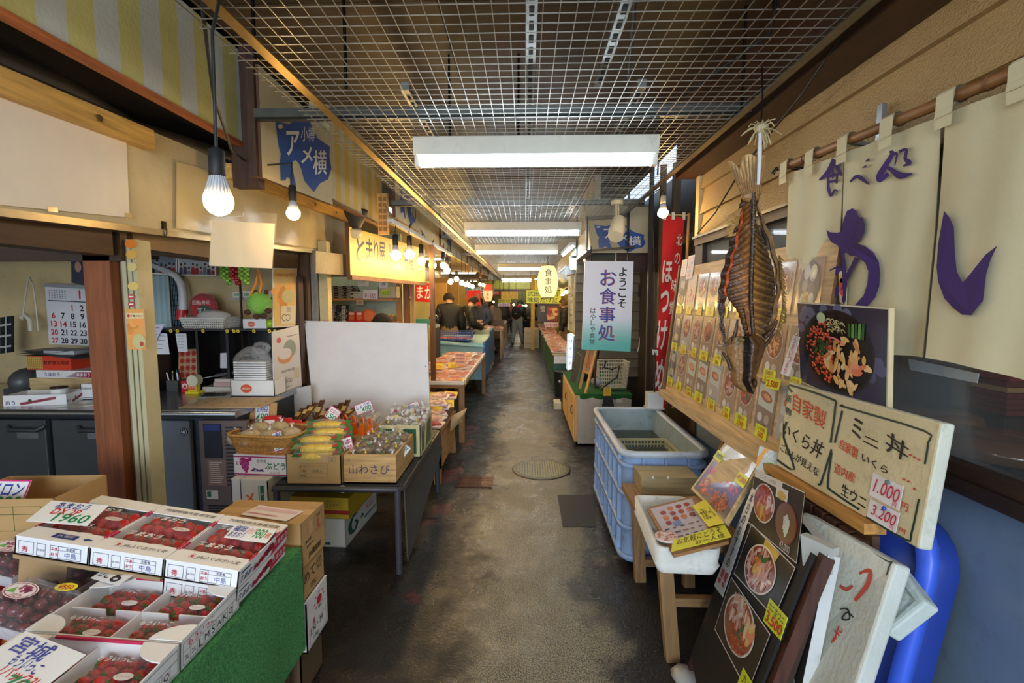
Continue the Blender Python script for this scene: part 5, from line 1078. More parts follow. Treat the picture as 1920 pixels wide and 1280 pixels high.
# sheets on the valance
f=Fr(PX(-70,158,-1.79),PX(236,240,-1.79),PX(243,408,-1.79),PX(-70,377,-1.79));mb=MB();mb.slab(f,.002,(226,218,204),'paper')
for u,v in ((.99,.02),(.99,.97),(.45,.0)):mb.rect(f,u-.03,v-.02,u+.03,v+.03,(200,176,120),'glossprint',.002)
solo('blank_banner','large blank cream sheet taped to the valance at upper left','banner',mb)
f=Fx(-1.785,(329,303),(624,383),(622,470),(329,428));mb=MB();mb.grid(lambda u,v:f.at(u,v,.004+.006*math.sin(u*23)*math.sin(v*7+u*9)),40,10,(222,206,160),'plastic_sheet');f2=f.sub(.01,.02,.99,.98,-.003);mb.rect(f2,0,0,1,1,(216,196,146),'paper',0);solo('plastic_banner','crinkled plastic covered cream sheet taped on the valance behind the bulbs','banner',mb)
f=Fy(2.62,(397,413),(515,419),(510,503),(392,498));o=thing('blank_card','blank cream card hanging below the big bulb','card',f.br);b=MB();b.slab(f,.003,(228,208,170),'paper');b.build('card',o);b=MB();f2=f.sub(-.005,-.01,1.03,1.22,.003);b.grid(lambda u,v:f2.at(u,v,.003*math.sin(u*19+v*5)),14,12,(240,240,236),'film');b.build('plastic_sleeve',o);b=MB();b.tube([f.at(.5,1.2),V((f.at(.5,1).x,2.62,2.05)),(-1.76,2.68,2.05)],.002,(210,210,200));b.build('string',o)
# post stickers
mb=MB()
for py,colr,w_ in ((457,(226,130,50),1),(477,(222,170,80),.9),(500,(200,176,90),.8),(536,(214,176,70),.9)):
    mb.disc(Fy(2.2255,(233+(py-457)*.06,py-9),(258+(py-457)*.06,py-9),(258+(py-457)*.06,py+9),(233+(py-457)*.06,py+9)),.5,.5,.46*w_,.46,colr,'glossprint',n=20);
for py in (556,570):f=Fy(2.2255,(240,py-6),(253,py-6),(253,py+6),(240,py+6));mb.disc(f,.5,.5,.5,.4,(190,50,40));mb.rect(f,.2,.4,.8,.6,WHITE,h=.0014)
solo('post_stickers','orange and red oval stickers down the pale shutter post','sticker',mb)
def art_p3(b,f):
    b.rect(f,0,0,1,1,(230,160,70));
    for i in range(9):b.disc(f,random.uniform(.1,.9),random.uniform(.35,.7),.2,.09,jit((232,150,60),20),h=.0012+i*.0001,ang=random.random()*3)
    b.rect(f,.02,.76,.98,.90,(236,206,150),h=.003);b.disc(f,.15,.83,.08,.04,(200,40,40),h=.0034);b.text(f,'夕張メロン',.26,.78,.96,.88,(40,36,30),h=.0036,bold=.02);b.disc(f,.66,.2,.36,.19,(200,190,130),h=.0034);b.disc(f,.8,.14,.12,.06,(190,60,40),h=.0038)
poster('melon_poster','narrow orange melon poster stuck on the shutter post',Fy(2.222,(236,579),(270,579),(274,655),(241,655)),art_p3,t=.001)
mb=MB();c=PX(306,434,-1.80);mb.tube([c+V((.01,.012*math.cos(t),.022*math.sin(t)))for t in [i*.55 for i in range(13)]],.004,(90,86,80),'metal');mb.box(c.x-.01,c.y-.01,c.z+.01,c.x+.012,c.y+.01,c.z+.05,(50,46,42),'metal');solo('shutter_hook','dark metal ring hook under the valance right of the post','hook',mb)
# pendant bulbs
def bulb_thing(label,c,r,top,group='warm bulbs along the left stalls',finned=False,mat='bulb',sock=(30,28,28),L_=.06):
    c=V(c);o=thing('light_bulb',label,'bulb',c-V((0,0,r)),group)
    g=MB();g.lathe([(r*.2,-r),(r*.62,-r*.8),(r*.93,-r*.4),(r,0),(r*.97,r*.32)],c,(255,208,130),mat,18);g.build('globe',o)
    n=MB();zz=r*.32
    if finned:
        for i in range(22):a=i*math.pi/11;d=V((math.cos(a),math.sin(a),0));e=V((-d.y,d.x,0))*.0012;p0,p1=c+V((0,0,zz)),c+V((0,0,zz+r*1.5));n.add([p0+d*r*.98-e,p0+d*r*.98+e,p1+d*r*.52+e,p1+d*r*.52-e,p0+d*r*.5,p1+d*r*.3],[(0,1,2,3),(1,4,5,2),(4,0,3,5)],(196,198,204),'plastic')
    n.lathe([(r*.9,zz),(r*.62,zz+r*.9),(r*.48,zz+r*1.5)],c,(190,192,198),'plastic',18);n.build('heat_sink',o)
    s=MB();z2=zz+r*1.5;s.lathe([(r*.52,z2),(r*.56,z2+.004),(r*.54,z2+L_),(r*.3,z2+L_+.006)],c,sock,'rubber',14);s.build('socket',o)
    w_=MB();w_.tube([c+V((0,0,z2+L_))]+[V(p)for p in top],.0045,(36,34,32),'rubber');w_.build('cord',o);return o
p=PY(410,378,1.32);q=PY(398,60,1.32);bulb_thing('big finned LED bulb hanging on a black cord in front of the valance',p,.037,[q.lerp(p,.5)+V((.0,0,.05)),q,(q.x-.02,1.4,2.45),(-.95,1.5,2.6)],finned=True,L_=.068)
p=PY(550,400,2.5);bulb_thing('small LED bulb hanging under the blue sign board',p,.034,[PY(545,350,2.5),(-1.2,2.52,2.3),(-1.37,2.56,2.3)],L_=.075)
# アメ横 signs
def star(mb,fn,inv=False):
    P_=[(1502,656),(1530,666),(1575,678),(1612,655),(1640,612),(1680,640),(1705,700),(1735,755),(1800,800),(1797,850),(1808,920),(1790,978),(1745,1000),(1712,1048),(1660,985),(1646,930),(1630,890),(1612,872),(1598,880),(1594,905),(1602,950),(1616,1012),(1592,1005),(1578,970),(1564,966),(1557,984),(1531,986),(1527,880),(1533,840),(1520,800),(1512,740)]
    mb.add([fn(x,y)for x,y in P_],[tuple(range(len(P_)))],(36,82,158),'print');return P_
def ameyoko(label,fr,fn,px_box,group='market name boards above the aisle',mat='grimy_light'):
    o=thing('name_board',label,'sign',(fr.bl+fr.br)/2,group);b=MB();b.slab(fr,.03,(196,186,152),mat,(90,60,40));b.build('board',o)
    b=MB();star(b,fn);q=lambda x,y,h=.0012:fn(x,y)+fr.n*h
    def tx(s_,x0,y0,x1,y1,c):ff=Fr(q(x0,y0),q(x1,y0),q(x1,y1),q(x0,y1));b.text(ff,s_,0,0,1,1,c,h=.0006,bold=.05,keep=False)
    tx('小樽',1640,690,1715,770,(216,220,220));tx('ア',1560,712,1632,850,(230,230,222));tx('メ',1640,800,1705,890,(230,230,222));tx('横',1706,820,1780,950,(230,230,222))
    for x,y,r in ((1528,690,13),):ff=Fr(q(x-r,y-r),q(x+r,y-r),q(x+r,y+r),q(x-r,y+r));b.disc(ff,.5,.5,.5,.5,(206,200,176),h=.0004)
    b.build('lettering',o);return o
K_=.34375
f=Fx(-1.345,(484,120),(622,250),(624,384),(492,332));ameyoko('beige board with blue star mark and white lettering, nearest on the left',f,lambda x,y:PX(x*K_,y*K_,-1.343),None)
mb=MB();mb.slab(Fx(-1.36,(474,110),(486,122),(494,335),(482,330)),.04,(70,46,32),'wood_z');solo('board_post','dark wooden edge post of the nearest blue star board','post',mb)
def fn2(x,y):u,v=(x-1500)/310,(y-610)/440;return V((-1.198,4.62+u*.75,2.86-v*.50))
f=Fr((-1.2,4.52,2.93),(-1.2,5.5,2.93),(-1.2,5.5,2.36),(-1.2,4.52,2.36));ameyoko('beige board with blue star mark, second along the left fronts',f,fn2,None)
for k in range(3):
    y0=7.0+k*3.2;fn3=lambda x,y,y0=y0:V((-1.188,y0+(x-1500)/310*.8,2.88-(y-610)/440*.48));ameyoko('faded blue star board farther along the left fronts, %s'%['nearest','middle','farthest'][k],Fr((-1.19,y0-.1,2.92),(-1.19,y0+.9,2.92),(-1.19,y0+.9,2.36),(-1.19,y0-.1,2.36)),fn3,None)
def fn4(x,y):u,v=(x-1500)/310,(y-610)/440;return PY(1113+u*98,415+v*58,5.148)
f=Fy(5.15,(1096,383),(1222,388),(1222,474),(1110,474));ameyoko('beige board with blue star mark facing the camera at the right alcove',f,fn4,None)
# beige lath strip beside second board
o=thing('wooden_lath','beige wooden strip with square recesses hanging before the second star board','wooden strip',(-1.22,4.36,2.2));c0=PY(719,440,4.36);c1=PY(719,363,4.36);b=MB();b.box(c0.x-.045,4.35,c0.z,c0.x+.045,4.39,c1.z,(206,158,84),'wood_z');b.build('board',o);b=MB()
for i in range(6):
    for s in (-1,1):z=c0.z+.03+i*(c1.z-c0.z-.04)/6;b.box(c0.x+s*.02-.014,4.345,z,c0.x+s*.02+.014,4.352,z+.034,(150,106,52),'wood_z')
b.build('recesses',o)
# coiled cables top left
mb=MB()
for k in range(3):mb.tube([V((-.92+.09*math.cos(t)*(1+k*.12),1.46+k*.02+.07*math.sin(t),2.62+.06*math.sin(t)-k*.01))for t in [i*.45 for i in range(15)]],.006,(44,42,40),'rubber')
mb.tube([(-.92,1.5,2.66),(-1.0,1.55,2.5),(-1.2,1.9,2.38),(-1.38,2.3,2.3),(-1.5,2.62,2.34),(-1.5,2.64,2.6)],.006,(44,42,40),'rubber');solo('coiled_cable','coil of dark cable hanging at the upper left mesh edge','cable',mb)
# ================================================================ RIGHT SIDE
class PFr(Fr):
    def px(s,x,y,h=0.0):return PL(x,y,s.bl,s.n)+s.n*h
    def psub(s,a,b,c,d,h=0.0):return Fr(s.px(*a,h),s.px(*b,h),s.px(*c,h),s.px(*d,h))
def bowl(b,fr,u,v,ru,rv,kinds,rim=(236,232,226),h=.001,seed=1,n=60,bg=None,ang=0.0):
    """printed food picture: a bowl with patches of topping (flat, on the print)"""
    rs=random.Random(seed);b.disc(fr,u,v,ru,rv,rim,'glossprint',h,30,ang);b.disc(fr,u,v,ru*.93,rv*.93,bg or (150,70,46),'glossprint',h+.0003,30,ang)
    for (cu,cv,cr,pal,m,sz)in kinds:
        for i in range(m):
            a=rs.uniform(0,6.28);q=rs.random()**.6*cr;x,y=cu+q*math.cos(a),cv+q*math.sin(a)
            if math.hypot(x,y)>.86:k=.86/math.hypot(x,y);x,y=x*k,y*k
            s_=sz*rs.uniform(.7,1.3);c=pal[rs.randrange(len(pal))];c=tuple(max(0,min(255,k+rs.randrange(-14,14)))for k in c)
            b.disc(fr,u+x*ru,v+y*rv,ru*s_,rv*s_*rs.uniform(.5,.9),c,'glossprint',h+.0005+.0012*i/m,8,rs.uniform(0,3))
IKURA=[(196,60,24),(214,84,36),(170,44,18)];UNI=[(214,150,50),(226,170,70),(190,120,36)];CRAB=[(226,170,160),(236,206,196),(206,120,110)];EBI=[(236,190,130),(228,160,110),(244,214,160)];LEAF=[(40,84,44),(60,110,56)]
# ---- menu board with photos
MBF=PFr((1.085,3.43,1.82),(1.085,1.72,1.82),(1.0,1.72,.965),(1.0,3.43,.965))
o=thing('menu_board','long tan wooden board leaning on the right wall covered with dish photos','menu board',(1.03,2.6,.94));b=MB();b.slab(MBF,.02,(206,172,122),'wood_y',(120,84,50));b.build('panel',o)
b=MB();b.bar((1.10,3.46,1.84),(1.0,3.46,.93),.04,.03,(110,76,46),'wood_z');b.build('frame_post',o)
b=MB();b.bar((.985,3.45,.94),(.985,1.72,.94),.05,.05,(206,176,130),'wood_y');b.build('ledge',o)
b=MB();

rown=['top row','middle row','bottom row'];coln=['first','second','third','fourth','fifth','sixth','seventh','eighth','ninth']
dish=['assorted seafood platter','grilled squid plate','crab bowl','fried shrimp set','sashimi set','salmon roe bowl','grilled fish set','salmon set','rice set']
for r in range(3):
    for c in range(9):
        u=.055+c*.108;v=(.80,.50,.22)[r];kd=(r*4+c*2+(c //3))%9;fr=MBF.sub(u-.046,v-.125,u+.046,v+.125,.002);b=MB()
        bgc=[(176,140,110),(150,128,104),(196,190,184),(186,152,120)][(r+c)%4];b.slab(fr,.001,bgc,'glossprint')
        s=r*9+c
        if r==0 and c==1:
            b.rect(fr,0,0,1,1,(232,206,192));b.text(fr,'?',.34,.2,.66,.62,(206,60,50),bold=.03,h=.002);b.text(fr,'?',.1,.2,.3,.42,(206,60,50),bold=.03,h=.002);b.text(fr,'?',.7,.2,.9,.42,(206,60,50),bold=.03,h=.002);dn='red question mark'
        elif c==0 or kd in (0,):
            b.disc(fr,.5,.52,.44,.46,(52,46,46),h=.0012,n=8)
            for (x,y,rr,cc)in ((.36,.76,.13,(200,196,190)),(.62,.74,.14,(216,206,190)),(.35,.52,.12,(150,130,140)),(.62,.50,.13,(100,90,100)),(.45,.3,.12,(226,190,70)),(.65,.28,.11,(206,206,206)),(.3,.28,.1,(180,190,170))):b.disc(fr,x,y,rr,rr*1.05,cc,h=.0016);b.disc(fr,x+.02,y,rr*.5,rr*.5,jit(cc,40),h=.002,n=10)
            dn='round seafood platter'
        elif r==1 or kd%3==1:
            bowl(b,fr,.5,.62,.40,.30,[(0,0,.7,[IKURA,EBI,CRAB][s%3],22,.16),(.3,-.3,.4,[LEAF,UNI,EBI][s%3],8,.14)],seed=s,h=.0012);b.disc(fr,.3,.16,.13,.09,(226,222,214),h=.0014);b.disc(fr,.62,.14,.13,.09,(196,180,160),h=.0014);dn='filled rice bowl'
        else:
            b.poly(fr,[(.08,.48),(.92,.42),(.92,.86),(.08,.92)],(206,210,200),h=.0012);b.disc(fr,.5,.68,.32,.10,[(200,110,70),(170,90,56),(206,130,60)][s%3],h=.0016,ang=-.2);b.disc(fr,.54,.68,.2,.05,(226,160,110),h=.002,ang=-.2);b.disc(fr,.28,.25,.13,.09,(230,226,216),h=.0014);b.disc(fr,.66,.24,.13,.10,(190,170,150),h=.0014);b.text(fr,'定食',.36,.03,.66,.14,(60,40,30),h=.0016);dn='grilled fish set'
        mo=solo('menu_photo','%s photo on tan menu board, %s, %s from far end'%(dn,rown[r],coln[c]),'photo',b,'dish photos on the menu board');pc=MB();f=fr.sub(-.02,-.02,1.02,1.02,.0035);pc.grid(lambda u,v:f.at(u,v,.003*math.sin(u*9+s)*math.sin(v*7)),5,5,(244,244,240),'film');pc.build('plastic_cover',mo)
        t=MB();tf=MBF.sub(u-.03+.012*((s*7)%3-1),v-.165,u+.028,v-.10,.0055);t.slab(tf,.001,(226,230,50),'print');t.text(tf,['3.000','500','3.500','1.500','2.500','1.200'][s%6],.1,.08,.92,.5,(206,50,40),bold=.01,h=.0014);t.text(tf,['海鮮丼','いか焼','カニ丼','定食'][s%4],.12,.56,.9,.92,(170,70,40),h=.0014)
        solo('price_tag','yellow price tag on tan menu board, %s, %s from far end'%(rown[r],coln[c]),'price tag',t,'yellow price tags on the menu board')
for a,nm in ((MBF.sub(.012,.93,.075,1.06,.006),'left'),(MBF.sub(.085,.90,.155,1.08,.007),'right')):
    b=MB();b.slab(a,.002,(230,220,218),'paper')
    for i in range(5):b.text(a,['おどり丼','こちらは','時価です','いか焼','500円'][i],.1,.78-i*.17,random.uniform(.7,.92),.92-i*.17,[(200,50,60),(60,60,90)][i%2],h=.001)
    solo('handwritten_note','white card with red handwriting on the top edge of the menu board, %s one'%nm,'note',b)
f=Fx(1.0,(1487,628),(1500,632),(1478,706),(1463,700));b=MB();b.slab(f,.001,(228,222,222),'paper');b.text(f,'うまいつまり',.1,.03,.9,.97,(206,50,60),vert=True);solo('vertical_note','narrow white strip with red vertical writing right of the hanging fish','note',b)
f=Fx(1.0,(1438,706),(1464,712),(1459,732),(1434,726));b=MB();b.slab(f,.001,(226,230,50),'print');b.text(f,'2.500',.1,.15,.9,.8,(206,50,40),bold=.02);solo('price_tag','yellow price tag reading 2.500 under the vertical red note','price tag',b)
# ---- noren curtain
NX=1.08
def cloth_x(y,z):return NX+.006*math.sin(y*17+z*2)*min(1,max(0,(2.1-z)/.3))+.003*math.sin(y*41+z*5)
rz=lambda y:2.10+(y-1.137)*(.053/.996)
o=thing('noren_curtain','cream cloth shop curtain with big purple lettering hanging on a bamboo rod over the window','curtain',(NX,1.4,1.42))
yL,y12,y23,yR=PX(1478,330,NX).y,PX(1584,300,NX).y,PX(1766,250,NX).y,.62
zb=lambda y:1.425+.02*math.sin(y*6)
for (ya,yb,nm,off)in ((yL,y12+.004,'panel',.0),(y12-.002,y23+.01,'panel',.0),(y23-.01,yR,'panel',-.006)):
    b=MB()
    def cf(u,v,ya=ya,yb=yb,off=off):
        y=ya+(yb-ya)*u;zt=rz(y)-.035;z=zt+(zb(y)-zt)*v
        if abs(yb-y12)<.02 or abs(ya-y12)<.02:        # slit opens a little towards the bottom
            s=max(0,v-.22);y+=(.012 if abs(yb-y12)<.02 else-.010)*s*((u if abs(yb-y12)<.02 else 1-u)**2)*2
        return V((cloth_x(y,z)+off,y,z))
    b.grid(cf,26,24,(216,206,168),'canvas');b.grid(lambda u,v:cf(u,v)+V((.002,0,0)),26,24,(206,196,158),'canvas');b.build(nm,o)
for px in (1479,1527,1589,1671,1779,1917):
    y=PX(px,300,NX).y;z=rz(y);b=MB();wv=.026
    b.grid(lambda u,v:V((NX+.024*math.sin(v*5.2-1.0)-.004,y+(u-.5)*wv*2,z+.022*math.cos(v*5.2-1.0)if 0.05<v<.95 else z-.045)),2,12,(220,210,172),'canvas')
    b.grid(lambda u,v:V((NX-.022,y+(u-.5)*wv*2,z+.012-v*.085)),2,3,(220,210,172),'canvas');b.build('hanging_loop',o)
def npx(x,y):                                               # a stroke point seen at a crop position, laid on the cloth
    p=PX(1320+x*.390625,200+y*.390625,NX);return V((cloth_x(p.y,p.z)-.010-(.006 if p.y<y23 else 0),p.y,p.z))
PUR=(72,48,110);b=MB()
def npoly(P_,d=0):b.add([npx(x,y)+V((-d,0,0))for x,y in P_],[tuple(range(len(P_)))],PUR if not d else (216,206,168),'canvas')
npoly([(1185,500),(1215,530),(1238,580),(1241,700),(1250,790),(1280,845),(1330,790),(1400,710),(1458,665),(1425,735),(1405,800),(1388,930),(1330,1000),(1280,998),(1230,965),(1190,920),(1160,840),(1150,770),(1155,660),(1168,590)])
npoly([(690,700),(720,672),(760,657),(800,668),(835,700),(858,745),(864,800),(860,860),(840,915),(800,965),(740,965),(790,905),(806,850),(812,790),(800,750),(775,725),(745,715),(715,718)])
npoly([(775,725),(740,780),(690,850),(650,905),(620,928),(580,932),(560,915),(553,870),(565,825),(600,770),(640,745),(690,735),(745,715),(720,760),(680,820),(640,870),(612,885),(590,880),(580,850),(590,810),(615,775),(650,755),(700,740),(740,722)][:9]+[(690,770),(650,762),(615,780),(590,810),(582,850),(592,878),(614,884),(640,868),(680,818),(722,758),(745,720)])
npoly([(595,590),(612,602),(650,605),(668,600),(680,540),(695,500),(720,487),(745,500),(758,528),(785,535),(800,565),(798,605),(775,640),(740,662),(700,690),(680,705),(690,760),(700,850),(695,930),(680,945),(668,930),(672,850),(664,700),(650,665),(620,650),(603,625)])
npoly([(708,545),(722,538),(740,550),(730,566),(710,578)],.002)
b.brush(npx,[(636,252,26),(610,310,26),(570,352,8)],PUR,'canvas');b.brush(npx,[(640,262,16),(660,300,26),(678,330,8)],PUR,'canvas');b.brush(npx,[(604,335,14),(652,322,14)],PUR,'canvas');b.brush(npx,[(606,362,12),(650,352,12)],PUR,'canvas');b.brush(npx,[(606,330,12),(606,400,14)],PUR,'canvas');b.brush(npx,[(654,318,12),(650,368,12)],PUR,'canvas');b.brush(npx,[(628,300,8),(628,345,8)],PUR,'canvas');b.brush(npx,[(606,385,16),(618,425,16),(640,400,10),(656,408,6)],PUR,'canvas')
b.brush(npx,[(712,362,8),(740,335,16),(770,345,22),(818,372,8)],PUR,'canvas');b.brush(npx,[(772,292,4),(796,285,14)],PUR,'canvas');b.brush(npx,[(790,262,6),(814,252,14)],PUR,'canvas')
b.brush(npx,[(905,218,10),(920,222,18),(890,280,24),(862,335,26),(866,355,14),(900,320,20)],PUR,'canvas');b.brush(npx,[(878,282,16),(912,300,20),(958,330,34),(1020,322,6)],PUR,'canvas');b.brush(npx,[(918,232,14),(940,226,12),(930,282,6)],PUR,'canvas');b.brush(npx,[(950,216,14),(990,206,16),(986,250,20),(1008,268,22),(975,285,6)],PUR,'canvas');b.build('lettering',o)
b=MB();b.cyl((NX,PX(1466,316,NX).y,rz(PX(1466,316,NX).y)),(NX,.55,rz(.55)),.0155,col=(150,104,58),mat='wood_y',n=14)
for y in (1.95,1.5,1.2):b.cyl((NX,y,rz(y)),(NX,y+.008,rz(y)),.0175,col=(120,80,44),mat='wood_y',n=14)
b.build('rod',o)
b=MB();y=PX(1657,220,1.18).y;b.box(1.165,y-.012,2.03,1.18,y+.012,2.24,(150,156,160),'metal');b.bar((1.17,y,2.11),(NX,y,rz(y)-.01),.012,.012,(150,156,160),'metal');b.build('bracket',o)
b=MB();y=PX(1464,318,NX).y;b.tube([(1.19,y,rz(y)),(NX-.02,y,rz(y)),(NX-.03,y+.005,rz(y)-.02)],.008,(60,58,56),'metal');b.build('bracket',o)
# amulet in the slit
mb=MB();f=Fx(1.075,(1572,508),(1586,508),(1586,572),(1574,566));mb.slab(f,.004,(220,210,180),'paper');mb.disc(f,.5,.5,.5,.28,(206,40,40));mb.disc(f,.4,.75,.25,.12,(206,180,90));solo('paper_charm','small white and red paper charm hanging in the slit of the cream curtain','charm',mb)
mb=MB();f=Fx(1.19,(1703,672),(1835,700),(1832,718),(1706,693));mb.slab(f,.002,(206,214,214),'plastic_sheet');solo('window_notice','white plastic strip stuck on the window below the curtain','notice',mb)
# ---- rice bowl poster board
f=Fx(1.03,(1494,566),(1668,577),(1664,788),(1500,715));o=thing('photo_board','framed photo of a seafood rice bowl standing above the handwritten foam sign','photo board',(1.04,1.55,1.27));b=MB();b.slab(f,.014,(226,216,190),'paper',(214,196,150));b.build('board',o)
b=MB();b.rect(f,.012,.012,.988,.985,(44,44,70),'glossprint')
for i in range(26):u,v=random.random(),.3+random.random()*.66;b.disc(f,.05+.9*u,v,.05,.06,(60+int(50*v),62+int(50*v),100+int(40*v)),'glossprint',.0011+i*.00001)
b.disc(f,.48,.50,.405,.44,(30,30,36),'glossprint',.0015,40);b.disc(f,.48,.50,.385,.42,(12,12,14),'glossprint',.0018,40)
rs=random.Random(4)
for i in range(260):
    a=rs.uniform(1.7,4.9);q=rs.uniform(.05,.92);x,y=.46+.36*q*math.cos(a),.48+.38*q*math.sin(a)
    if x<.45:b.disc(f,x,y,.0165,.0145,rs.choice([(206,66,30),(226,96,46),(180,44,20)]),'glossprint',.002+i*2e-6,8);b.disc(f,x-.003,y+.004,.004,.004,(250,200,170),'glossprint',.0028,6)
for i in range(46):a=rs.uniform(0,6.28);q=rs.random()**.5;b.disc(f,.58+.23*q*math.cos(a)+.02,.40+.25*q*math.sin(a),rs.uniform(.03,.055),rs.uniform(.02,.035),rs.choice([(230,180,110),(240,204,150),(214,150,84),(236,190,130)]),'glossprint',.003+i*1e-5,10,rs.uniform(0,3))
for i in range(10):b.disc(f,.72+rs.uniform(-.06,.06),.38+rs.uniform(-.06,.06),.05,.022,rs.choice([(230,130,90),(240,160,120)]),'glossprint',.0036+i*1e-5,10,rs.uniform(-.6,.6))
for i in range(40):b.disc(f,.34+rs.gauss(0,.035),.52+rs.gauss(0,.045),.02,.02,rs.choice([(26,60,30),(40,86,44)]),'glossprint',.0036+i*1e-5,7)
for i in range(30):x,y=.50+rs.uniform(-.09,.09),.76+rs.uniform(-.07,.07);b.brush(lambda u,v:f.at(u,v,.0036),[(x-.03,y,.006),(x,y+.02,.008),(x+.03,y-.01,.006)],rs.choice([(240,226,170),(226,206,140)]),'glossprint',3)
for i in range(5):x=.63+i*.034;b.poly(f,[(x,.68),(x+.026,.67),(x+.03,.80+.01*i),(x+.006,.82)],[(50,100,50),(120,160,90)][i%2],'glossprint',.0038)
b.disc(f,.33,.84,.055,.06,(200,214,170),'glossprint',.0038,12);b.brush(lambda u,v:f.at(u,v,.004),[(.4,.64,.01),(.5,.63,.022),(.6,.58,.01)],(236,130,140),'glossprint');b.build('picture',o)
# ---- handwritten foam sign
f=Fr(PX(1480,716,1.0),PX(1766,792,1.0),PX(1722,1030,.955),PX(1455,872,.955));f=PFr(f.tl,f.tr,f.br,f.bl)
o=thing('foam_sign','yellowed foam sign with handwritten rice bowl menu and two price cards','sign',f.at(.5,0));b=MB();b.slab(f,.035,(214,200,158),'foam',(206,206,190));b.build('board',o,bev=.006)
b=MB();ink=(34,60,56)
for a in ([(1486,735),(1482,722),(1560,748),(1567,762),(1558,830)],[(1560,842),(1540,905),(1535,906)],[(1458,862),(1490,880),(1470,820),(1476,790)],[(1582,760),(1588,764),(1735,808),(1741,830),(1735,870)],[(1724,935),(1710,1000),(1700,1012),(1625,968)],[(1560,848),(1553,905),(1560,920),(1612,955)],[(1580,770),(1566,830)]):b.brush(lambda x,y:f.px(x,y,.0015),[(x,y,4)for x,y in a],ink,'print',3)
def T4(s_,a,b2,c,d,col,bold=.02,h=.002):b.text(f.psub(a,b2,c,d,0),s_,0,0,1,1,col,'print',h,bold,keep=False)
T4('新',(1475,738),(1486,742),(1484,756),(1473,752),ink);T4('物',(1474,762),(1485,766),(1484,780),(1473,776),ink)
T4('自家製',(1489,735),(1552,772),(1546,806),(1487,768),(214,72,40),.045);T4('いくら丼',(1470,790),(1549,832),(1537,862),(1467,812),(30,30,34),.03);T4('ごはんが見えな',(1466,830),(1538,878),(1534,894),(1464,844),(30,30,34))
T4('ミ',(1600,782),(1620,786),(1615,825),(1598,815),(30,30,34),.02);T4('ニ',(1620,815),(1650,828),(1647,842),(1620,828),(30,30,34),.02);T4('丼',(1664,805),(1708,835),(1700,868),(1662,845),(30,30,34),.02);T4('自家製',(1578,822),(1612,842),(1608,862),(1575,840),(214,72,40),.02);T4('いくら',(1618,848),(1668,876),(1664,890),(1616,864),(30,30,34),.015);T4('道内産',(1566,866),(1606,888),(1603,906),(1565,886),(214,72,40),.02);T4('生ウニ',(1580,905),(1628,932),(1622,956),(1578,926),(30,30,34),.015)
for x,y in ((1708,852),(1716,857),(1724,861),(1696,898),(1705,902),(1716,916)):q=f.psub((x-3,y-2),(x+3,y-1),(x+3,y+3),(x-3,y+2));b.disc(q,.5,.5,.5,.5,(214,72,40),h=.002)
T4('円',(1693,940),(1706,946),(1702,960),(1690,954),(214,72,40));T4('円',(1688,988),(1700,994),(1697,1004),(1686,998),(214,72,40));b.build('lettering',o)
for (a,b2,c,d),s_,nm,pin in ((((1640,886),(1697,912),(1688,958),(1632,928)),'1.000','upper white price card reading 1.000 pinned on the foam sign',(90,110,100)),(((1634,936),(1690,962),(1682,1000),(1628,968)),'3.200','lower white price card reading 3.200 pinned on the foam sign',(40,70,160))):
    q=f.psub(a,b2,c,d,.004);b=MB();b.slab(q,.001,(232,226,226),'paper');b.text(q,s_,.14,.25,.95,.82,(206,40,60),bold=.0,keep=False,slant=.1);b.text(q,'円',.76,.02,.94,.24,(206,40,60));b.ell(q.at(.55,.9,.004),.006,pin,'gloss',8,6);solo('price_card',nm,'price card',b)
# rail and slats that carry it
o=thing('sign_rack','brown slatted wooden rack carrying the foam signs along the right wall','rack',(.98,1.5,0));b=MB();p0,p1=f.at(0,0),f.at(1,0);b.bar((p0.x+.005,p0.y+.05,p0.z-.022),(p1.x+.005,p1.y+.15,p1.z-.022),.06,.03,(196,140,70),'wood_y');b.build('rail',o)
for i in range(9):b=MB();y=1.30+i*.06;b.box(.925,y,0,.945,y+.04,.94,(84,52,32),'wood_z');b.build('slat',o)
for z in (.3,.92):b=MB();b.box(.945,1.29,z,.965,1.84,z+.04,(84,52,32),'wood_y');b.build('crossbar',o)
# second foam sign below
g=PFr(PX(1505,958,.87),PX(1680,1056,.91),PX(1604,1290,.80),PX(1455,1160,.78));o=thing('foam_sign','white foam sign with red lettering leaning below the yellowed foam sign','sign',g.at(.5,-.6));g2=PFr(g.tl,g.tr,g.at(1,-.6),g.at(0,-.6));b=MB();b.slab(g2,.045,(208,206,190),'foam',(200,204,196));b.build('board',o,bev=.008)
b=MB()
for a in ([(1520,965),(1660,1050),(1668,1062),(1630,1190)],[(1562,1215),(1605,1258),(1625,1200)]):b.brush(lambda x,y:g.px(x,y,.0015),[(x,y,3)for x,y in a],(60,70,60),'print',3)
b.brush(lambda x,y:g.px(x,y,.002),[(1612,1075,5),(1632,1070,8),(1628,1095,9),(1604,1126,7)],(200,80,56));b.brush(lambda x,y:g.px(x,y,.002),[(1576,1098,5),(1588,1105,7),(1600,1098,5)],(200,80,56));b.brush(lambda x,y:g.px(x,y,.002),[(1576,1142,2),(1590,1142,3),(1594,1160,3),(1580,1160,3),(1590,1148,3),(1604,1160,3),(1614,1168,2)],(40,40,44))
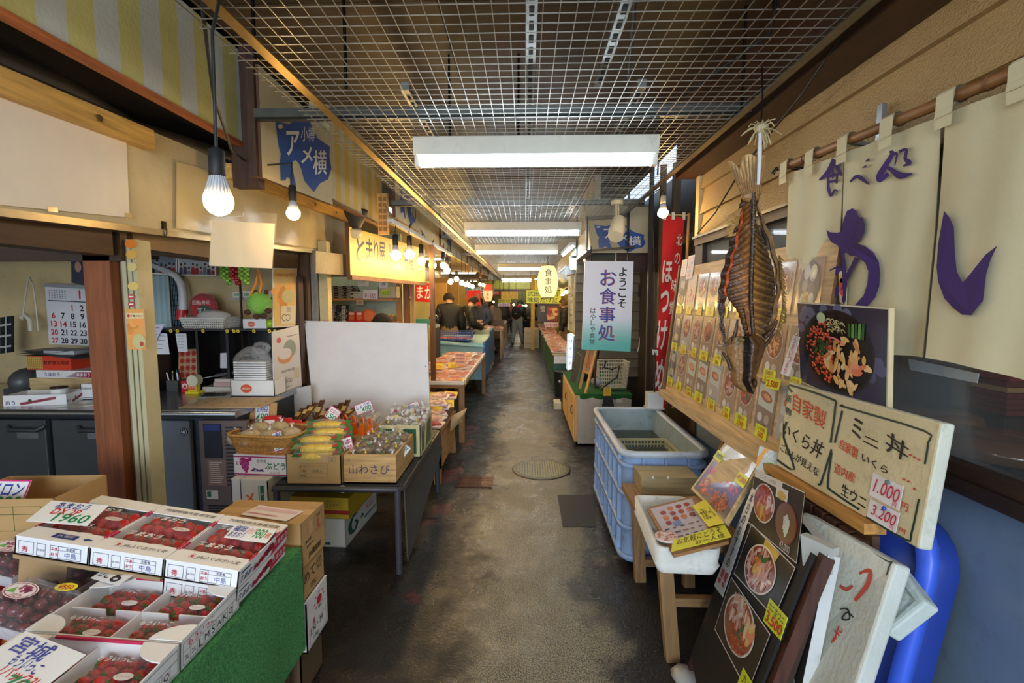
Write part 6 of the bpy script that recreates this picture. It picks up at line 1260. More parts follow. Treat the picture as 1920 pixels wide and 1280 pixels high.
b.text(g.psub((1570,1170),(1615,1208),(1600,1262),(1556,1215)),'樽産',0,0,1,1,(200,70,50),h=.002,bold=.04,keep=False);b.text(g.psub((1510,975),(1534,990),(1528,1025),(1505,1008)),'カニ',0,0,1,1,(40,40,44),h=.002,bold=.02,keep=False);b.text(g.psub((1556,1020),(1584,1035),(1580,1052),(1554,1038)),'北の',0,0,1,1,(190,110,90),h=.002,keep=False);b.build('lettering',o)
mb=MB();h_=Fr(PX(1682,1055,.98),PX(1738,1128,.97),PX(1660,1190,.90),PX(1640,1140,.91));mb.slab(h_,.05,(204,214,206),'foam');q=h_.sub(.15,.15,.85,.85,.002);mb.border(q,0,0,1,1,.004,(150,160,150),'foam');solo('foam_slab','grey white foam box lid tilted behind the lower foam sign','foam lid',mb,bev=.008)
# blue basin on edge
def rrect(w_,d,r,n=6):
    pts=[]
    for cx,cy,a0 in ((w_/2-r,d/2-r,0),(-w_/2+r,d/2-r,90),(-w_/2+r,-d/2+r,180),(w_/2-r,-d/2+r,270)):
        for i in range(n+1):a=math.radians(a0+90*i/n);pts.append((cx+r*math.cos(a),cy+r*math.sin(a)))
    return pts
def basin(b,M,rings,col,mat,cap=True):                            # rings: (w,d,r,z)
    vs=[];n=28
    for w_,d,r,z in rings:vs+=[M@V((x,y,z))for x,y in rrect(w_,d,r)]
    fs=[(j*n+i,j*n+(i+1)%n,(j+1)*n+(i+1)%n,(j+1)*n+i)for j in range(len(rings)-1)for i in range(n)]
    if cap:fs.append(tuple(range(len(vs)-n,len(vs))))
    return b.add(vs,fs,col,mat,True)
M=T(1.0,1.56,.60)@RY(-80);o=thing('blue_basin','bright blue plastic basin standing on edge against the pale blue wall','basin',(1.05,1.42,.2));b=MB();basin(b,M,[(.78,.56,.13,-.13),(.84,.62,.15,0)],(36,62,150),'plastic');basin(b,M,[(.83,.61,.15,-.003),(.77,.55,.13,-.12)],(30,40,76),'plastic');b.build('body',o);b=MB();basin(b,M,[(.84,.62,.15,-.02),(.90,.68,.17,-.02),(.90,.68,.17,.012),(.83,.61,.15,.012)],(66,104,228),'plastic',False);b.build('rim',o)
# ---- black A-frame menu stand
A,B,C_,D_=V((.912,1.88,.93)),V((.777,1.258,.93)),V((.67,1.95,0)),V((.535,1.33,0))
AF=PFr(A,B,D_,C_);o=thing('menu_stand','brown framed black menu stand with three large bowl photos at lower right','menu stand',(C_+D_)/2)
b=MB();b.slab(AF.sub(.02,.13,.98,.985,0),.008,(24,22,22),'matte');b.build('panel',o)
nn=AF.n*-.026
for a,e in ((A,C_),(B,D_)):b=MB();b.bar(a+nn,e+nn,.034,.03,(74,38,26),'wood_z',up=AF.n);b.build('leg',o)
b=MB();b.bar(A+nn-V((0,0,.03)),B+nn-V((0,0,.03)),.04,.03,(74,38,26),'wood_y');b.build('crossbar',o);b=MB();b.bar(AF.at(0,.13,-.026),AF.at(1,.13,-.026),.035,.03,(104,70,40),'wood_y');b.build('crossbar',o)
nb=AF.n*-.30;
for a,e in ((A,C_),(B,D_)):b=MB();e2=V((e.x+.10,e.y+.02,0));b.bar(a+V((.02,0,-.02)),e2,.035,.03,(60,40,30),'wood_z',up=AF.n);b.build('leg',o)
b=MB();b.slab(Fr(B+V((-.01,.06,.02)),B+V((.03,-.02,.02)),B+V((.03,-.02,-.05)),B+V((-.01,.04,-.06))),.03,(206,206,200),'plastic_sheet');b.build('plastic_cover',o)
def apos(nm,a,b2,c,d,h):return AF.psub(a,b2,c,d,h)
WL=(226,222,220)
s1=AF.psub((1419,880),(1513,924),(1497,1058),(1403,978),.004);b=MB();b.slab(s1,.001,(22,20,20),'print');b.border(s1,0,0,1,1,.003,WL);b.rect(s1,.01,.86,.62,.985,WL);b.text(s1,'ウニ・カニ・イクラ丼',.04,.885,.6,.96,BLACK,h=.0016)
bowl(b,s1,.30,.50,.235,.33,[(-.1,.45,.55,IKURA,90,.075),(.45,.1,.45,CRAB,26,.13),(-.05,-.35,.5,UNI,40,.17)],seed=3);bowl(b,s1,.76,.42,.185,.30,[(0,0,.3,[(226,222,214)],5,.3)],rim=(140,50,40),seed=4,bg=(120,84,60));b.rect(s1,.52,.72,.74,.9,(226,222,220),h=.0012);b.disc(s1,.63,.78,.08,.07,(206,170,90),h=.0018);b.text(s1,'¥3,000',.62,.02,.97,.14,(236,226,226),h=.002);solo('menu_photo','top black photo of a sea urchin, crab and roe bowl on the menu stand','photo',b)
s2=AF.psub((1412,982),(1495,1065),(1455,1160),(1378,1076),.004);b=MB();b.slab(s2,.001,(22,20,20),'print');b.border(s2,0,0,1,1,.004,WL)
b.poly(s2,[(.38,.99),(.72,.97),(.66,.6),(.42,.62)],(206,170,60),'glossprint',.0012);bowl(b,s2,.48,.46,.33,.42,[(0,0,.8,CRAB,70,.14),(.05,0,.35,UNI,40,.15)],seed=6,h=.0014);b.brush(lambda u,v:s2.at(u,v,.0042),[(.42,.70,.02),(.50,.64,.07),(.56,.72,.05),(.60,.8,.01)],(50,110,50));solo('menu_photo','middle black photo of a crab and sea urchin bowl on the menu stand','photo',b)
s3=AF.psub((1374,1082),(1448,1190),(1405,1300),(1342,1180),.004);b=MB();b.slab(s3,.001,(22,20,20),'print');b.border(s3,0,0,1,1,.004,WL);bowl(b,s3,.46,.55,.37,.43,[(-.15,.4,.6,CRAB,70,.13),(.55,.3,.3,EBI,14,.2),(.25,-.1,.3,LEAF,10,.14),(.2,-.45,.5,IKURA,120,.07)],seed=9);solo('menu_photo','bottom black photo of a crab and roe bowl on the menu stand','photo',b)
q=AF.psub((1412,915),(1423,922),(1357,1120),(1341,1098),.0045);b=MB();b.slab(q,.001,(232,230,228),'paper');b.text(q,'本日のおすすめ',.12,.24,.88,.97,BLACK,h=.0012,vert=True,bold=.01);b.poly(q,[(.15,.2),(.5,.21),(.45,.12),(.2,.13)],(206,50,60));b.disc(q,.3,.09,.14,.025,(206,50,60));b.poly(q,[(.55,.2),(.9,.21),(.85,.12),(.6,.13)],(206,50,60));b.disc(q,.72,.09,.14,.025,(206,50,60));solo('vertical_sign','white vertical strip with brush lettering along the far edge of the menu stand','sign',b)
q=AF.psub((1448,1122),(1482,1160),(1468,1202),(1435,1165),.007);b=MB();b.slab(q,.001,(214,232,40),'print');b.text(q,'3.500',.08,.1,.95,.55,(206,50,40),bold=.02,keep=False);b.text(q,'カニ生ウニ',.08,.6,.92,.92,(40,60,40),keep=False);solo('price_tag','yellow green price tag reading 3.500 on the menu stand','price tag',b)
q=AF.psub((1398,1252),(1420,1290),(1404,1330),(1384,1290),.007);b=MB();b.slab(q,.001,(214,232,40),'print');b.text(q,'カニ',.1,.5,.9,.9,(40,60,40));solo('price_tag','yellow green price tag at the bottom of the menu stand','price tag',b)
mb=MB();mb.ell((C_.x+.01,C_.y-.02,.02),(.06,.06,.03),(206,204,198),'plastic_sheet',10,6,jit=.15);mb.ell((C_.x+.01,C_.y-.02,.02),(.045,.045,.02),(214,212,206),'foam',10,6,jit=.15);solo('wrapped_weight','white plastic wrapped weight at the foot of the menu stand','weight',mb)
# board standing behind the stand
mb=MB();g3=Fr(V((.915,1.80,.93)),V((.80,1.245,.93)),V((.69,1.26,.02)),V((.80,1.82,.02)));mb.slab(g3,.03,(70,66,56),'painted',(206,208,206));solo('folded_board','dark folded board with white edge standing behind the black menu stand','board',mb)
# ---- framed photo panel by the tray
pf=PFr(V((1.03,2.35,.975)),V((1.014,2.0,.975)),V((.785,1.85,.727)),V((.77,2.2,.727)));o=thing('photo_display','pale wooden panel with fish and purple photos leaning by the foam tray','menu panel',pf.at(.5,0));b=MB();b.slab(pf,.018,(206,178,130),'wood_y');b.build('panel',o)
b=MB();s=pf.sub(.05,.52,.96,.97,.001);b.rect(s,0,0,1,1,(196,196,190),'glossprint');b.border(s,0,0,1,1,.004,(120,120,116));b.poly(s,[(.1,.9),(.75,.95),(.85,.6),(.15,.6)],(206,204,190),h=.002);b.disc(s,.42,.76,.3,.1,(170,140,80),h=.0024,ang=-.1);b.disc(s,.2,.34,.17,.26,(232,230,226),h=.002);b.disc(s,.5,.26,.14,.24,(130,110,80),h=.0024);b.disc(s,.8,.3,.1,.2,(206,160,130),h=.002);b.disc(s,.8,.72,.07,.1,(190,190,110),h=.003);b.build('fish_photo',o)
b=MB();s=pf.sub(.05,.03,.96,.47,.001);b.rect(s,0,0,1,1,(96,84,140),'glossprint');b.rect(s,0,.0,1,.3,(70,60,80),'glossprint',.0014);b.text(s,'活螺丸ごと焼き',.05,.62,.95,.86,(226,90,140),h=.0024,bold=.03);bowl(b,s,.26,.30,.22,.27,[(0,0,.8,[(160,60,30),(206,100,50),(90,40,30)],40,.2)],rim=(60,40,40),seed=12,h=.0018);bowl(b,s,.70,.26,.24,.25,[(0,0,.8,[(160,60,30),(206,100,50),(90,40,30)],40,.2)],rim=(60,40,40),seed=13,h=.0018);b.build('shellfish_photo',o)
for a,s_,nm in (((.0,.50,.24,.62),'八角焼定食','yellow label with black lettering on the grilled fish photo'),((.74,.44,.98,.58),'¥1,300','yellow price tag reading 1,300 between the two photos of the leaning panel')):
    q=pf.sub(*a,.006);b=MB();b.slab(q,.001,(226,226,40),'print');b.text(q,s_,.06,.2,.94,.8,(40,40,40)if '八' in s_ else (190,60,40),bold=.02,keep=False);solo('price_tag',nm,'price tag',b)
q=Fr(PY(1424,835,1.9),PY(1462,850,1.85),PY(1455,895,1.82),PY(1416,880,1.88));b=MB();b.slab(q,.002,(196,200,190),'glossprint');b.poly(q,[(0,0),(.5,1),(.3,1),(0,.5)],(226,160,70));b.disc(q,.7,.3,.3,.2,(110,140,60));b.text(q,'朝日産',.35,.55,.95,.95,WHITE,h=.003,bold=.03);solo('photo_print','shiny orange and green photo print behind the leaning panel','photo',b)
mb=MB();q=Fr(PY(1352,812,2.55),PY(1378,808,2.5),PY(1372,862,2.45),PY(1338,872,2.5));mb.disc(q,.5,.5,.45,.62,(170,124,70),'wood_x',h=0);mb.slab(q.sub(.2,-.1,.8,1.1,-.001),.012,(170,124,70),'wood_x');mb.text(q,'おす',.3,.4,.6,.9,(40,26,20),h=.002);mb.tube([q.at(.5,1.1),PY(1368,795,2.5),PY(1375,785,2.52)],.008,(70,54,40),'wicker');solo('wooden_plaque','round wooden plaque with brush marks hanging behind the leaning photo panel','plaque',mb)
# ---- blue tub
M=T(.815,3.335,.05);o=thing('blue_tub','large grimy pale blue ribbed plastic tub filled with water','tub',(.815,3.335,.05));tw,td,th=.50,1.18,.665;tc_=(150,176,214);b=MB()
basin(b,M,[(tw-.04,td-.04,.07,.0),(tw-.03,td-.03,.08,th)],tc_,'tub',False);basin(b,M,[(tw-.05,td-.05,.07,th),(tw-.07,td-.07,.06,.03)],(150,168,170),'tub');b.build('shell',o)
for z in (.02,.20,.40,.575):b=MB();basin(b,M,[(tw-.03,td-.03,.08,z),(tw+.012,td+.012,.09,z),(tw+.012,td+.012,.09,z+.022),(tw-.03,td-.03,.08,z+.022)],tc_,'tub',False);b.build('band',o)
b=MB();basin(b,M,[(tw-.05,td-.05,.07,th),(tw-.04,td-.04,.07,th+.01),(tw+.03,td+.03,.10,th+.01),(tw+.035,td+.035,.10,th-.02),(tw-.02,td-.02,.08,th-.02)],(196,204,214),'tub',False);b.build('rim',o)
b.f=[]
for i in range(7):
    b=MB();y=3.335-td/2+.12+i*(td-.24)/6;b.obox(Matrix.Identity(4),.815-tw/2-.004,y-.009,.06,.815-tw/2+.02,y+.009,.05+th-.01,tc_,'tub');b.build('rib',o)
for i in range(3):b=MB();x=.815-tw/2+.12+i*.13;b.box(x-.008,3.335-td/2-.004,.06,x+.008,3.335-td/2+.02,.05+th-.01,tc_,'tub');b.build('rib',o)
mb=MB();mb.box(.60,2.80,.545,1.03,3.87,.548,(66,72,58),'water');w1=solo('water','murky water standing in the pale blue tub','water',mb,kind='stuff')
mb=MB();mb.box(.66,2.86,.0,.74,3.8,.048,(90,84,76),'wood_y');mb.box(.90,2.86,.0,.98,3.8,.048,(90,84,76),'wood_y');mb.build('skid',o)
plastic_basket('plastic_basket','yellowed lattice basket floating in the middle of the blue tub',T(.84,3.28,.50)@RZ(2),.34,.30,.10,(196,190,146),14,3,.92)
plastic_basket('plastic_basket','yellowed lattice basket floating at the near end of the blue tub',T(.845,2.95,.50)@RZ(-2),.35,.26,.095,(200,184,130),14,3,.92)
for k,(y,n)in enumerate(((3.28,9),(2.95,7))):
    for i in range(n):
        mb=MB();mb.ell((.73+(i%4)*.07+random.uniform(-.01,.01),y-.08+(i //4)*.075,.535+.008*(i%2)),(.035,.028,.016),jit((118,92,64),16),'food',9,6,jit=.12);solo('scallop','brown scallop shell in the %s of the blue tub'%['middle basket','near basket'][k],'shellfish',mb,'scallops in the %s'%['middle basket','near basket'][k])
mb=MB();mb.box(.98,3.82,.735,1.10,3.93,.86,(206,208,204),'plastic');mb.box(.97,3.81,.73,1.11,3.94,.74,(190,192,190),'plastic');solo('pump_box','small white pump box on the far corner of the blue tub','pump',mb,bev=.012)
mb=MB();mb.tube([(1.04,3.87,.85),(1.06,3.95,1.0),(1.08,4.05,1.3),(1.12,4.1,1.38)],.006,(24,24,24),'rubber');solo('black_cable','black cord rising from the pump box beside the red banner','cord',mb)
# ---- bench and foam tray
o=thing('wooden_bench','rough wooden bench under the white foam tray','bench',(.75,2.3,0));wb=(160,124,82);b=MB();b.box(.55,1.99,.53,.95,2.68,.565,wb,'wood_y');b.build('top',o)
for x,y,x2,y2 in ((.60,2.03,.66,2.05),(.90,2.03,.92,2.05),(.62,2.62,.66,2.66),(.90,2.62,.92,2.62)):b=MB();b.bar((x2,y2,0),(x,y,.53),.06,.045,wb,'wood_z');b.build('leg',o)
b=MB();b.box(.62,2.03,.26,.94,2.06,.30,wb,'wood_x');b.build('stretcher',o);b=MB();b.box(.64,2.63,.1,.94,2.66,.14,wb,'wood_x');b.build('stretcher',o)
M=T(.628,2.0,.567)@RZ(-3);o=thing('foam_tray','white foam fish tray on the wooden bench holding framed menus','tray',M@V((0,0,0)));b=MB();tw,td,th=.245,.50,.105;fc=(222,222,214)
basin(b,M,[(tw-.03,td-.03,.03,0),(tw,td,.035,.035),(tw-.01,td-.01,.035,.04),(tw,td,.035,th),(tw-.035,td-.035,.025,th),(tw-.05,td-.05,.02,.02)],fc,'foam');b.build('shell',o)
mf=PFr(PZ(1212,952,.675),PZ(1318,925,.72),PZ(1366,1014,.72),PZ(1262,1040,.675));o=thing('framed_menu','wood framed picture menu lying tilted in the white foam tray','menu',mf.at(.5,.5)-V((0,0,.05)));b=MB();b.slab(mf,.012,(160,116,70),'wood_x');b.build('frame',o);b=MB();s=mf.sub(.05,.05,.78,.95,.001);b.rect(s,0,0,1,1,(206,196,200),'glossprint')
for i in range(4):
    for j in range(3):b.disc(s,.22+i*.2,.88-j*.13-(.0 if i else .06),.07,.05,[(170,70,50),(206,120,70),(150,60,56)][(i+j)%3],h=.0018,n=12)
for i in range(5):
    for j in range(4):b.rect(s,.06+i*.19,.42-j*.1,.06+i*.19+random.uniform(.06,.14),.45-j*.1,random.choice([(120,100,130),(80,80,90),(150,120,110)]),h=.0016)
b.rect(s,.3,.46,.5,.56,(120,140,190),h=.0018);b.text(s,'おすすめ',.82,.55,.94,.8,(40,30,30),h=.002,vert=True);b.build('menu_sheet',o)
q=Fr(PZ(1298,948,.735),PZ(1322,936,.745),PZ(1358,980,.745),PZ(1328,987,.735));b=MB();b.slab(q,.001,(232,214,60),'print');b.text(q,'大漁ビール',.1,.25,.9,.75,(60,50,20),keep=False);solo('yellow_note','small yellow handwritten note on the framed picture menu','note',b)
q=Fr(PZ(1262,1012,.72),PZ(1358,982,.735),PZ(1372,1006,.735),PZ(1258,1034,.72));b=MB();b.slab(q,.001,(226,222,60),'print');b.text(q,'お気軽にどうぞ',.08,.42,.9,.92,(70,60,20),h=.0014,keep=False);b.text(q,'お一人様',.4,.06,.9,.38,(70,60,20),h=.0014,keep=False);solo('yellow_note','long yellow note with handwriting at the front of the foam tray','note',b)
mb=MB();c=PZ(1249,1008,.69);mb.cyl(c,c+V((0,0,.008)),.042,col=(226,206,196),mat='paper',n=18);
for i in range(30):a,r=random.uniform(0,6.28),.038*random.random()**.5;mb.cyl(c+V((r*math.cos(a),r*math.sin(a),.008)),c+V((r*math.cos(a),r*math.sin(a),.0095)),.004,col=jit((200,130,120),20),mat='print',n=6)
solo('round_card','round pinkish card with rice print at the corner of the foam tray','card',mb)
mb=MB();mb.box(.62,2.52,.567,.92,2.70,.66,(176,158,116),'wood_x');mb.ell((.68,2.515,.66),.008,(220,220,210),'plastic',8,6);mb.ell((.76,2.515,.66),.008,(220,220,210),'plastic',8,6);solo('wooden_block','flat wooden block between the foam tray and the blue tub','block',mb)
# ---- stools in the restaurant
for (x,y,nm)in ((1.85,2.25,'round brown stool behind the window, the farther one'),(1.78,1.82,'round brown stool behind the window, the nearer one')):
    o=thing('round_stool',nm,'stool',(x,y,0),'stools behind the window');b=MB();b.lathe([(.17,.0),(.20,.01),(.205,.04),(.19,.065),(.05,.07)],(x,y,1.02),(120,84,44),'gloss',28);b.build('seat',o)
    b=MB();b.cyl((x,y,0),(x,y,1.02),.03,col=(60,44,34),mat='metal',n=12);b.build('post',o);b=MB();b.cyl((x,y,0),(x,y,.03),.18,col=(50,40,34),mat='metal',n=24);b.build('base',o)
mb=MB();
for i in range(7):mb.box(2.5,2.55+random.uniform(-.01,.01),1.0+i*.03,2.75,2.75,1.025+i*.03,random.choice([(150,60,50),(190,150,100),(200,196,190),(120,50,46)]),'cloth')
mb.box(2.45,2.5,0,2.8,2.8,.995,(60,46,36),'wood_z');solo('cushion_pile','pile of folded red and cream cloths on a stand behind the window','cloth pile',mb)
# ================================================================ DRIED FISH hanging at the right
FYD=1.88
def fp(x,y,d=0.0):return PY(1220+x*.29692,380+y*.29692,FYD)+V((0,-d,0))
fo=thing('dried_salmon','big dried split fish hanging head down by its tail in front of the menu board','dried fish',fp(600,1190))
def strip(b,L_,R_,n,depth,colf,ridge=0.0,m=24,back=True,mat='leather'):
    """surface between a left and a right outline (lists of crop points), bulged by depth(u,v)"""
    def samp(P,v):
        k=v*(len(P)-1);i=min(int(k),len(P)-2);t=k-i;p0,p1,p2,p3=P[max(i-1,0)],P[i],P[i+1],P[min(i+2,len(P)-1)]
        return [0.5*(2*p1[j]+(p2[j]-p0[j])*t+(2*p0[j]-5*p1[j]+4*p2[j]-p3[j])*t*t+(3*p1[j]-p0[j]-3*p2[j]+p3[j])*t**3)for j in (0,1)]
    def fn(u,v):a,c=samp(L_,v),samp(R_,v);return fp(a[0]+(c[0]-a[0])*u,a[1]+(c[1]-a[1])*u,depth(u,v))
    b.grid(fn,n,m,colf,mat)
    if back:b.grid(lambda u,v:fn(1-u,v)+V((0,.022*math.sin(math.pi*min(1,max(0,1-u)))+.004,0)),n,m,(84,54,26),mat)
SP=[(640,-60),(642,60),(640,200),(632,400),(626,600),(636,760),(650,900)]      # spine
Lm=[(592,-60),(575,60),(560,200),(520,380),(488,560),(560,690),(596,830)]
Rm=[(680,-60),(694,60),(745,210),(800,400),(806,560),(770,720),(712,890)]
b=MB()
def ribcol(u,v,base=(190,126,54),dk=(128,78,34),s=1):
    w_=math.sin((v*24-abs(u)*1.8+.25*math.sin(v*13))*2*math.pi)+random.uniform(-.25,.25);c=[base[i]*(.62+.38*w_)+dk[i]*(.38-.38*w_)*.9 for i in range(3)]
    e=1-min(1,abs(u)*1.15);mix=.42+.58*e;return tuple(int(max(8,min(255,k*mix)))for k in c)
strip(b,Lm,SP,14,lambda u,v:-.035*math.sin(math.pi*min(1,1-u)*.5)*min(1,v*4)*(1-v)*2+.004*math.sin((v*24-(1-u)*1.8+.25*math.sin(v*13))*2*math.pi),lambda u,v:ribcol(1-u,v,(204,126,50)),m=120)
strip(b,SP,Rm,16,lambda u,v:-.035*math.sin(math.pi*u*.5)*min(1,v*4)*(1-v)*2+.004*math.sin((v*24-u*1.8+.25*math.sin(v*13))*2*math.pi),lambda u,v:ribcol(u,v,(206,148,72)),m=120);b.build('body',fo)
b=MB();b.tube([fp(x,y,.008)for x,y in SP],[.010,.010,.009,.009,.008,.008,.006],(50,32,20),'leather',8)
for i in range(46):v=i/46;k=v*6;j=min(int(k),5);t=k-j;x=SP[j][0]*(1-t)+SP[j+1][0]*t;y=SP[j][1]*(1-t)+SP[j+1][1]*t;b.ell(fp(x+random.uniform(-6,6),y,.014),(.006,.004,.004),jit((120,100,70),20),'leather',6,4)
b.build('spine',fo)
# right outer skin, dark, with fin edge
b=MB();Ro=[(690,-60),(706,60),(770,200),(822,390),(832,540),(800,730),(716,900)]
strip(b,Rm,Ro,5,lambda u,v:-.012+.006*math.sin(v*40),lambda u,v:jit((126,92,52),10),m=50);b.build('side_skin',fo)
b=MB();Lo=[(560,60),(515,190),(480,330),(442,470),(430,620),(446,790),(488,912)];Li=[(590,10),(556,210),(512,380),(482,520),(470,640),(458,790),(492,912)]
strip(b,Lo,Li,6,lambda u,v:.004+.008*math.sin(v*50+u*3),lambda u,v:(58,34,20)if u<.6 else ((190,76,24)if v<.6 else (84,48,26)),m=60);b.build('belly_flap',fo)
b=MB()
def tri(a,c,d,col):b.add([fp(*a,.006),fp(*c,.004),fp(*d,.008)],[(0,1,2)],col,'leather');b.add([fp(*a,.002),fp(*d,.002),fp(*c,.001)],[(0,1,2)],col,'leather')
for i in range(14):t=i/14;tri((575-40*t,30+170*t),(452+10*math.sin(t*9),100+90*t+40*t),(568-40*t,46+175*t),jit((170,126,62),14))
b.build('fin',fo)
b=MB()
for i in range(30):t=i/30;y=330+540*t;k=t*6;x=812+22*math.sin(t*2.6)-100*max(0,t-.6);tri((x-6,y),(x+16+random.uniform(0,16),y+38),(x-8,y+22),jit((140,106,60),16))
for i in range(22):t=i/22;y=560+340*t;x=436+40*t*t;tri((x+8,y),(x-12-random.uniform(0,8),y+26),(x+8,y+16),jit((60,40,26),10))
b.build('ragged_fin',fo)
b=MB()
for pts in ([(540,735),(530,800),(505,890),(515,905)],[(445,940),(480,990),(500,1050)],[(770,820),(730,880),(690,920)],[(790,740),(760,800),(712,850)]):b.tube([fp(x,y,.012)for x,y in pts],[.004,.007,.008,.003][:len(pts)],(70,46,28),'leather',6)
b.build('gill_spines',fo)
b=MB();
strip(b,[(586,660),(596,720),(612,800),(620,860)],[(612,640),(640,720),(655,800),(660,870)],4,lambda u,v:.006,lambda u,v:(134,76,34),m=10);b.build('throat',fo)
b=MB();HL=[(500,850),(478,900),(484,960),(506,1050),(512,1120),(544,1165),(592,1192)];HR=[(640,822),(706,880),(694,950),(664,1040),(646,1100),(652,1150),(628,1194)]
strip(b,HL,HR,16,lambda u,v:.045*math.sin(math.pi*u)*(1-.35*v)+.008*math.sin(u*14)+(.016*(1 if u>.42 else 0)),lambda u,v:jit((92,60,30)if u>.45 else (140,102,58),10)if not (.38<u<.47)else (24,16,12),m=26);b.build('head',fo)
b=MB();b.ell(fp(560,860,.02),(.026,.022,.012),(120,96,56),'leather',12,8,jit=.12);b.build('eye_socket',fo)
b=MB();b.ell(fp(630,1130,.03),(.010,.016,.018),(60,38,22),'leather',10,6);b.ell(fp(612,1180,.028),(.014,.012,.008),(50,32,20),'leather',10,6);b.build('jaw_tip',fo)
# tail fin (crop of the upper part: 1320,200 scale .390625)
def tp(x,y,d=0.0):return PY(1320+x*.390625,200+y*.390625,FYD)+V((0,-d,0))
b=MB();root=[(176+i*8,425)for i in range(12)];tops=[(112,262),(132,264),(152,285),(170,310),(178,245),(198,232),(220,230),(238,236),(250,250),(258,270),(274,236),(294,234)]
for i in range(11):
    c=jit((186,150,92),16);a,d,e,g=root[i],root[i+1],tops[i+1],tops[i]
    b.add([tp(*a,.010),tp(*d,.010),tp(*e,.004+.004*(i%2)),tp(*g,.004+.004*((i+1)%2))],[(0,1,2,3)],c,'leather');b.add([tp(*a,.004),tp(*g,.0),tp(*e,.0),tp(*d,.004)],[(0,1,2,3)],c,'leather');b.tube([tp((a[0]+d[0])/2,425,.012),tp((e[0]+g[0])/2,(e[1]+g[1])/2+6,.007)],[.004,.002],(150,108,58),'leather',5)
b.ell(tp(222,425,.0),(.036,.016,.026),(150,110,62),'leather',12,8,jit=.06);b.build('tail_fin',fo)
b=MB();b.tube([tp(250,380,.016),tp(258,240,.014),tp(262,150,.012),tp(262,120,.01)],[.006,.008,.007,.005],(226,226,232),'cloth',8);b.build('white_cord',fo)
b=MB();k=tp(266,105,.01);b.ell(k,(.026,.022,.02),(196,180,140),'wicker',10,7,jit=.2)
for i in range(26):a,e=random.uniform(0,6.28),random.uniform(-1.1,.9);d=V((math.cos(a)*math.cos(e),math.sin(a)*math.cos(e),math.sin(e)));b.tube([k+d*.015,k+d*.04+V((0,0,-.006)),k+d*random.uniform(.05,.07)+V((0,0,-.025))],.0022,jit((206,190,140),16),'wicker',4)
b.build('straw_knot',fo)
b=MB();b.tube([k,k+V((.002,.0,.10)),(k.x,FYD,2.45)],.003,(40,36,34),'metal',5);b.build('hook_wire',fo)
# ================================================================ ALCOVE between the right wall and the far shops
f=Fy(5.0,(1097,489),(1188,490),(1182,659),(1091,655));o=thing('hanging_sign','white to teal hanging sign board with large blue lettering beside the alcove','sign',(f.bl+f.br)/2);b=MB();b.slab(f,.05,(206,208,214),'plastic');b.build('board',o,bev=.004)
b=MB();n=40
for i in range(n):v=i/n;t=max(0,1-v/.42);t=t*t*(3-2*t);c=tuple(int(a+(e-a)*t)for a,e in zip((214,216,226),(86,168,160)));b.rect(f,.0,v,1,v+1/n,c,'ltbox',.001)
b.text(f,'ようこそ',.68,.48,.90,.94,(24,22,26),'print',.0022,.02,vert=True)
for dx_,c,h in ((.012,(226,130,60),.0018),(0,(38,60,160),.0024)):b.text(f,'お食事処',.32+dx_,.10-dx_*.4,.66+dx_,.92-dx_*.4,c,'print',h,.045,vert=True)
b.text(f,'はやしや食堂',.14,.06,.27,.48,(24,22,26),'print',.0022,.015,vert=True);b.build('lettering',o)
b=MB()
for px in (1108,1177):p=PY(px,489,5.02);b.tube([p,PY(px,470,5.02),PY(px,462,5.04)],.006,(50,48,46),'metal')
b.bar(PY(1100,470,5.04),PY(1190,463,5.04),.02,.02,(70,66,62),'metal');b.cyl(PY(1177,470,5.04),(PY(1177,470,5.04).x,5.04,2.9),.012,col=(56,54,52),mat='metal',n=8);b.cyl(PY(1100,470,5.04),(PY(1100,470,5.04).x,5.04,2.45),.010,col=(120,118,112),mat='metal',n=8);b.bar(PY(1098,410,5.06),PY(1180,404,5.06),.03,.03,(110,106,98),'metal');b.build('hanger',o)
# spot lamp
c=PY(1157,384,4.25);o=thing('spot_lamp','cream spot lamp hanging from the mesh before the star board','spotlight',c-V((0,0,.28)));b=MB();b.cyl(c,c+V((0,0,.035)),.05,col=(214,206,176),mat='plastic',n=20);b.build('base',o);b=MB()
for dx_ in (-.014,.0,.014):b.cyl(c+V((dx_,0,0)),c+V((dx_*1.2,0,-.13)),.004,col=(214,206,180),mat='plastic',n=6)
b.build('stem',o);b=MB();p=PY(1161,412,4.22);q=PY(1154,444,4.10);b.cyl(p,p.lerp(q,.6),.055,.065,(222,214,186),'plastic',20);b.cyl(p.lerp(q,.6),q,.068,.062,(222,214,186),'plastic',20);b.build('shade',o)
# bulb by the banner
p=PY(1243,399,3.5);bulb_thing('bright bulb hanging beside the top of the red banner',p,.036,[p+V((.01,0,.13)),p+V((-.02,0,.17)),PY(1215,368,3.5)],sock=(196,180,140),L_=.05)
# red banner with pole
o=thing('banner','tall narrow red banner with white brush lettering hanging on a wooden pole','banner',PY(1230,762,4.3));f=Fy(4.2,(1243,404),(1284,408),(1262,560),(1232,560));f2=Fy(4.2,(1232,560),(1270,560),(1252,765),(1222,765));b=MB()
top=[(1243,404),(1284,408)];rows_=[((1243,404),(1284,408)),((1242,460),(1279,460)),((1238,530),(1274,530)),((1234,600),(1268,600)),((1228,680),(1258,680)),((1222,765),(1248,765))]
def banner(u,v):k=v*5;i=min(int(k),4);t=k-i;a=[rows_[i][0][j]*(1-t)+rows_[i+1][0][j]*t for j in (0,1)];c=[rows_[i][1][j]*(1-t)+rows_[i+1][1][j]*t for j in (0,1)];return PY(a[0]*(1-u)+c[0]*u,a[1]*(1-u)+c[1]*u,4.2+.015*math.sin(v*14+u*4))
b.grid(banner,8,40,(196,34,36),'cloth');b.build('cloth',o);b=MB()
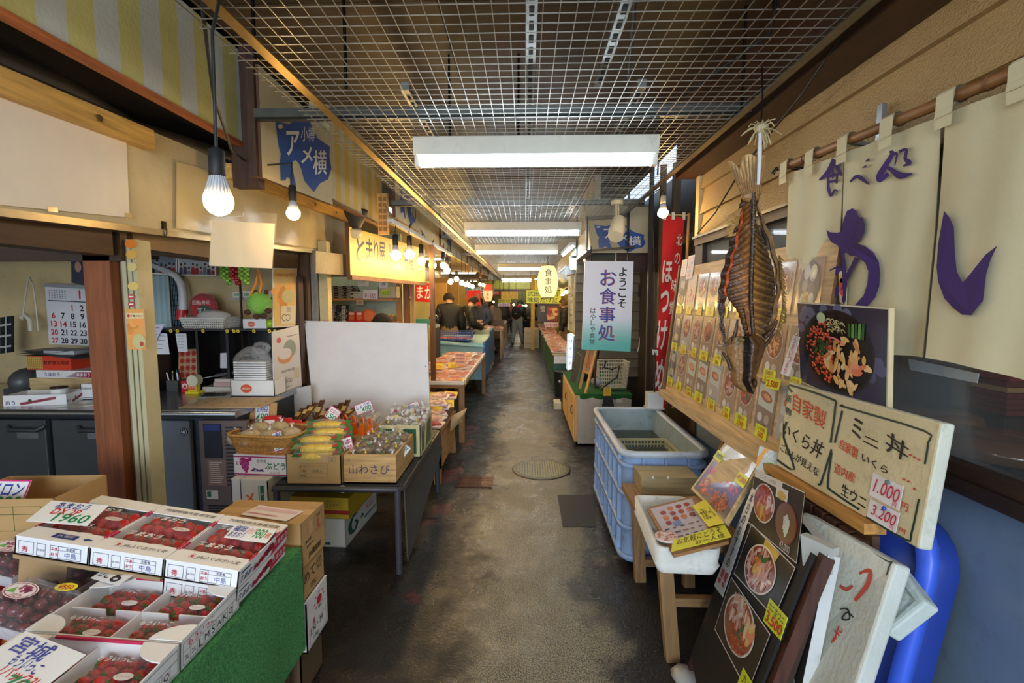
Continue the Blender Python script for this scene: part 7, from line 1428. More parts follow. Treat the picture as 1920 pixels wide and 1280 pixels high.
for ch,u0,u1,v0,v1 in (('北',.66,.94,.12,.20),('の',.62,.90,.24,.30),('味',.60,.88,.38,.45),('覚',.56,.84,.50,.57),('ほ',.05,.55,.28,.40),('っ',.05,.5,.44,.56),('け',.0,.55,.60,.74),('め',.0,.6,.78,.92)):
    q=Fr(banner(u0,v0),banner(u1,v0),banner(u1,v1),banner(u0,v1));b.text(q,ch,0,0,1,1,(230,226,222),h=.012,bold=.04 if u0<.3 else .01,keep=False)
b.build('lettering',o);b=MB();b.cyl(PY(1292,400,4.2),PY(1286,520,4.2),.012,col=(196,150,90),mat='wood_z',n=10);b.cyl(PY(1286,520,4.2),PY(1262,765,4.2),.011,col=(150,110,66),mat='wood_z',n=10);b.cyl(PY(1238,402,4.2),PY(1294,404,4.2),.008,col=(206,170,110),mat='wood_x',n=8);b.build('pole',o)
b=MB()
for px in (1246,1262,1282):b.bar(PY(px,398,4.19),PY(px,412,4.19),.022,.02,(220,214,200),'cloth')
b.build('tab',o)
# turf topped cabinet
o=thing('turf_cabinet','low plywood cabinet with green turf top in the alcove','cabinet',(.85,6.0,0));b=MB();b.box(.545,5.25,.04,1.16,6.88,.56,(206,166,104),'wood_z');b.build('body',o)
b=MB();b.box(.55,5.24,.56,1.17,6.88,.575,(36,110,44),'turf');b.grid(lambda u,v:V((.60+u*.56,5.238,.575-v*(.05+.012*math.sin(u*20)))),12,3,(36,110,44),'turf');b.build('turf_top',o)
b=MB();b.box(.58,5.240,.02,1.16,5.248,.535,(188,180,168),'painted');b.build('front_sheet',o)
for y0,y1 in ((5.32,6.02),(6.08,6.80)):b=MB();b.box(.535,y0,.06,.545,y1,.54,(214,176,112),'wood_z');d=b.build('door',o);h=MB();h.tube([(.534,y0+.06,.32),(.515,y0+.06,.34),(.515,y0+.06,.40),(.534,y0+.06,.42)],.005,(90,84,76),'metal');h.build('handle',d)
b=MB();b.box(.54,5.24,.0,.56,6.88,.04,(50,44,40));b.box(1.0,5.236,.485,1.06,5.242,.525,(216,214,206),'plastic');b.build('plinth',o)
plastic_basket('plastic_basket','cream lattice basket standing on the green turf top',T(1.02,5.72,.577)@RZ(4),.36,.28,.30,(206,196,168),12,7,.85)
mb=MB();mb.tube([(.93,5.56,.9),(.9,5.50,.83),(1.0,5.54,.80),(1.08,5.52,.85),(1.05,5.50,.72),(.9,5.46,.62),(.86,5.42,.585),(1.02,5.40,.585),(1.2,5.4,.58)],.009,(20,20,20),'rubber');solo('power_cord','black cord looped over the cream lattice basket','cord',mb)
mb=MB();mb.ell((.86,5.66,.64),(.09,.07,.06),(150,152,160),'haze',12,8,jit=.1);mb.ell((.86,5.66,.635),(.08,.06,.05),(170,172,180),'plastic',12,8,jit=.1);solo('plastic_bundle','pale plastic bundle lying left of the cream lattice basket','bundle',mb)
mb=MB();mb.lathe([(.10,.577),(.08,.7),(.09,.9),(.10,.98)],(.84,6.1,0),(36,34,36),'rubber',16);solo('black_bag','dark bag standing behind the lattice basket','bag',mb)
o=thing('push_brush','yellow and black brush head standing before the turf cabinet','brush',PY(1137,765,5.1));b=MB();b.hexa([PY(1128,765,5.1),PY(1152,765,5.1),PY(1152,765,5.18),PY(1128,765,5.18),PY(1133,738,5.1),PY(1147,738,5.1),PY(1147,738,5.18),PY(1133,738,5.18)],(34,32,32),'rubber');b.build('lower_sleeve',o);b=MB()
for i in range(3):b.hexa([PY(1131+i*5,742,5.09),PY(1136+i*5,742,5.09),PY(1136+i*5,742,5.15),PY(1131+i*5,742,5.15),PY(1132+i*5,726,5.09),PY(1136+i*5,726,5.09),PY(1136+i*5,726,5.15),PY(1132+i*5,726,5.15)],(216,170,40),'plastic')
b.build('tip',o);b=MB();b.bar(PY(1140,765,5.14),V((PY(1140,765,5.14).x,5.14,0)),.08,.05,(40,38,36),'rubber');b.build('post',o)
# easels on the cabinet
o=thing('small_easel','small wooden easel with a picture standing on the turf cabinet','easel',PY(1095,735,5.32));b=MB();a1,a2,b1,b2=PY(1103,655,5.42),PY(1118,656,5.40),PY(1087,728,5.45),PY(1098,737,5.27);b.build if False else None
for a,e in ((a1,b1),(a2,b2)):b=MB();b.bar(a,e,.03,.02,(196,146,84),'wood_z');b.build('leg',o)
b=MB();b.bar(a1.lerp(b1,.55),a2.lerp(b2,.55),.03,.02,(196,146,84),'wood_x');b.build('crossbar',o);b=MB();q=Fr(a1,a2,a2.lerp(b2,.55),a1.lerp(b1,.55));b.slab(q,.012,(150,120,90),'glossprint');b.disc(q,.5,.5,.3,.3,(190,90,60));b.build('picture',o)
for a,e in ((a2,b2),):b=MB();b.bar(a,V((b2.x+.14,b2.y+.3,.577)),.025,.02,(96,64,40),'wood_z');b.build('leg',o)
mb=MB();q=Fr(PY(1080,659,6.1),PY(1091,668,5.9),PY(1080,720,5.9),PY(1068,715,6.1));mb.slab(q,.02,(60,66,66),'painted',(140,130,110));solo('slate_board','dark slate board leaning at the far end of the turf cabinet','board',mb)
o=thing('lightbox_sign','narrow white lit sign box with vertical lettering behind the slate board','sign',PY(1070,692,7.2));q=Fy(7.2,(1066,628),(1076,626),(1072,692),(1064,694));b=MB();b.slab(q,.25,(196,206,216),'litbox',(150,170,190));b.text(q,'はやしや',.2,.08,.8,.92,(40,60,110),vert=True);b.build('box',o);b=MB();p=PY(1078,692,7.3);b.box(p.x-.05,7.25,0,p.x+.18,7.5,p.z+.1,(110,60,36),'wood_z');b.build('stand',o)
mb=MB();p=PY(1085,630,7.4);mb.box(p.x-.07,7.42,p.z-.4,p.x+.1,7.6,p.z,(170,176,180),'metal');mb.box(p.x-.06,7.42,0,p.x+.1,7.6,p.z-.4,(96,60,40),'wood_z');solo('cash_cabinet','grey metal cabinet beside the lit sign box','cabinet',mb)
# wall clutter in alcove: socket, white cable
mb=MB();mb.tube([PY(1206,555,6.9),PY(1203,560,6.88),PY(1207,580,6.88),PY(1198,650,6.88),PY(1195,660,6.88)],.010,(214,212,200),'plastic');mb.box(PY(1198,540,6.9).x,6.88,PY(1198,556,6.9).z,PY(1210,540,6.9).x,6.94,PY(1200,534,6.9).z,(40,38,36),'plastic');solo('extension_cable','white cable hanging from a dark socket on the alcove wall','cable',mb)
mb=MB();f=Fy(4.0,(1224,655),(1234,656),(1234,666),(1224,665));mb.slab(f,.02,(206,206,200),'plastic');mb.text(f,'12',.2,.3,.8,.7,(60,60,60));mb.tube([f.at(.5,.9,-.01),PY(1229,600,4.02),PY(1226,480,4.05),PY(1225,430,4.3)],.003,(60,60,58));solo('hanging_tag','small white tag hanging at the lower left of the red banner','tag',mb)
mb=MB();mb.tube([(1.02,1.55,2.5),(1.08,2.0,2.40),(1.12,2.6,2.28),(1.14,3.0,2.12),(1.16,3.3,2.06),(1.20,3.5,2.05)],.005,(30,28,26),'rubber');mb.tube([(1.15,1.7,2.5),(1.17,1.3,2.44),(1.17,1.0,2.52),(1.17,.6,2.65)],.006,(34,32,30),'rubber');mb.tube([(.85,1.2,2.6),(.75,1.5,2.56),(.9,1.9,2.58),(.7,2.4,2.53),(.8,3.0,2.55),(.95,3.6,2.5)],.006,(30,32,44),'rubber');mb.tube([(.3,.9,2.58),(.42,1.3,2.6),(.36,1.7,2.58),(.46,2.3,2.55),(.40,3.0,2.57),(.55,4.0,2.55)],.006,(30,30,36),'rubber');solo('ceiling_cables','dark cables running loose above the mesh and down the right wall','cable',mb)
# ================================================================ SECOND LEFT STALL AND THE FAR AISLE
# yellow shop sign with floodlit lettering
sg=PFr(V((-1.55,4.28,2.24)),V((-1.27,6.15,2.24)),V((-1.27,6.15,1.82)),V((-1.55,4.28,1.82)))
o=thing('shop_sign','long yellow shop sign with black brush lettering behind the row of bulbs','sign',sg.at(.5,0));b=MB();b.slab(sg,.04,(222,196,110),'painted',(120,80,40));b.build('board',o)
b=MB()
for ch,u0,u1 in (('と',.06,.145),('ま',.16,.235),('り',.245,.30),('屋',.31,.38),('い',.44,.50),('か',.52,.60),('海',.63,.70),('産',.72,.80)):b.text(sg,ch,u0,.30,u1,.86,(40,34,28),bold=.012,keep=False)
for j in range(3):
    for i in range(3):b.text(sg,'海産物直売店'[(i+j)%6],.84+i*.045,.62-j*.2,.87+i*.045,.76-j*.2,(60,50,40))
b.build('lettering',o);b=MB();b.bar((-1.555,4.27,1.80),(-1.275,6.14,1.80),.05,.04,(120,84,54),'wood_y');b.build('lower_rail',o)
mb=MB();f=Fx(-1.62,(592,470),(652,478),(653,516),(592,512));mb.slab(f,.03,(140,128,104),'grimy');solo('sheet_panel','dull grey sheet panel left of the yellow shop sign','panel',mb)
mb=MB();mb.lathe([(.10,.16),(.09,.12),(.05,.04),(.03,0)],PX(668,430,-1.42),(58,52,46),'rubber',16);mb.lathe([(.045,-.0),(.05,-.03),(.035,-.07)],PX(668,430,-1.42),(206,200,180),'haze',14);solo('wrapped_lamp','dark plastic wrapped bundle hanging under the striped fascia','bundle',mb)
mb=MB();mb.bar((-1.12,4.05,2.255),(-1.12,7.3,2.275),.05,.03,(206,206,200),'plastic');mb.bar((-1.12,4.05,2.24),(-1.12,7.3,2.26),.03,.012,(150,150,148),'metal')
for y in (4.2,5.6,7.0):mb.bar((-1.12,y,2.26),(-1.2,y,2.40),.012,.012,(120,118,110),'metal')
solo('lamp_rail','white lamp rail carrying the row of warm bulbs on the left','lamp rail',mb)
BP=[(742,478),(768,477),(790,489),(811,497),(831,497),(838,506)]
for i,(px,py)in enumerate(BP):
    c=PX(px,py,-1.12+.02*(i%2));r=.045;bulb_thing('warm bulb under the white rail before the yellow sign, %s in the row'%['nearest','second','third','fourth','fifth','sixth'][i],c,r,[c+V((0,.0,.22)),c+V((.01,.03,.30)),(-1.12,c.y+.02,2.25)],L_=.09)
far_b=[(845,528,8.0),(856,523,8.6),(866,530,9.3),(873,533,10),(879,534,10.6),(886,537,11.2),(900,533,13),(906,534,14),(1062,547,12),(1056,551,13.5),(1088,541,10),(963,571,24),(980,573,25),(986,573,22),(925,566,20),(1050,553,15)]
FB=None
for i,(px,py,Y)in enumerate(far_b):
    c=PY(px,py,Y);pass
    o=thing('light_bulb','','bulb',c,'far warm bulbs');b=MB();b.ell(c,(.042,.042,.046),(255,206,120),'bulb',10,8);b.build('globe',o);b=MB();b.cyl(c+V((0,0,.05)),c+V((0,0,.14)),.03,.025,(60,56,50),'rubber',8);b.cyl(c+V((0,0,.14)),(c.x,c.y,2.62 if c.x>.9 else 2.46),.006,col=(40,38,36),mat='rubber',n=5);b.build('socket',o)
    o['label']='bare warm bulb hanging far down the aisle among the distant stalls'
# flood lamp on the right
c=PY(1083,494,7.0);o=thing('flood_lamp','bright square flood lamp at the right above the narrow cream curtains','lamp',c);M=T(*c)@RZ(-20)@RX(25);b=MB();b.obox(M,-.12,0,-.09,.12,.08,.09,(60,58,56),'metal');b.build('housing',o);b=MB();b.obox(M,-.11,-.01,-.08,.11,0,.08,(255,222,160),'bulb_far');b.build('lens',o);b=MB();b.bar(c+V((0,.06,.05)),c+V((0,.1,.45)),.02,.02,(60,58,56),'metal');b.build('arm',o)
o=thing('fluorescent_fixture','short bluish tube fixture angled above the flood lamp on the right','light fixture',PY(1070,470,7));a,e=PY(1056,478,8.0),PY(1074,462,6.6);b=MB();b.bar(a+V((0,0,.03)),e+V((0,0,.03)),.08,.05,(190,200,206),'plastic');b.build('housing',o);b=MB();b.cyl(a,e,.02,col=(220,240,255),mat='fluo',n=10);b.build('tube',o)
mb=MB();mb.cyl((.82,8.2,2.05),(.82,10.5,2.0),.16,col=(186,190,192),mat='metal',n=20)
for i in range(10):mb.cyl((.82,8.25+i*.22,2.05),(.82,8.30+i*.22,2.05),.168,col=(160,164,166),mat='metal',n=20)
solo('vent_duct','silver ventilation duct running along the right behind the lantern','duct',mb)
# narrow cream curtains right
for i,(a,e)in enumerate((((1066,518),(1076,516)),((1077,515),(1087,512)))):
    b=MB();o=thing('narrow_curtain','narrow cream cloth strip with black brush lettering under the flood lamp, %s one'%['left','right'][i],'curtain',PY(a[0]+5,622,7.5));f=Fy(7.5,a,e,(e[0]-2,622+i*3),(a[0]-2,618+i*3));b.grid(lambda u,v:f.at(u,v,.02*math.sin(u*5+v*6)),6,16,(226,206,158),'canvas');b.build('cloth',o);b=MB();b.text(f,['いらっしゃい','海鮮丼処'][i],.2,.1,.8,.85,(50,44,40),h=.03,vert=True);b.build('lettering',o)
mb=MB();mb.cyl(PY(1062,517,7.52),PY(1092,509,7.45),.012,col=(150,110,66),mat='wood_x',n=8);solo('curtain_rod','thin wooden rod carrying the narrow cream cloth strips','rod',mb)
# lanterns
def lantern(label,px,py,Y,w_,h,text,colr,ink,two=None):
    c=PY(px,py,Y);o=thing('paper_lantern',label,'lantern',c-V((0,0,h/2)),'paper lanterns over the aisle');b=MB();pr=[];cs=[]
    for i in range(25):
        t=i/24;z=(t-.5)*h;k=min(1,(math.sin(math.pi*min(1,max(0,.12+t*.76))))**.55);pr.append((w_/2*k*(1+.012*(i%2)),z));cs.append(two if two and .62<t else colr)
    b.lathe(pr,c,cs,'lantern',24);b.build('paper_shade',o)
    b=MB();f=Fr(c+V((-w_/2,-w_/2-.01,h/2)),c+V((w_/2,-w_/2-.01,h/2)),c+V((w_/2,-w_/2-.01,-h/2)),c+V((-w_/2,-w_/2-.01,-h/2)));b.text(f,text,.27,.12,.73,.9,ink,'print',0,.01,vert=True);b.build('lettering',o)
    b=MB();b.cyl(c+V((0,0,h*.48)),c+V((0,0,h*.52)),w_*.3,col=(40,34,30),n=16);b.cyl(c-V((0,0,h*.48)),c-V((0,0,h*.52)),w_*.3,col=(40,34,30),n=16);b.tube([c+V((0,0,h*.5)),(c.x,c.y,2.44)],.006,(40,36,34));b.build('cap',o);return o
lantern('glowing cream paper lantern with three black characters over the aisle',1027,528,9.5,.40,.62,'食事処',(250,220,140),(40,34,30))
lantern('red and white paper lantern with black lettering on the left of the far aisle',915,549,14,.27,.50,'お食事処',(236,160,110),(40,30,28),(206,60,36))
# overhead signs
def board(name,label,a,b2,c,d,Y,col,lines,ink,mat='ltbox',cat='sign',hang=True):
    f=Fy(Y,a,b2,c,d);o=thing(name,label,cat,(f.bl+f.br)/2);b=MB();b.slab(f,.04,col,mat);b.build('board',o);b=MB()
    for s_,u0,v0,u1,v1,*k in lines:b.text(f,s_,u0,v0,u1,v1,k[0]if k else ink,'print',.004,.012,keep=False)
    b.build('lettering',o)
    if hang:
        b=MB()
        for u in (.12,.88):p=f.at(u,1);b.cyl(p+V((0,.02,0)),(p.x,p.y+.02,2.46),.006,col=(60,56,50),mat='metal',n=5)
        b.build('hanger',o)
board('overhead_sign','yellow green sign with two rows of black lettering behind the cream lantern',(987,544),(1052,545),(1052,569),(987,568),13,(206,214,60),[('武田鮮魚店',.04,.55,.92,.94),('味処たけだ',.04,.06,.9,.46)],(40,50,30))
board('overhead_sign','orange yellow tax free sign hanging far down the aisle',(940,546),(971,546),(971,560),(940,560),16,(230,206,60),[('TAX FREE SHOP',.04,.55,.96,.92),('TAKEDA SENGYOTEN',.04,.08,.96,.45)],(190,90,50))
board('overhead_sign','small yellow sign hanging below the tax free sign',(935,560.5),(958,560.5),(958,567),(935,567),17,(232,216,60),[('味処たけだ',.06,.1,.94,.9)],(50,40,30))
board('overhead_sign','pink lettered white sign hanging lowest in the far aisle',(934,568),(956,568),(956,574),(934,574),18,(232,220,220),[('滝波食堂',.06,.1,.94,.9)],(196,50,90))
board('overhead_sign','yellow sign with orange lettering half hidden by the cream lantern',(1003,525),(1018,525),(1018,543),(1003,543),14,(228,206,70),[('TAX',.06,.55,.94,.92),('TAKEDA',.06,.1,.94,.5)],(190,90,50))
board('shop_banner','red cloth banner with white lettering at the back of the second left stall',(758,530),(816,531),(814,567),(760,564),7.3,(206,44,34),[('しまか',.12,.16,.94,.86,WHITE)],WHITE,'cloth','banner')
board('shop_banner','smaller red cloth banner behind the men on the left',(875,545),(901,544),(900,572),(876,572),12,(206,50,46),[('鮮',.6,.2,.92,.8,BLACK)],WHITE,'cloth','banner')
board('stall_poster','dark seafood poster with red crab picture at the right stalls',(1009,569),(1047,569),(1047,604),(1009,604),14.2,(66,60,70),[('蟹',.1,.55,.35,.9,(180,180,186))],WHITE,'print','poster',False)
f=Fy(14.15,(1009,569),(1047,569),(1047,604),(1009,604));mb=MB();rs=random.Random(2)
for i in range(26):mb.disc(f,.68+rs.uniform(-.24,.24),.4+rs.uniform(-.3,.35),.09,.08,rs.choice([(200,60,40),(226,120,70),(230,200,150),(170,50,50)]),'print',.002+i*1e-4,8)
mb.slab(f.sub(.44,.05,.96,.85,.001),.02,(150,70,60),'print');solo('crab_print','red and cream shellfish print on the dark seafood poster','print',mb)
board('stall_sign','white sign with red lettering on the right seafood stall',(1020,604),(1047,605),(1047,613),(1022,613),11.8,(226,206,206),[('かに食べ放題',.05,.15,.95,.85)],(170,40,60),'print','sign',False)
mb=MB();p=PY(999,600,15.5);mb.box(p.x-.06,15.5,0,p.x+.06,15.6,2.4,(214,180,60),'painted');solo('yellow_post','yellow painted post standing at the far right of the aisle','post',mb)
mb=MB();mb.box(-2.0,20,2.05,1.2,20.1,2.4,(206,196,70),'painted');mb.box(-2.0,19.95,1.95,1.2,20.05,2.04,(110,80,60),'wood_x');solo('yellow_fascia','yellow fascia board across the far aisle above the tax free sign','fascia',mb)
# ---- second stall shelf and goods
mb=MB();SH=PY(680,559,6.0).z;mb.box(onY(604,6.05),5.86,SH-.03,onY(741,6.05),6.3,SH,(190,130,74),'wood_x');mb.box(onY(604,6.05),5.87,SH+.26,onY(741,6.05),5.9,SH+.30,(120,84,54),'wood_x');solo('wall_shelf','wooden wall shelf in the second left stall above the blank board','shelf',mb)
k=0
for i in range(3):
    for j in range(7):
        mb=MB();x=onY(622+i*17,5.95);M=T(x+random.uniform(-.01,.01),6.0,SH+j*.022)@RZ(random.uniform(-6,6));mb.obox(M,-.055,-.10,0,.055,.1,.018,jit((58,46,44),10),'gloss');mb.obox(M,-.03,-.1005,.003,.03,-.1,.014,(150,146,140),'print');solo('kelp_pack','dark glossy flat pack in the %s pile on the wooden wall shelf'%['left','middle','right'][i],'food pack',mb,'dark packs in the %s pile'%['left','middle','right'][i])
for j in range(4):
    mb=MB();x=onY(672,5.95);mb.obox(T(x,6.0,SH+j*.02),-.09,-.1,0,.09,.1,.016,(206,200,190),'gloss');solo('noodle_pack','white flat pack stacked beside the dark packs','food pack',mb,'white flat packs on the wooden wall shelf')
def fcard(label,a,c,Y,lines,col=(230,228,226),ink=(170,50,60),name='price_card',cat='price card'):
    f=Fy(Y,a,(c[0],a[1]),c,(a[0],c[1]));mb=MB();mb.slab(f,.006,col,'paper')
    for s_,u0,v0,u1,v1 in lines:mb.text(f,s_,u0,v0,u1,v1,ink,keep=False,h=.002)
    solo(name,label,cat,mb,None)
fcard('white card reading 1550 in red on the wooden wall shelf',(681,543),(708,561),5.85,[('¥1550',.1,.1,.9,.6)])
fcard('white note pinned above the dark packs',(671,519),(691,536),5.84,[('しまや',.15,.3,.8,.7)],ink=(60,60,90));fcard('white note pinned above the card reading 1550',(711,523),(727,540),5.84,[('海',.3,.3,.7,.7)],ink=(90,90,100))
fcard('cream note pinned at the left post of the second stall',(602,515),(621,556),5.6,[('生干し',.2,.5,.8,.9),('いか',.2,.1,.8,.45)],(206,176,128),(130,90,60));fcard('small white note at the left post of the second stall',(604,558),(618,571),5.6,[('200',.2,.2,.8,.7)],ink=(70,70,90))
fcard('small red edged tag hanging under the wooden wall shelf',(668,562),(681,571),5.85,[('値',.2,.2,.8,.8)],(214,180,150),(150,60,50));
cardbox('cardboard_box','cream box with yellow green tag on the wooden wall shelf',T(onY(728,6.0),6.03,SH),.22,.18,.14,(206,190,150),parent=None,tape=False)
fcard('yellow green tag on the cream box',(716,543),(730,553),5.92,[('620',.1,.1,.9,.8)],(200,226,60),(60,110,40))
mb=MB();mb.box(onY(604,5.7),5.55,.0,onY(736,5.7),6.1,1.28,(150,140,120),'painted');solo('stall_counter','pale stall counter behind the big blank board','counter',mb);CB=1.28
for i in range(2):
    f=Fy(5.6,(612+i*22,572),(632+i*22,571),(631+i*22,606),(612+i*22,606));mb=MB();mb.slab(f,.05,(44,44,48),'gloss')
    for q in range(16):mb.brush(lambda u,v:f.at(u,v,.003),[(random.random(),random.random(),.03),(random.random(),random.random(),.05)],(170,174,180),'print',2)
    mb.rect(f,.36,.1,.72,.95,(226,224,220),h=.005);mb.text(f,'刻み昆布',.42,.14,.66,.9,BLACK,h=.007,vert=True,bold=.01);solo('kelp_bag','black and white shredded kelp bag standing above the blank board, %s one'%['left','right'][i],'food bag',mb)
for i in range(2):
    f=Fy(5.55,(653+i*14,584),(666+i*14,584),(666+i*14,606),(653+i*14,606));mb=MB();mb.slab(f,.06,(206,52,40),'print');mb.disc(f,.5,.5,.38,.22,(214,120,80),h=.002);mb.rect(f,.15,.72,.85,.92,(236,210,200),h=.002);solo('noodle_box','red food box with bowl print above the blank board, %s one'%['left','right'][i],'box',mb)
mb=MB();c=PY(691,592,5.6);mb.cyl(c+V((0,.02,0)),c,.08,col=(190,90,56),mat='gloss',n=20);mb.cyl(c,c-V((0,.008,0)),.06,col=(214,120,80),mat='gloss',n=20);solo('crab_plate','round orange brown plate leaning beside the red food boxes','plate',mb)
J0=None
for i in range(6):
    c=V((onY(709+i*6,5.9),5.95,1.335))if True else None
    if J0 is None:
        J0=thing('glass_jar','','jar',c,'small jars in the second stall');b=MB();b.lathe([(.014,0),(.016,.01),(.016,.06),(.010,.07)],c,(120,84,50),'gloss',10);b.build('body',J0);b=MB();b.cyl(c+V((0,0,.07)),c+V((0,0,.085)),.012,col=(206,170,90),mat='metal',n=10);b.build('lid',J0);o=J0
    else:o=dup(J0,c)
    o['label']='small brown jar with gold lid in the row above the blank board'
mb=MB();mb.box(onY(705,5.9),5.9,1.28,onY(744,5.9),6.0,1.334,(150,110,70),'wood_x');solo('jar_stand','low wooden stand under the row of small jars','stand',mb)
# kettle shelf area behind red banner
mb=MB();mb.box(-1.9,7.5,1.16,-1.4,7.9,1.2,(196,190,170),'painted');mb.box(-1.9,7.5,.0,-1.85,7.9,1.16,(60,50,44));mb.box(-1.45,7.5,0,-1.4,7.9,1.16,(60,50,44));solo('work_table','narrow white topped work table under the red banner','table',mb)
mb=MB();mb.box(-1.72,7.55,1.2,-1.5,7.75,1.3,(70,150,130),'plastic');solo('teal_crate','teal plastic crate on the white topped work table','crate',mb)
mb=MB();mb.ell((-1.46,7.66,1.29),(.08,.08,.085),(40,40,42),'gloss',12,8);mb.tube([(-1.49,7.66,1.33),(-1.46,7.66,1.45),(-1.38,7.66,1.45),(-1.35,7.66,1.33)],.008,(30,30,30),'rubber');solo('kettle','black kettle on the white topped work table','kettle',mb)
# ---- seafood stands on the left
def stand(name,label,x0,x1,y0,y1,zt,col,mat='wood_y',legs=True,skirt=None):
    o=thing(name,label,'stall table',((x0+x1)/2,(y0+y1)/2,0));b=MB();b.box(x0,y0,zt-.04,x1,y1,zt,col,mat);b.build('top',o)
    if legs:
        for x in (x0+.03,x1-.03):
            for y in (y0+.03,y1-.03):b=MB();b.box(x-.03,y-.03,0,x+.03,y+.03,zt-.04,col,'wood_z');b.build('leg',o)
    if skirt:b=MB();b.box(x0,y0,zt-skirt[0],x1,y0+.02,zt-.04,skirt[1],mat);b.box(x1-.02,y0+.02,zt-skirt[0],x1,y1,zt-.04,skirt[1],mat);b.build('side_boards',o)
    return o
s1=stand('seafood_stand','low wooden seafood stand beside the black goods table',-1.20,-.73,4.06,5.0,.44,(170,120,70),skirt=(.30,(196,150,90)))
b=MB();b.hexa([(-1.2,4.1,.44),(-.75,4.1,.44),(-.75,5.0,.44),(-1.2,5.0,.44),(-1.2,4.1,.46),(-.75,4.1,.46),(-.75,5.0,.59),(-1.2,5.0,.59)],(150,110,70),'wood_y');b.build('sloping_shelf',s1)
s2=stand('seafood_stand','wooden seafood table with white trays behind the low stand',-1.20,-.68,5.3,8.2,.66,(150,112,70))
stand('seafood_stand','inner wooden seafood table between the white tray table and the wall',-1.50,-1.21,6.15,7.45,.66,(150,112,70))
b=MB();b.box(-1.19,5.29,.66,-.68,5.31,.70,(226,222,216),'foam');b.box(-.70,5.31,.66,-.68,8.2,.70,(226,222,216),'foam');b.build('tray_edge',s2)
PK=[]
def pk(col,kind):
    o=thing('seafood_pack','','food pack',(0,0,0));b=MB();b.box(-.097,-.068,0,.097,.068,.012,(236,222,218),'plastic');b.build('tray',o);b=MB()
    if kind==0:
        for i in range(7):b.tube([(-.08+random.uniform(-.01,.01),-.05+i*.016,.02),(0,-.045+i*.016,.03),(.08+random.uniform(-.01,.01),-.05+i*.016,.018)],[.006,.008,.004],jit(col,20),'food',5)
    else:
        for i in range(7):b.ell((random.uniform(-.06,.06),random.uniform(-.04,.04),.02),(.035,.02,.012),jit(col,20),'food',8,5)
    b.build('seafood',o);b=MB();film_dome(b,Matrix.Identity(4),.19,.13,.03,6,.012);b.build('film',o);return o
PK=[pk((228,140,100),0),pk((210,90,84),1),pk((238,196,184),1),pk((200,50,66),1)];used_pk=[False]*4
def place_pk(x,y,z,kind,label,group,tilt=0.0):
    r=PK[kind];loc=(x,y,z);rot=(tilt,0,random.uniform(-.5,.5))
    if not used_pk[kind]:used_pk[kind]=True;r.location=loc;r.rotation_euler=rot;r['label']=label;r['group']=group;o=r
    else:o=dup(r,loc,rot,label,group)
    k=random.uniform(.95,1.15);o.scale=(k,k,k)
def fill(x0,x1,y0,y1,zf,label,group,sx=.20,sy=.15,tilt=0.0,kinds=(0,1,2,3)):
    y=y0+sy/2
    while y<y1:
        x=x1-sx/2
        while x>x0:place_pk(x+random.uniform(-.02,.02),y+random.uniform(-.02,.02),zf(x,y)+random.uniform(0,.012),random.choice(kinds),label,group,tilt);x-=sx
        y+=sy
fill(-1.2,-.74,4.12,5.0,lambda x,y:.465+(y-4.1)*.145,'film wrapped red seafood pack on the low wooden stand','seafood packs on the low wooden stand',tilt=.14,kinds=(1,3,2))
fill(-1.2,-.76,4.5,5.0,lambda x,y:.515+(y-4.1)*.145,'film wrapped seafood pack in the upper layer of the low wooden stand','upper layer of the low wooden stand',sx=.24,sy=.2,tilt=.14,kinds=(2,0))
fill(-1.2,-.70,5.36,8.2,lambda x,y:.665,'film wrapped crab leg or fish pack on the white tray table','seafood packs on the white tray table',kinds=(0,0,1,2))
fill(-1.5,-1.22,6.2,7.45,lambda x,y:.665,'film wrapped pack on the inner wooden seafood table','packs on the inner wooden table',kinds=(0,1,2))
fill(-1.2,-.74,5.9,8.0,lambda x,y:.71+.05*math.sin(y*2),'film wrapped pack in the upper layer of the white tray table','upper layer of the white tray table',sx=.26,sy=.24,kinds=(0,2,0))
for i,(px,py,Y)in enumerate(((822,686,6.0),(850,684,6.2),(865,672,6.8),(818,716,5.4),(862,716,5.4),(812,742,4.9),(845,740,4.95),(815,768,4.5),(838,757,4.7))):
    c=PY(px,py,Y);M=T(*c)@RX(50)@RZ(random.uniform(-10,10));mb=MB();mb.obox(M,-.07,-.04,0,.07,.04,.002,(236,206,66),'paper');fr=frame_M(M,-.07,-.04,.07,.04,.002);mb.text(fr,['1.000','500','2.000'][i%3],.15,.15,.85,.6,(170,80,40),h=.001);solo('price_slip','yellow price slip lying on the left seafood packs, %s from the aisle end'%['first','second','third','fourth','fifth','sixth','seventh','eighth','ninth'][i],'price slip',mb,'yellow price slips on the left seafood')
f=Fy(6.15,(853,661),(873,662),(872,685),(853,684));mb=MB();mb.slab(f,.01,(226,180,160),'paper');
for j in range(3):mb.text(f,'特売蟹脚',.1,.72-j*.28,.9,.92-j*.28,(110,60,60),h=.002)
solo('price_board','pink card with dark lettering standing on the white tray table','price card',mb)
o=thing('carrier_bag','cream plastic carrier bag hanging at the corner of the low seafood stand','bag',PX(862,815,-.66));b=MB();f=PFr(PX(846,780,-.70),PX(876,764,-.66),PX(866,788,-.64),PX(844,810,-.70));b.grid(lambda u,v:f.at(u,v,.03*math.sin(u*3.1)*math.sin(v*3.1)),8,8,(206,180,136),'paper');b.grid(lambda u,v:f.at(1-u,v,-.02*math.sin(u*3.1)*math.sin(v*3.1)),8,8,(190,164,122),'paper');b.build('bag',o);b=MB();b.brush(lambda u,v:f.at(u,v,.034),[(.5,.3,.02),(.55,.45,.03),(.5,.55,.02)],(40,36,36));b.build('mark',o)
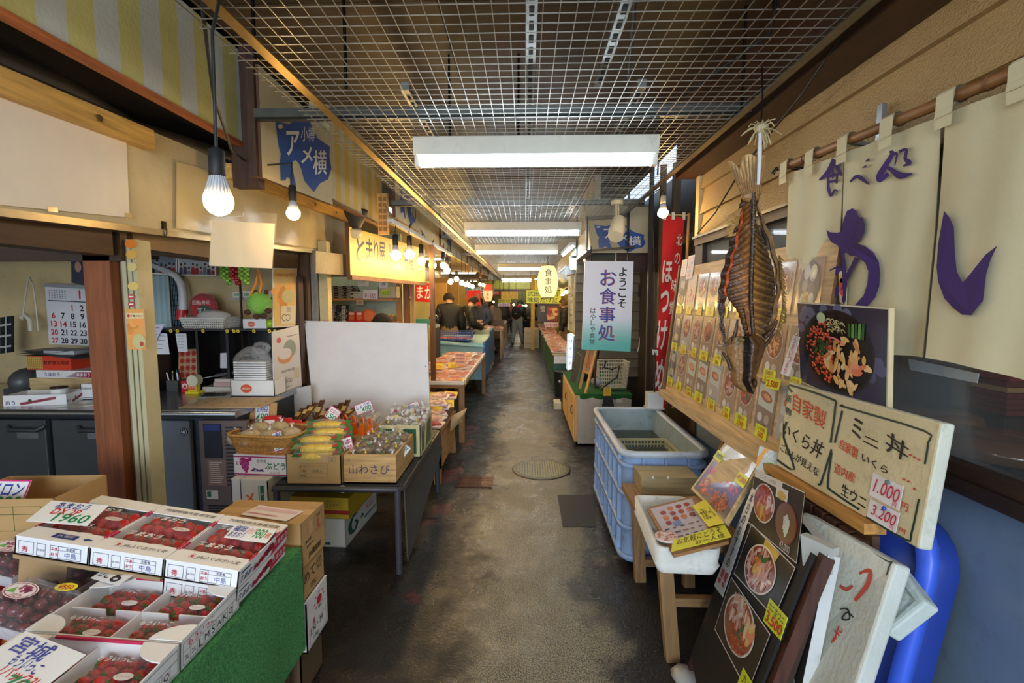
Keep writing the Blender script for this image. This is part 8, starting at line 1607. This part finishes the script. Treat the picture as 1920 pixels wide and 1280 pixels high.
# blue tank, counters
o=thing('blue_tank','light blue fish tank box with deep blue side behind the black jacket man','tank',(-1.15,9.1,0));b=MB();b.box(-1.62,8.4,.20,-.74,9.8,.84,(136,186,200),'painted');b.box(-.738,8.4,.20,-.71,9.8,.86,(44,104,180),'painted');b.build('box',o);b=MB();b.hexa([(-1.62,8.36,.84),(-.72,8.36,.78),(-.72,9.8,.84),(-1.62,9.8,.84),(-1.62,8.36,.88),(-.72,8.36,.80),(-.72,9.8,.90),(-1.62,9.8,.90)],(150,200,206),'painted');b.build('rim',o)
for x in (-1.55,-.8):
    for y in (8.5,9.7):b=MB();b.box(x-.04,y-.04,0,x+.04,y+.04,.2,(60,56,50));b.build('leg',o)
plastic_basket('plastic_basket','blue lattice basket of red packs on the light blue tank',T(-1.28,8.72,.885),.66,.46,.14,(60,90,170),18,4)
for i in range(8):place_pk(-1.5+(i%4)*.15,8.62+(i //4)*.17,.90,3 if i%2 else 1,'red seafood pack inside the blue lattice basket','packs inside the blue lattice basket')
o=thing('market_counter','pale green counter with pink packs in front of the apron man','counter',(-1.2,11,0));b=MB();b.box(-1.55,10.75,0,-.80,12.2,.92,(190,206,180),'painted');b.build('body',o);b=MB();b.box(-.80,10.75,.1,-.78,12.2,.90,(60,110,170),'painted');b.build('blue_side',o)
fill(-1.55,-.82,10.75,12.1,lambda x,y:.925,'pink seafood pack on the pale green counter','packs on the pale green counter',sx=.22,sy=.22,kinds=(2,3))
stand('seafood_stand','trestle stand with white tray in the far left aisle',-1.0,-.62,12.9,14.1,.80,(180,160,130))
fill(-1.0,-.64,12.95,14.1,lambda x,y:.805,'seafood pack on the far trestle stand','packs on the far trestle stand',sx=.22,sy=.24)
o=thing('market_counter','far left white counter beside the woman in pink','counter',(-1.3,16.5,0));b=MB();b.box(-1.9,15.4,0,-.70,19,.78,(214,196,160),'painted');b.build('body',o)
fill(-1.4,-.72,15.45,18.8,lambda x,y:.785,'seafood pack on the far left white counter','packs on the far left white counter',sx=.26,sy=.34)
for i in range(4):
    mb=MB();x=-.04;mb.box(x,16.0,i*.16,x+.50,16.7,i*.16+.155,jit((206,202,190),6),'foam');mb.box(x+.1,15.995,i*.16+.03,x+.4,16.0,i*.16+.12,(190,188,180),'print');solo('foam_box','white foam fish box in the far stack, %s from the floor'%['first','second','third','fourth'][i],'box',mb,'stack of white foam boxes')
for i in range(3):place_pk(.06+i*.15,16.3,.64,2,'seafood pack on the far stack of white foam boxes','packs on the far foam stack')
o=thing('market_counter','green sided seafood counter on the right of the aisle','counter',(.66,10.5,0));b=MB();b.box(.50,8.4,.04,.84,12.6,.64,(40,100,74),'painted');b.build('body',o);b=MB();b.box(.48,8.36,.64,.88,12.6,.67,(206,186,140),'wood_y');b.build('top',o);b=MB();b.box(.50,8.34,.50,.86,8.37,.63,(226,220,214),'foam');b.build('front_tray',o)
fill(.50,.88,8.4,12.5,lambda x,y:.675,'pale seafood pack on the green sided counter','packs on the green sided counter',sx=.2,sy=.2,kinds=(2,0,2))
o=thing('market_counter','far right green counter beyond the dark seafood poster','counter',(.6,15.5,0));b=MB();b.box(.5,12.9,0,.9,19,.66,(70,120,90),'painted');b.build('body',o)
fill(.50,.9,12.95,18.8,lambda x,y:.665,'seafood pack on the far right green counter','packs on the far right green counter',sx=.22,sy=.36)
mb=MB();mb.cyl((.62,8.0,0),(.62,8.0,.42),.13,.15,(28,28,30),'plastic',18);mb.box(.55,7.865,.25,.66,7.872,.29,(206,206,200),'print');solo('black_bin','black round bin in front of the green sided counter','bin',mb)
mb=MB();mb.box(.43,7.0,0,.53,7.3,.09,(206,196,160),'plastic');solo('cream_box','small cream box on the floor by the turf cabinet','box',mb)
# stall partitions with warm boards so that the aisle reads as shops
rs=random.Random(21)
for i in range(10):
    y=9.6+i*2.1;mb=MB();h=rs.uniform(1.9,2.3);c=rs.choice([(206,176,90),(190,150,80),(150,120,80),(200,190,130)]);mb.box(-2.62,y,0,-1.9,y+.05,h,c,'painted')
    solo('stall_partition','warm painted stall partition on the left of the aisle, %s from the camera'%ORD[i],'partition',mb,'stall partitions on the left')
    mb=MB();c=rs.choice([(206,176,90),(190,150,80),(226,206,130)]);mb.box(1.35,y+.8,0,2.1,y+.85,h,c,'painted');solo('stall_partition','warm painted stall partition on the right of the aisle, %s from the camera'%ORD[i],'partition',mb,'stall partitions on the right')
for i in range(4,22):
    s=-1 if i%2 else 1;y=9+i*.9;x=s*1.45 if s<0 else 1.15;w_,h=rs.uniform(.25,.5),rs.uniform(.2,.35);z=rs.uniform(1.7,2.0);f=Fr((x-w_/2,y,z+h),(x+w_/2,y,z+h),(x+w_/2,y,z),(x-w_/2,y,z));c=rs.choice([(226,216,190),(206,60,44),(230,210,70),(200,210,200),(236,226,210),(70,110,160)]);mb=MB();mb.slab(f,.02,c,'print');mb.text(f,rs.choice(['海産物','かに','いくら','鮮魚','ほっけ','珍味','うに']),.15,.25,.85,.75,(50,36,36)if sum(c)>380 else WHITE,h=.003,bold=.012);p=f.at(.5,1);mb.cyl(p+V((0,-.01,-.01)),(p.x,p.y-.01,2.46 if s<0 else 2.61),.005,col=(70,60,50),n=5)
    solo('hanging_board','small hanging shop board on the %s of the far aisle, %s along'%('right' if s>0 else 'left',ORD[i //2]),'sign',mb,'small hanging boards down the aisle')
# ================================================================ PEOPLE
def person(label,loc,rz,J,R,jacket,trousers,hair=(26,22,20),skin=(206,160,130),shoes=(40,34,30),apron=None,extra=None,quilt=False):
    """J: joints (x right, y forward, z up), one connected body grown from the pelvis"""
    M=T(*loc)@RZ(rz);o=thing('person',label,'person',loc)
    names=list(J);idx={n:i for i,n in enumerate(names)}
    bones=[('pelvis','waist'),('waist','chest'),('chest','neck'),('neck','jaw'),('jaw','head'),('head','crown')]
    for s in 'LR':bones+=[('chest','sh'+s),('sh'+s,'el'+s),('el'+s,'wr'+s),('wr'+s,'ha'+s),('pelvis','hi'+s),('hi'+s,'kn'+s),('kn'+s,'an'+s),('an'+s,'to'+s)]
    rad=dict(pelvis=.135,waist=.125,chest=.15,neck=.055,jaw=.068,head=.088,crown=.06,sh=.07,el=.047,wr=.032,ha=.034,hi=.095,kn=.062,an=.042,to=.036)
    me=bpy.data.meshes.new('body');me.from_pydata([V(J[n])for n in names],[(idx[a],idx[b])for a,b in bones],[])
    ob=bpy.data.objects.new('body',me);COL.objects.link(ob);ob.modifiers.new('skin','SKIN').use_smooth_shade=True
    for i,n in enumerate(names):
        k=n if n in rad else n[:2];r=rad[k]*R;me.skin_vertices[0].data[i].radius=(r*(1.22 if k in ('pelvis','waist','chest')else 1),r*(.9 if k in ('pelvis','waist','chest')else 1))
        me.skin_vertices[0].data[i].use_root=(n=='pelvis')
    ob.modifiers.new('sub','SUBSURF').levels=2
    ev=bpy.data.meshes.new_from_object(ob.evaluated_get(bpy.context.evaluated_depsgraph_get()))if not bpy.context.view_layer.update()else None
    bpy.data.objects.remove(ob);ev.update();pts=[p.co.copy()for p in ev.vertices];nrm=[p.normal.copy()for p in ev.vertices]
    seg=[(a,b,V(J[a]),V(J[b]))for a,b in bones]
    def reg(p):
        best=None
        for a,b,A_,B_ in seg:
            d=B_-A_;t=max(0,min(1,(p-A_).dot(d)/d.length_squared));q=(p-A_-d*t).length
            if best is None or q<best[0]:best=(q,a,b,t)
        a,b,t=best[1:]
        if b[:2]in ('ha',):return 'skin'
        if a in ('jaw','head')or (a=='neck' and t>.25):return 'skin'
        if a[:2]=='hi' or (a[:2]=='kn' and t<.96)or (a=='pelvis' and b!='waist' ):return 'leg'
        if a[:2]=='an' or (a[:2]=='kn'):return 'foot'
        if a=='pelvis' and t<.15:return 'leg'
        return 'top'
    rg=[reg(p)for p in pts];b=MB();fs=[tuple(p.vertices)for p in ev.polygons];b.add([M@p for p in pts],fs,skin,'skin',True)
    f=V(J['head']);fw=V((0,1,0))if 'face' not in J else V((0,1,0))
    nod=(V(J['crown'])-V(J['neck'])).normalized();fwd=V((0,1,0))-nod*nod.y;fwd.normalize();sd=fwd.cross(nod)
    for s in 'LR':                                           # fingers, thumb
        h=V(J['ha'+s]);d=(h-V(J['wr'+s])).normalized();u=d.orthogonal().normalized()if abs(d.z)<.8 else V((0,1,0));
        for i in range(4):p=h+u*(i-1.5)*.017+d*.01;b.tube([M@p,M@(p+d*.035),M@(p+d*(.06-.006*abs(i-1.3))+V((0,.01,-.004)))],[.009,.008,.006],skin,'skin',6)
        b.tube([M@(h-d*.03+u*.025),M@(h+u*.042),M@(h+d*.03+u*.045)],[.010,.009,.007],skin,'skin',6)
    b.tube([M@(f+fwd*.080*R+nod*.01),M@(f+fwd*.104*R-nod*.022),M@(f+fwd*.088*R-nod*.032)],[.008,.013,.009],skin,'skin',6)
    for s in (-1,1):b.ell(M@(f+sd*s*.086*R),(.012,.020,.030),skin,'skin',8,6)
    b.build('body',o)
    e=MB()
    for s in (-1,1):e.ell(M@(f+fwd*.080*R+sd*s*.032+nod*.008),(.010,.010,.006),(30,24,22),'gloss',6,4)
    e.tube([M@(f+fwd*.080*R-sd*.024-nod*.052),M@(f+fwd*.088*R-nod*.054),M@(f+fwd*.080*R+sd*.024-nod*.052)],.005,(150,84,76),'skin',5);e.build('eyes_and_mouth',o)
    hb=MB()
    def hairf(u,v):
        a=u*2*math.pi;p=-.55+v*2.12;k=math.cos(p);d=sd*math.cos(a)*k+fwd*math.sin(a)*k+nod*math.sin(p)
        front=max(0,math.sin(a));r=.112*R*(1+.03*math.sin(a*9)*math.sin(p*7))
        if front>.35 and p<.42:r=.06
        return M@(f+nod*.022+d*V((1,1,1)).length/1.732*r)
    hb.grid(hairf,28,16,hair,'hair');hb.build('hair',o)
    def cloth_piece(nm,kinds,colr,off,mat,fold=.008):
        c=MB();use=[x for x in fs if sum(rg[i]in kinds for i in x)>=len(x)-1]
        ids=sorted({i for x in use for i in x});mp={i:k for k,i in enumerate(ids)}
        vs=[]
        for i in ids:
            p=pts[i];q=off+fold*math.sin(p.z*38+p.x*21)*math.cos(p.y*26)
            if quilt and nm=='jacket':q=off+.012*abs(math.sin(p.z*45))
            vs.append(M@(p+nrm[i]*q))
        c.add(vs,[tuple(mp[i]for i in x)for x in use],colr,mat,True);return c.build(nm,o)
    cloth_piece('trousers',('leg',),trousers,.022,'cloth');cloth_piece('jacket',('top',),jacket,.034,'jacket');cloth_piece('shoes',('foot',),shoes,.014,'rubber',0)
    if apron:
        a=MB();w_,c_=V(J['waist']),V(J['pelvis']);a.grid(lambda u,v:M@V(((u-.5)*.46,w_.y+.15*R+.03-.10*abs(u-.5)*2*abs(u-.5)*2,w_.z+.02-v*.62)),10,8,apron,'cloth');a.build('apron',o)
    if extra:extra(o,M,J)
    return o
def stand_pose(h=1.70,lean=0.0,arms='down',nod=0.0,stride=.10,twist=0.0):
    k=h/1.70;J={}
    def P_(x,y,z):return (x*k,(y+lean*max(0,z-.9))*k,(z-.12*abs(lean)*max(0,z-.9))*k)
    J['pelvis']=P_(0,0,.95);J['waist']=P_(0,0,1.10);J['chest']=P_(0,-.01,1.30);J['neck']=P_(0,.0,1.45);J['jaw']=P_(0,.03+nod*.3,1.51-nod*.05);J['head']=P_(0,.03+nod*.75,1.585-nod*.15);J['crown']=P_(0,.015+nod,1.66-nod*.25)
    for s,q in (('L',-1),('R',1)):
        J['sh'+s]=P_(q*.185,-.01,1.38)
        if arms=='down':J['el'+s]=P_(q*.25,-.02,1.11);J['wr'+s]=P_(q*.25,.06,.87);J['ha'+s]=P_(q*.24,.09,.79)
        elif arms=='work':J['el'+s]=P_(q*.25,.02,1.12);J['wr'+s]=P_(q*.15,.26,1.02);J['ha'+s]=P_(q*.11,.33,1.0)
        else:J['el'+s]=P_(q*.24,.10,1.14);J['wr'+s]=P_(q*.20,.34,.98);J['ha'+s]=P_(q*.18,.41,.93)
        J['hi'+s]=(q*.095*k,0,.90*k);J['kn'+s]=((q*.11)*k,(.02+q*stride*.4)*k,.49*k);J['an'+s]=(q*.12*k,(-.02+q*stride)*k,.075*k);J['to'+s]=(q*.14*k,(.14+q*stride)*k,.035*k)
    return J
def chevrons(o,M,J):
    a,e=V(J['shR']),V(J['elR']);w_=V(J['wrR']);b=MB()
    for i in range(9):
        t=i/8;p=(a.lerp(e,.35+t*1.3)if t<.5 else e.lerp(w_,(t-.5)*1.6))+V((.098,-.045,0));b.add([M@(p+V((.0,-.03,.012))),M@(p+V((.012,0,.028))),M@(p+V((.0,.03,.012))),M@(p+V((.0,.03,-.006))),M@(p+V((.012,0,.010))),M@(p+V((.0,-.03,-.006)))],[(0,1,4,5),(1,2,3,4)],(226,226,226),'cloth')
    b.build('sleeve_print',o)
def xy(px,Y):return ((px-985)/F*Y,Y,0)
person('man seen from behind in a shiny black jacket with white sleeve marks and khaki trousers',xy(842,10.15),12,stand_pose(1.74,.0,'down',.06),1.06,(20,21,20),(166,140,92),(30,26,24),extra=chevrons)
person('man in a dark quilted jacket looking down beside the black jacket',xy(876,10.38),-62,stand_pose(1.68,.05,'work',.10),1.0,(32,34,31),(34,34,40),quilt=True)
person('man in a navy jacket and beige apron facing the other two',xy(901,12.3),165,stand_pose(1.68,.06,'work',.08),1.0,(48,58,84),(60,60,70),apron=(206,180,150))
person('woman in a pink jacket with brown hair bending over the far counter',xy(917,15.0),40,stand_pose(1.52,.35,'work',.08),.92,(216,160,140),(90,80,76),(84,50,36))
def coat_tail(o,M,J):
    b=MB();b.grid(lambda u,v:M@V(((.2+.05*v)*math.cos(u*6.283),(.17+.05*v)*math.sin(u*6.283),1.0-v*.55)),20,8,(110,104,104),'cloth');b.build('coat_tail',o)
person('person in a long grey coat leaning towards the far counter',xy(933,14.6),50,stand_pose(1.56,.30,'reach',.06),.98,(120,114,112),(60,56,60),(30,26,26),extra=coat_tail)
def backpack(o,M,J):
    c=V(J['chest']);b=MB();b.ell(M@(c+V((0,-.20,-.10))),(.17,.13,.24),(28,28,32),'cloth',14,10,M.to_3x3());q=c+V((0,-.32,-.10));f=Fr(M@(q+V((-.07,0,.03))),M@(q+V((.07,0,.03))),M@(q+V((.07,0,-.03))),M@(q+V((-.07,0,-.03))));b.rect(f,.1,.3,.9,.7,(170,170,176),h=.01);b.build('backpack',o)
    h=MB();n=V(J['neck']);h.ell(M@(n+V((0,-.05,.02))),(.13,.11,.07),(190,50,56),'cloth',12,8,M.to_3x3());h.build('red_scarf',o)
person('person with a black backpack and grey jeans bending with feet apart in the aisle',xy(970,17.4),-20,stand_pose(1.60,.42,'reach',.02,.22),1.05,(34,36,34),(140,150,158),(56,66,50),shoes=(150,110,70),extra=backpack)
person('person in a dark coat bending beside the white foam boxes',xy(987,18.7),-60,stand_pose(1.48,.55,'reach',.05),.95,(40,38,44),(30,30,36))
person('bearded man in a black jacket and khaki trousers behind the narrow cream curtains',xy(1059,12.5),75,stand_pose(1.60,.0,'down',.03),1.0,(32,32,34),(150,130,96),(84,64,44),extra=lambda o,M,J:(lambda b:(b.ell(M@(V(J['jaw'])+V((0,.05,-.02))),(.055,.05,.05),(90,68,48),'hair',10,7,M.to_3x3()),b.build('beard',o)))(MB()))
J=stand_pose(1.46,.12,'work',.10);person('dark haired person bending behind the big blank board, only the hair showing',(xy(733,5.25)[0],5.25,0),160,J,.92,(90,60,60),(60,56,60),(24,20,20))
person('far shopper in a dark jacket standing near the end of the aisle',xy(946,21.5),10,stand_pose(1.52),1.0,(50,46,50),(40,40,46));person('far shopper in a brown jacket standing near the end of the aisle',xy(955,22.5),170,stand_pose(1.5),1.0,(110,80,60),(50,46,46),(50,36,30))
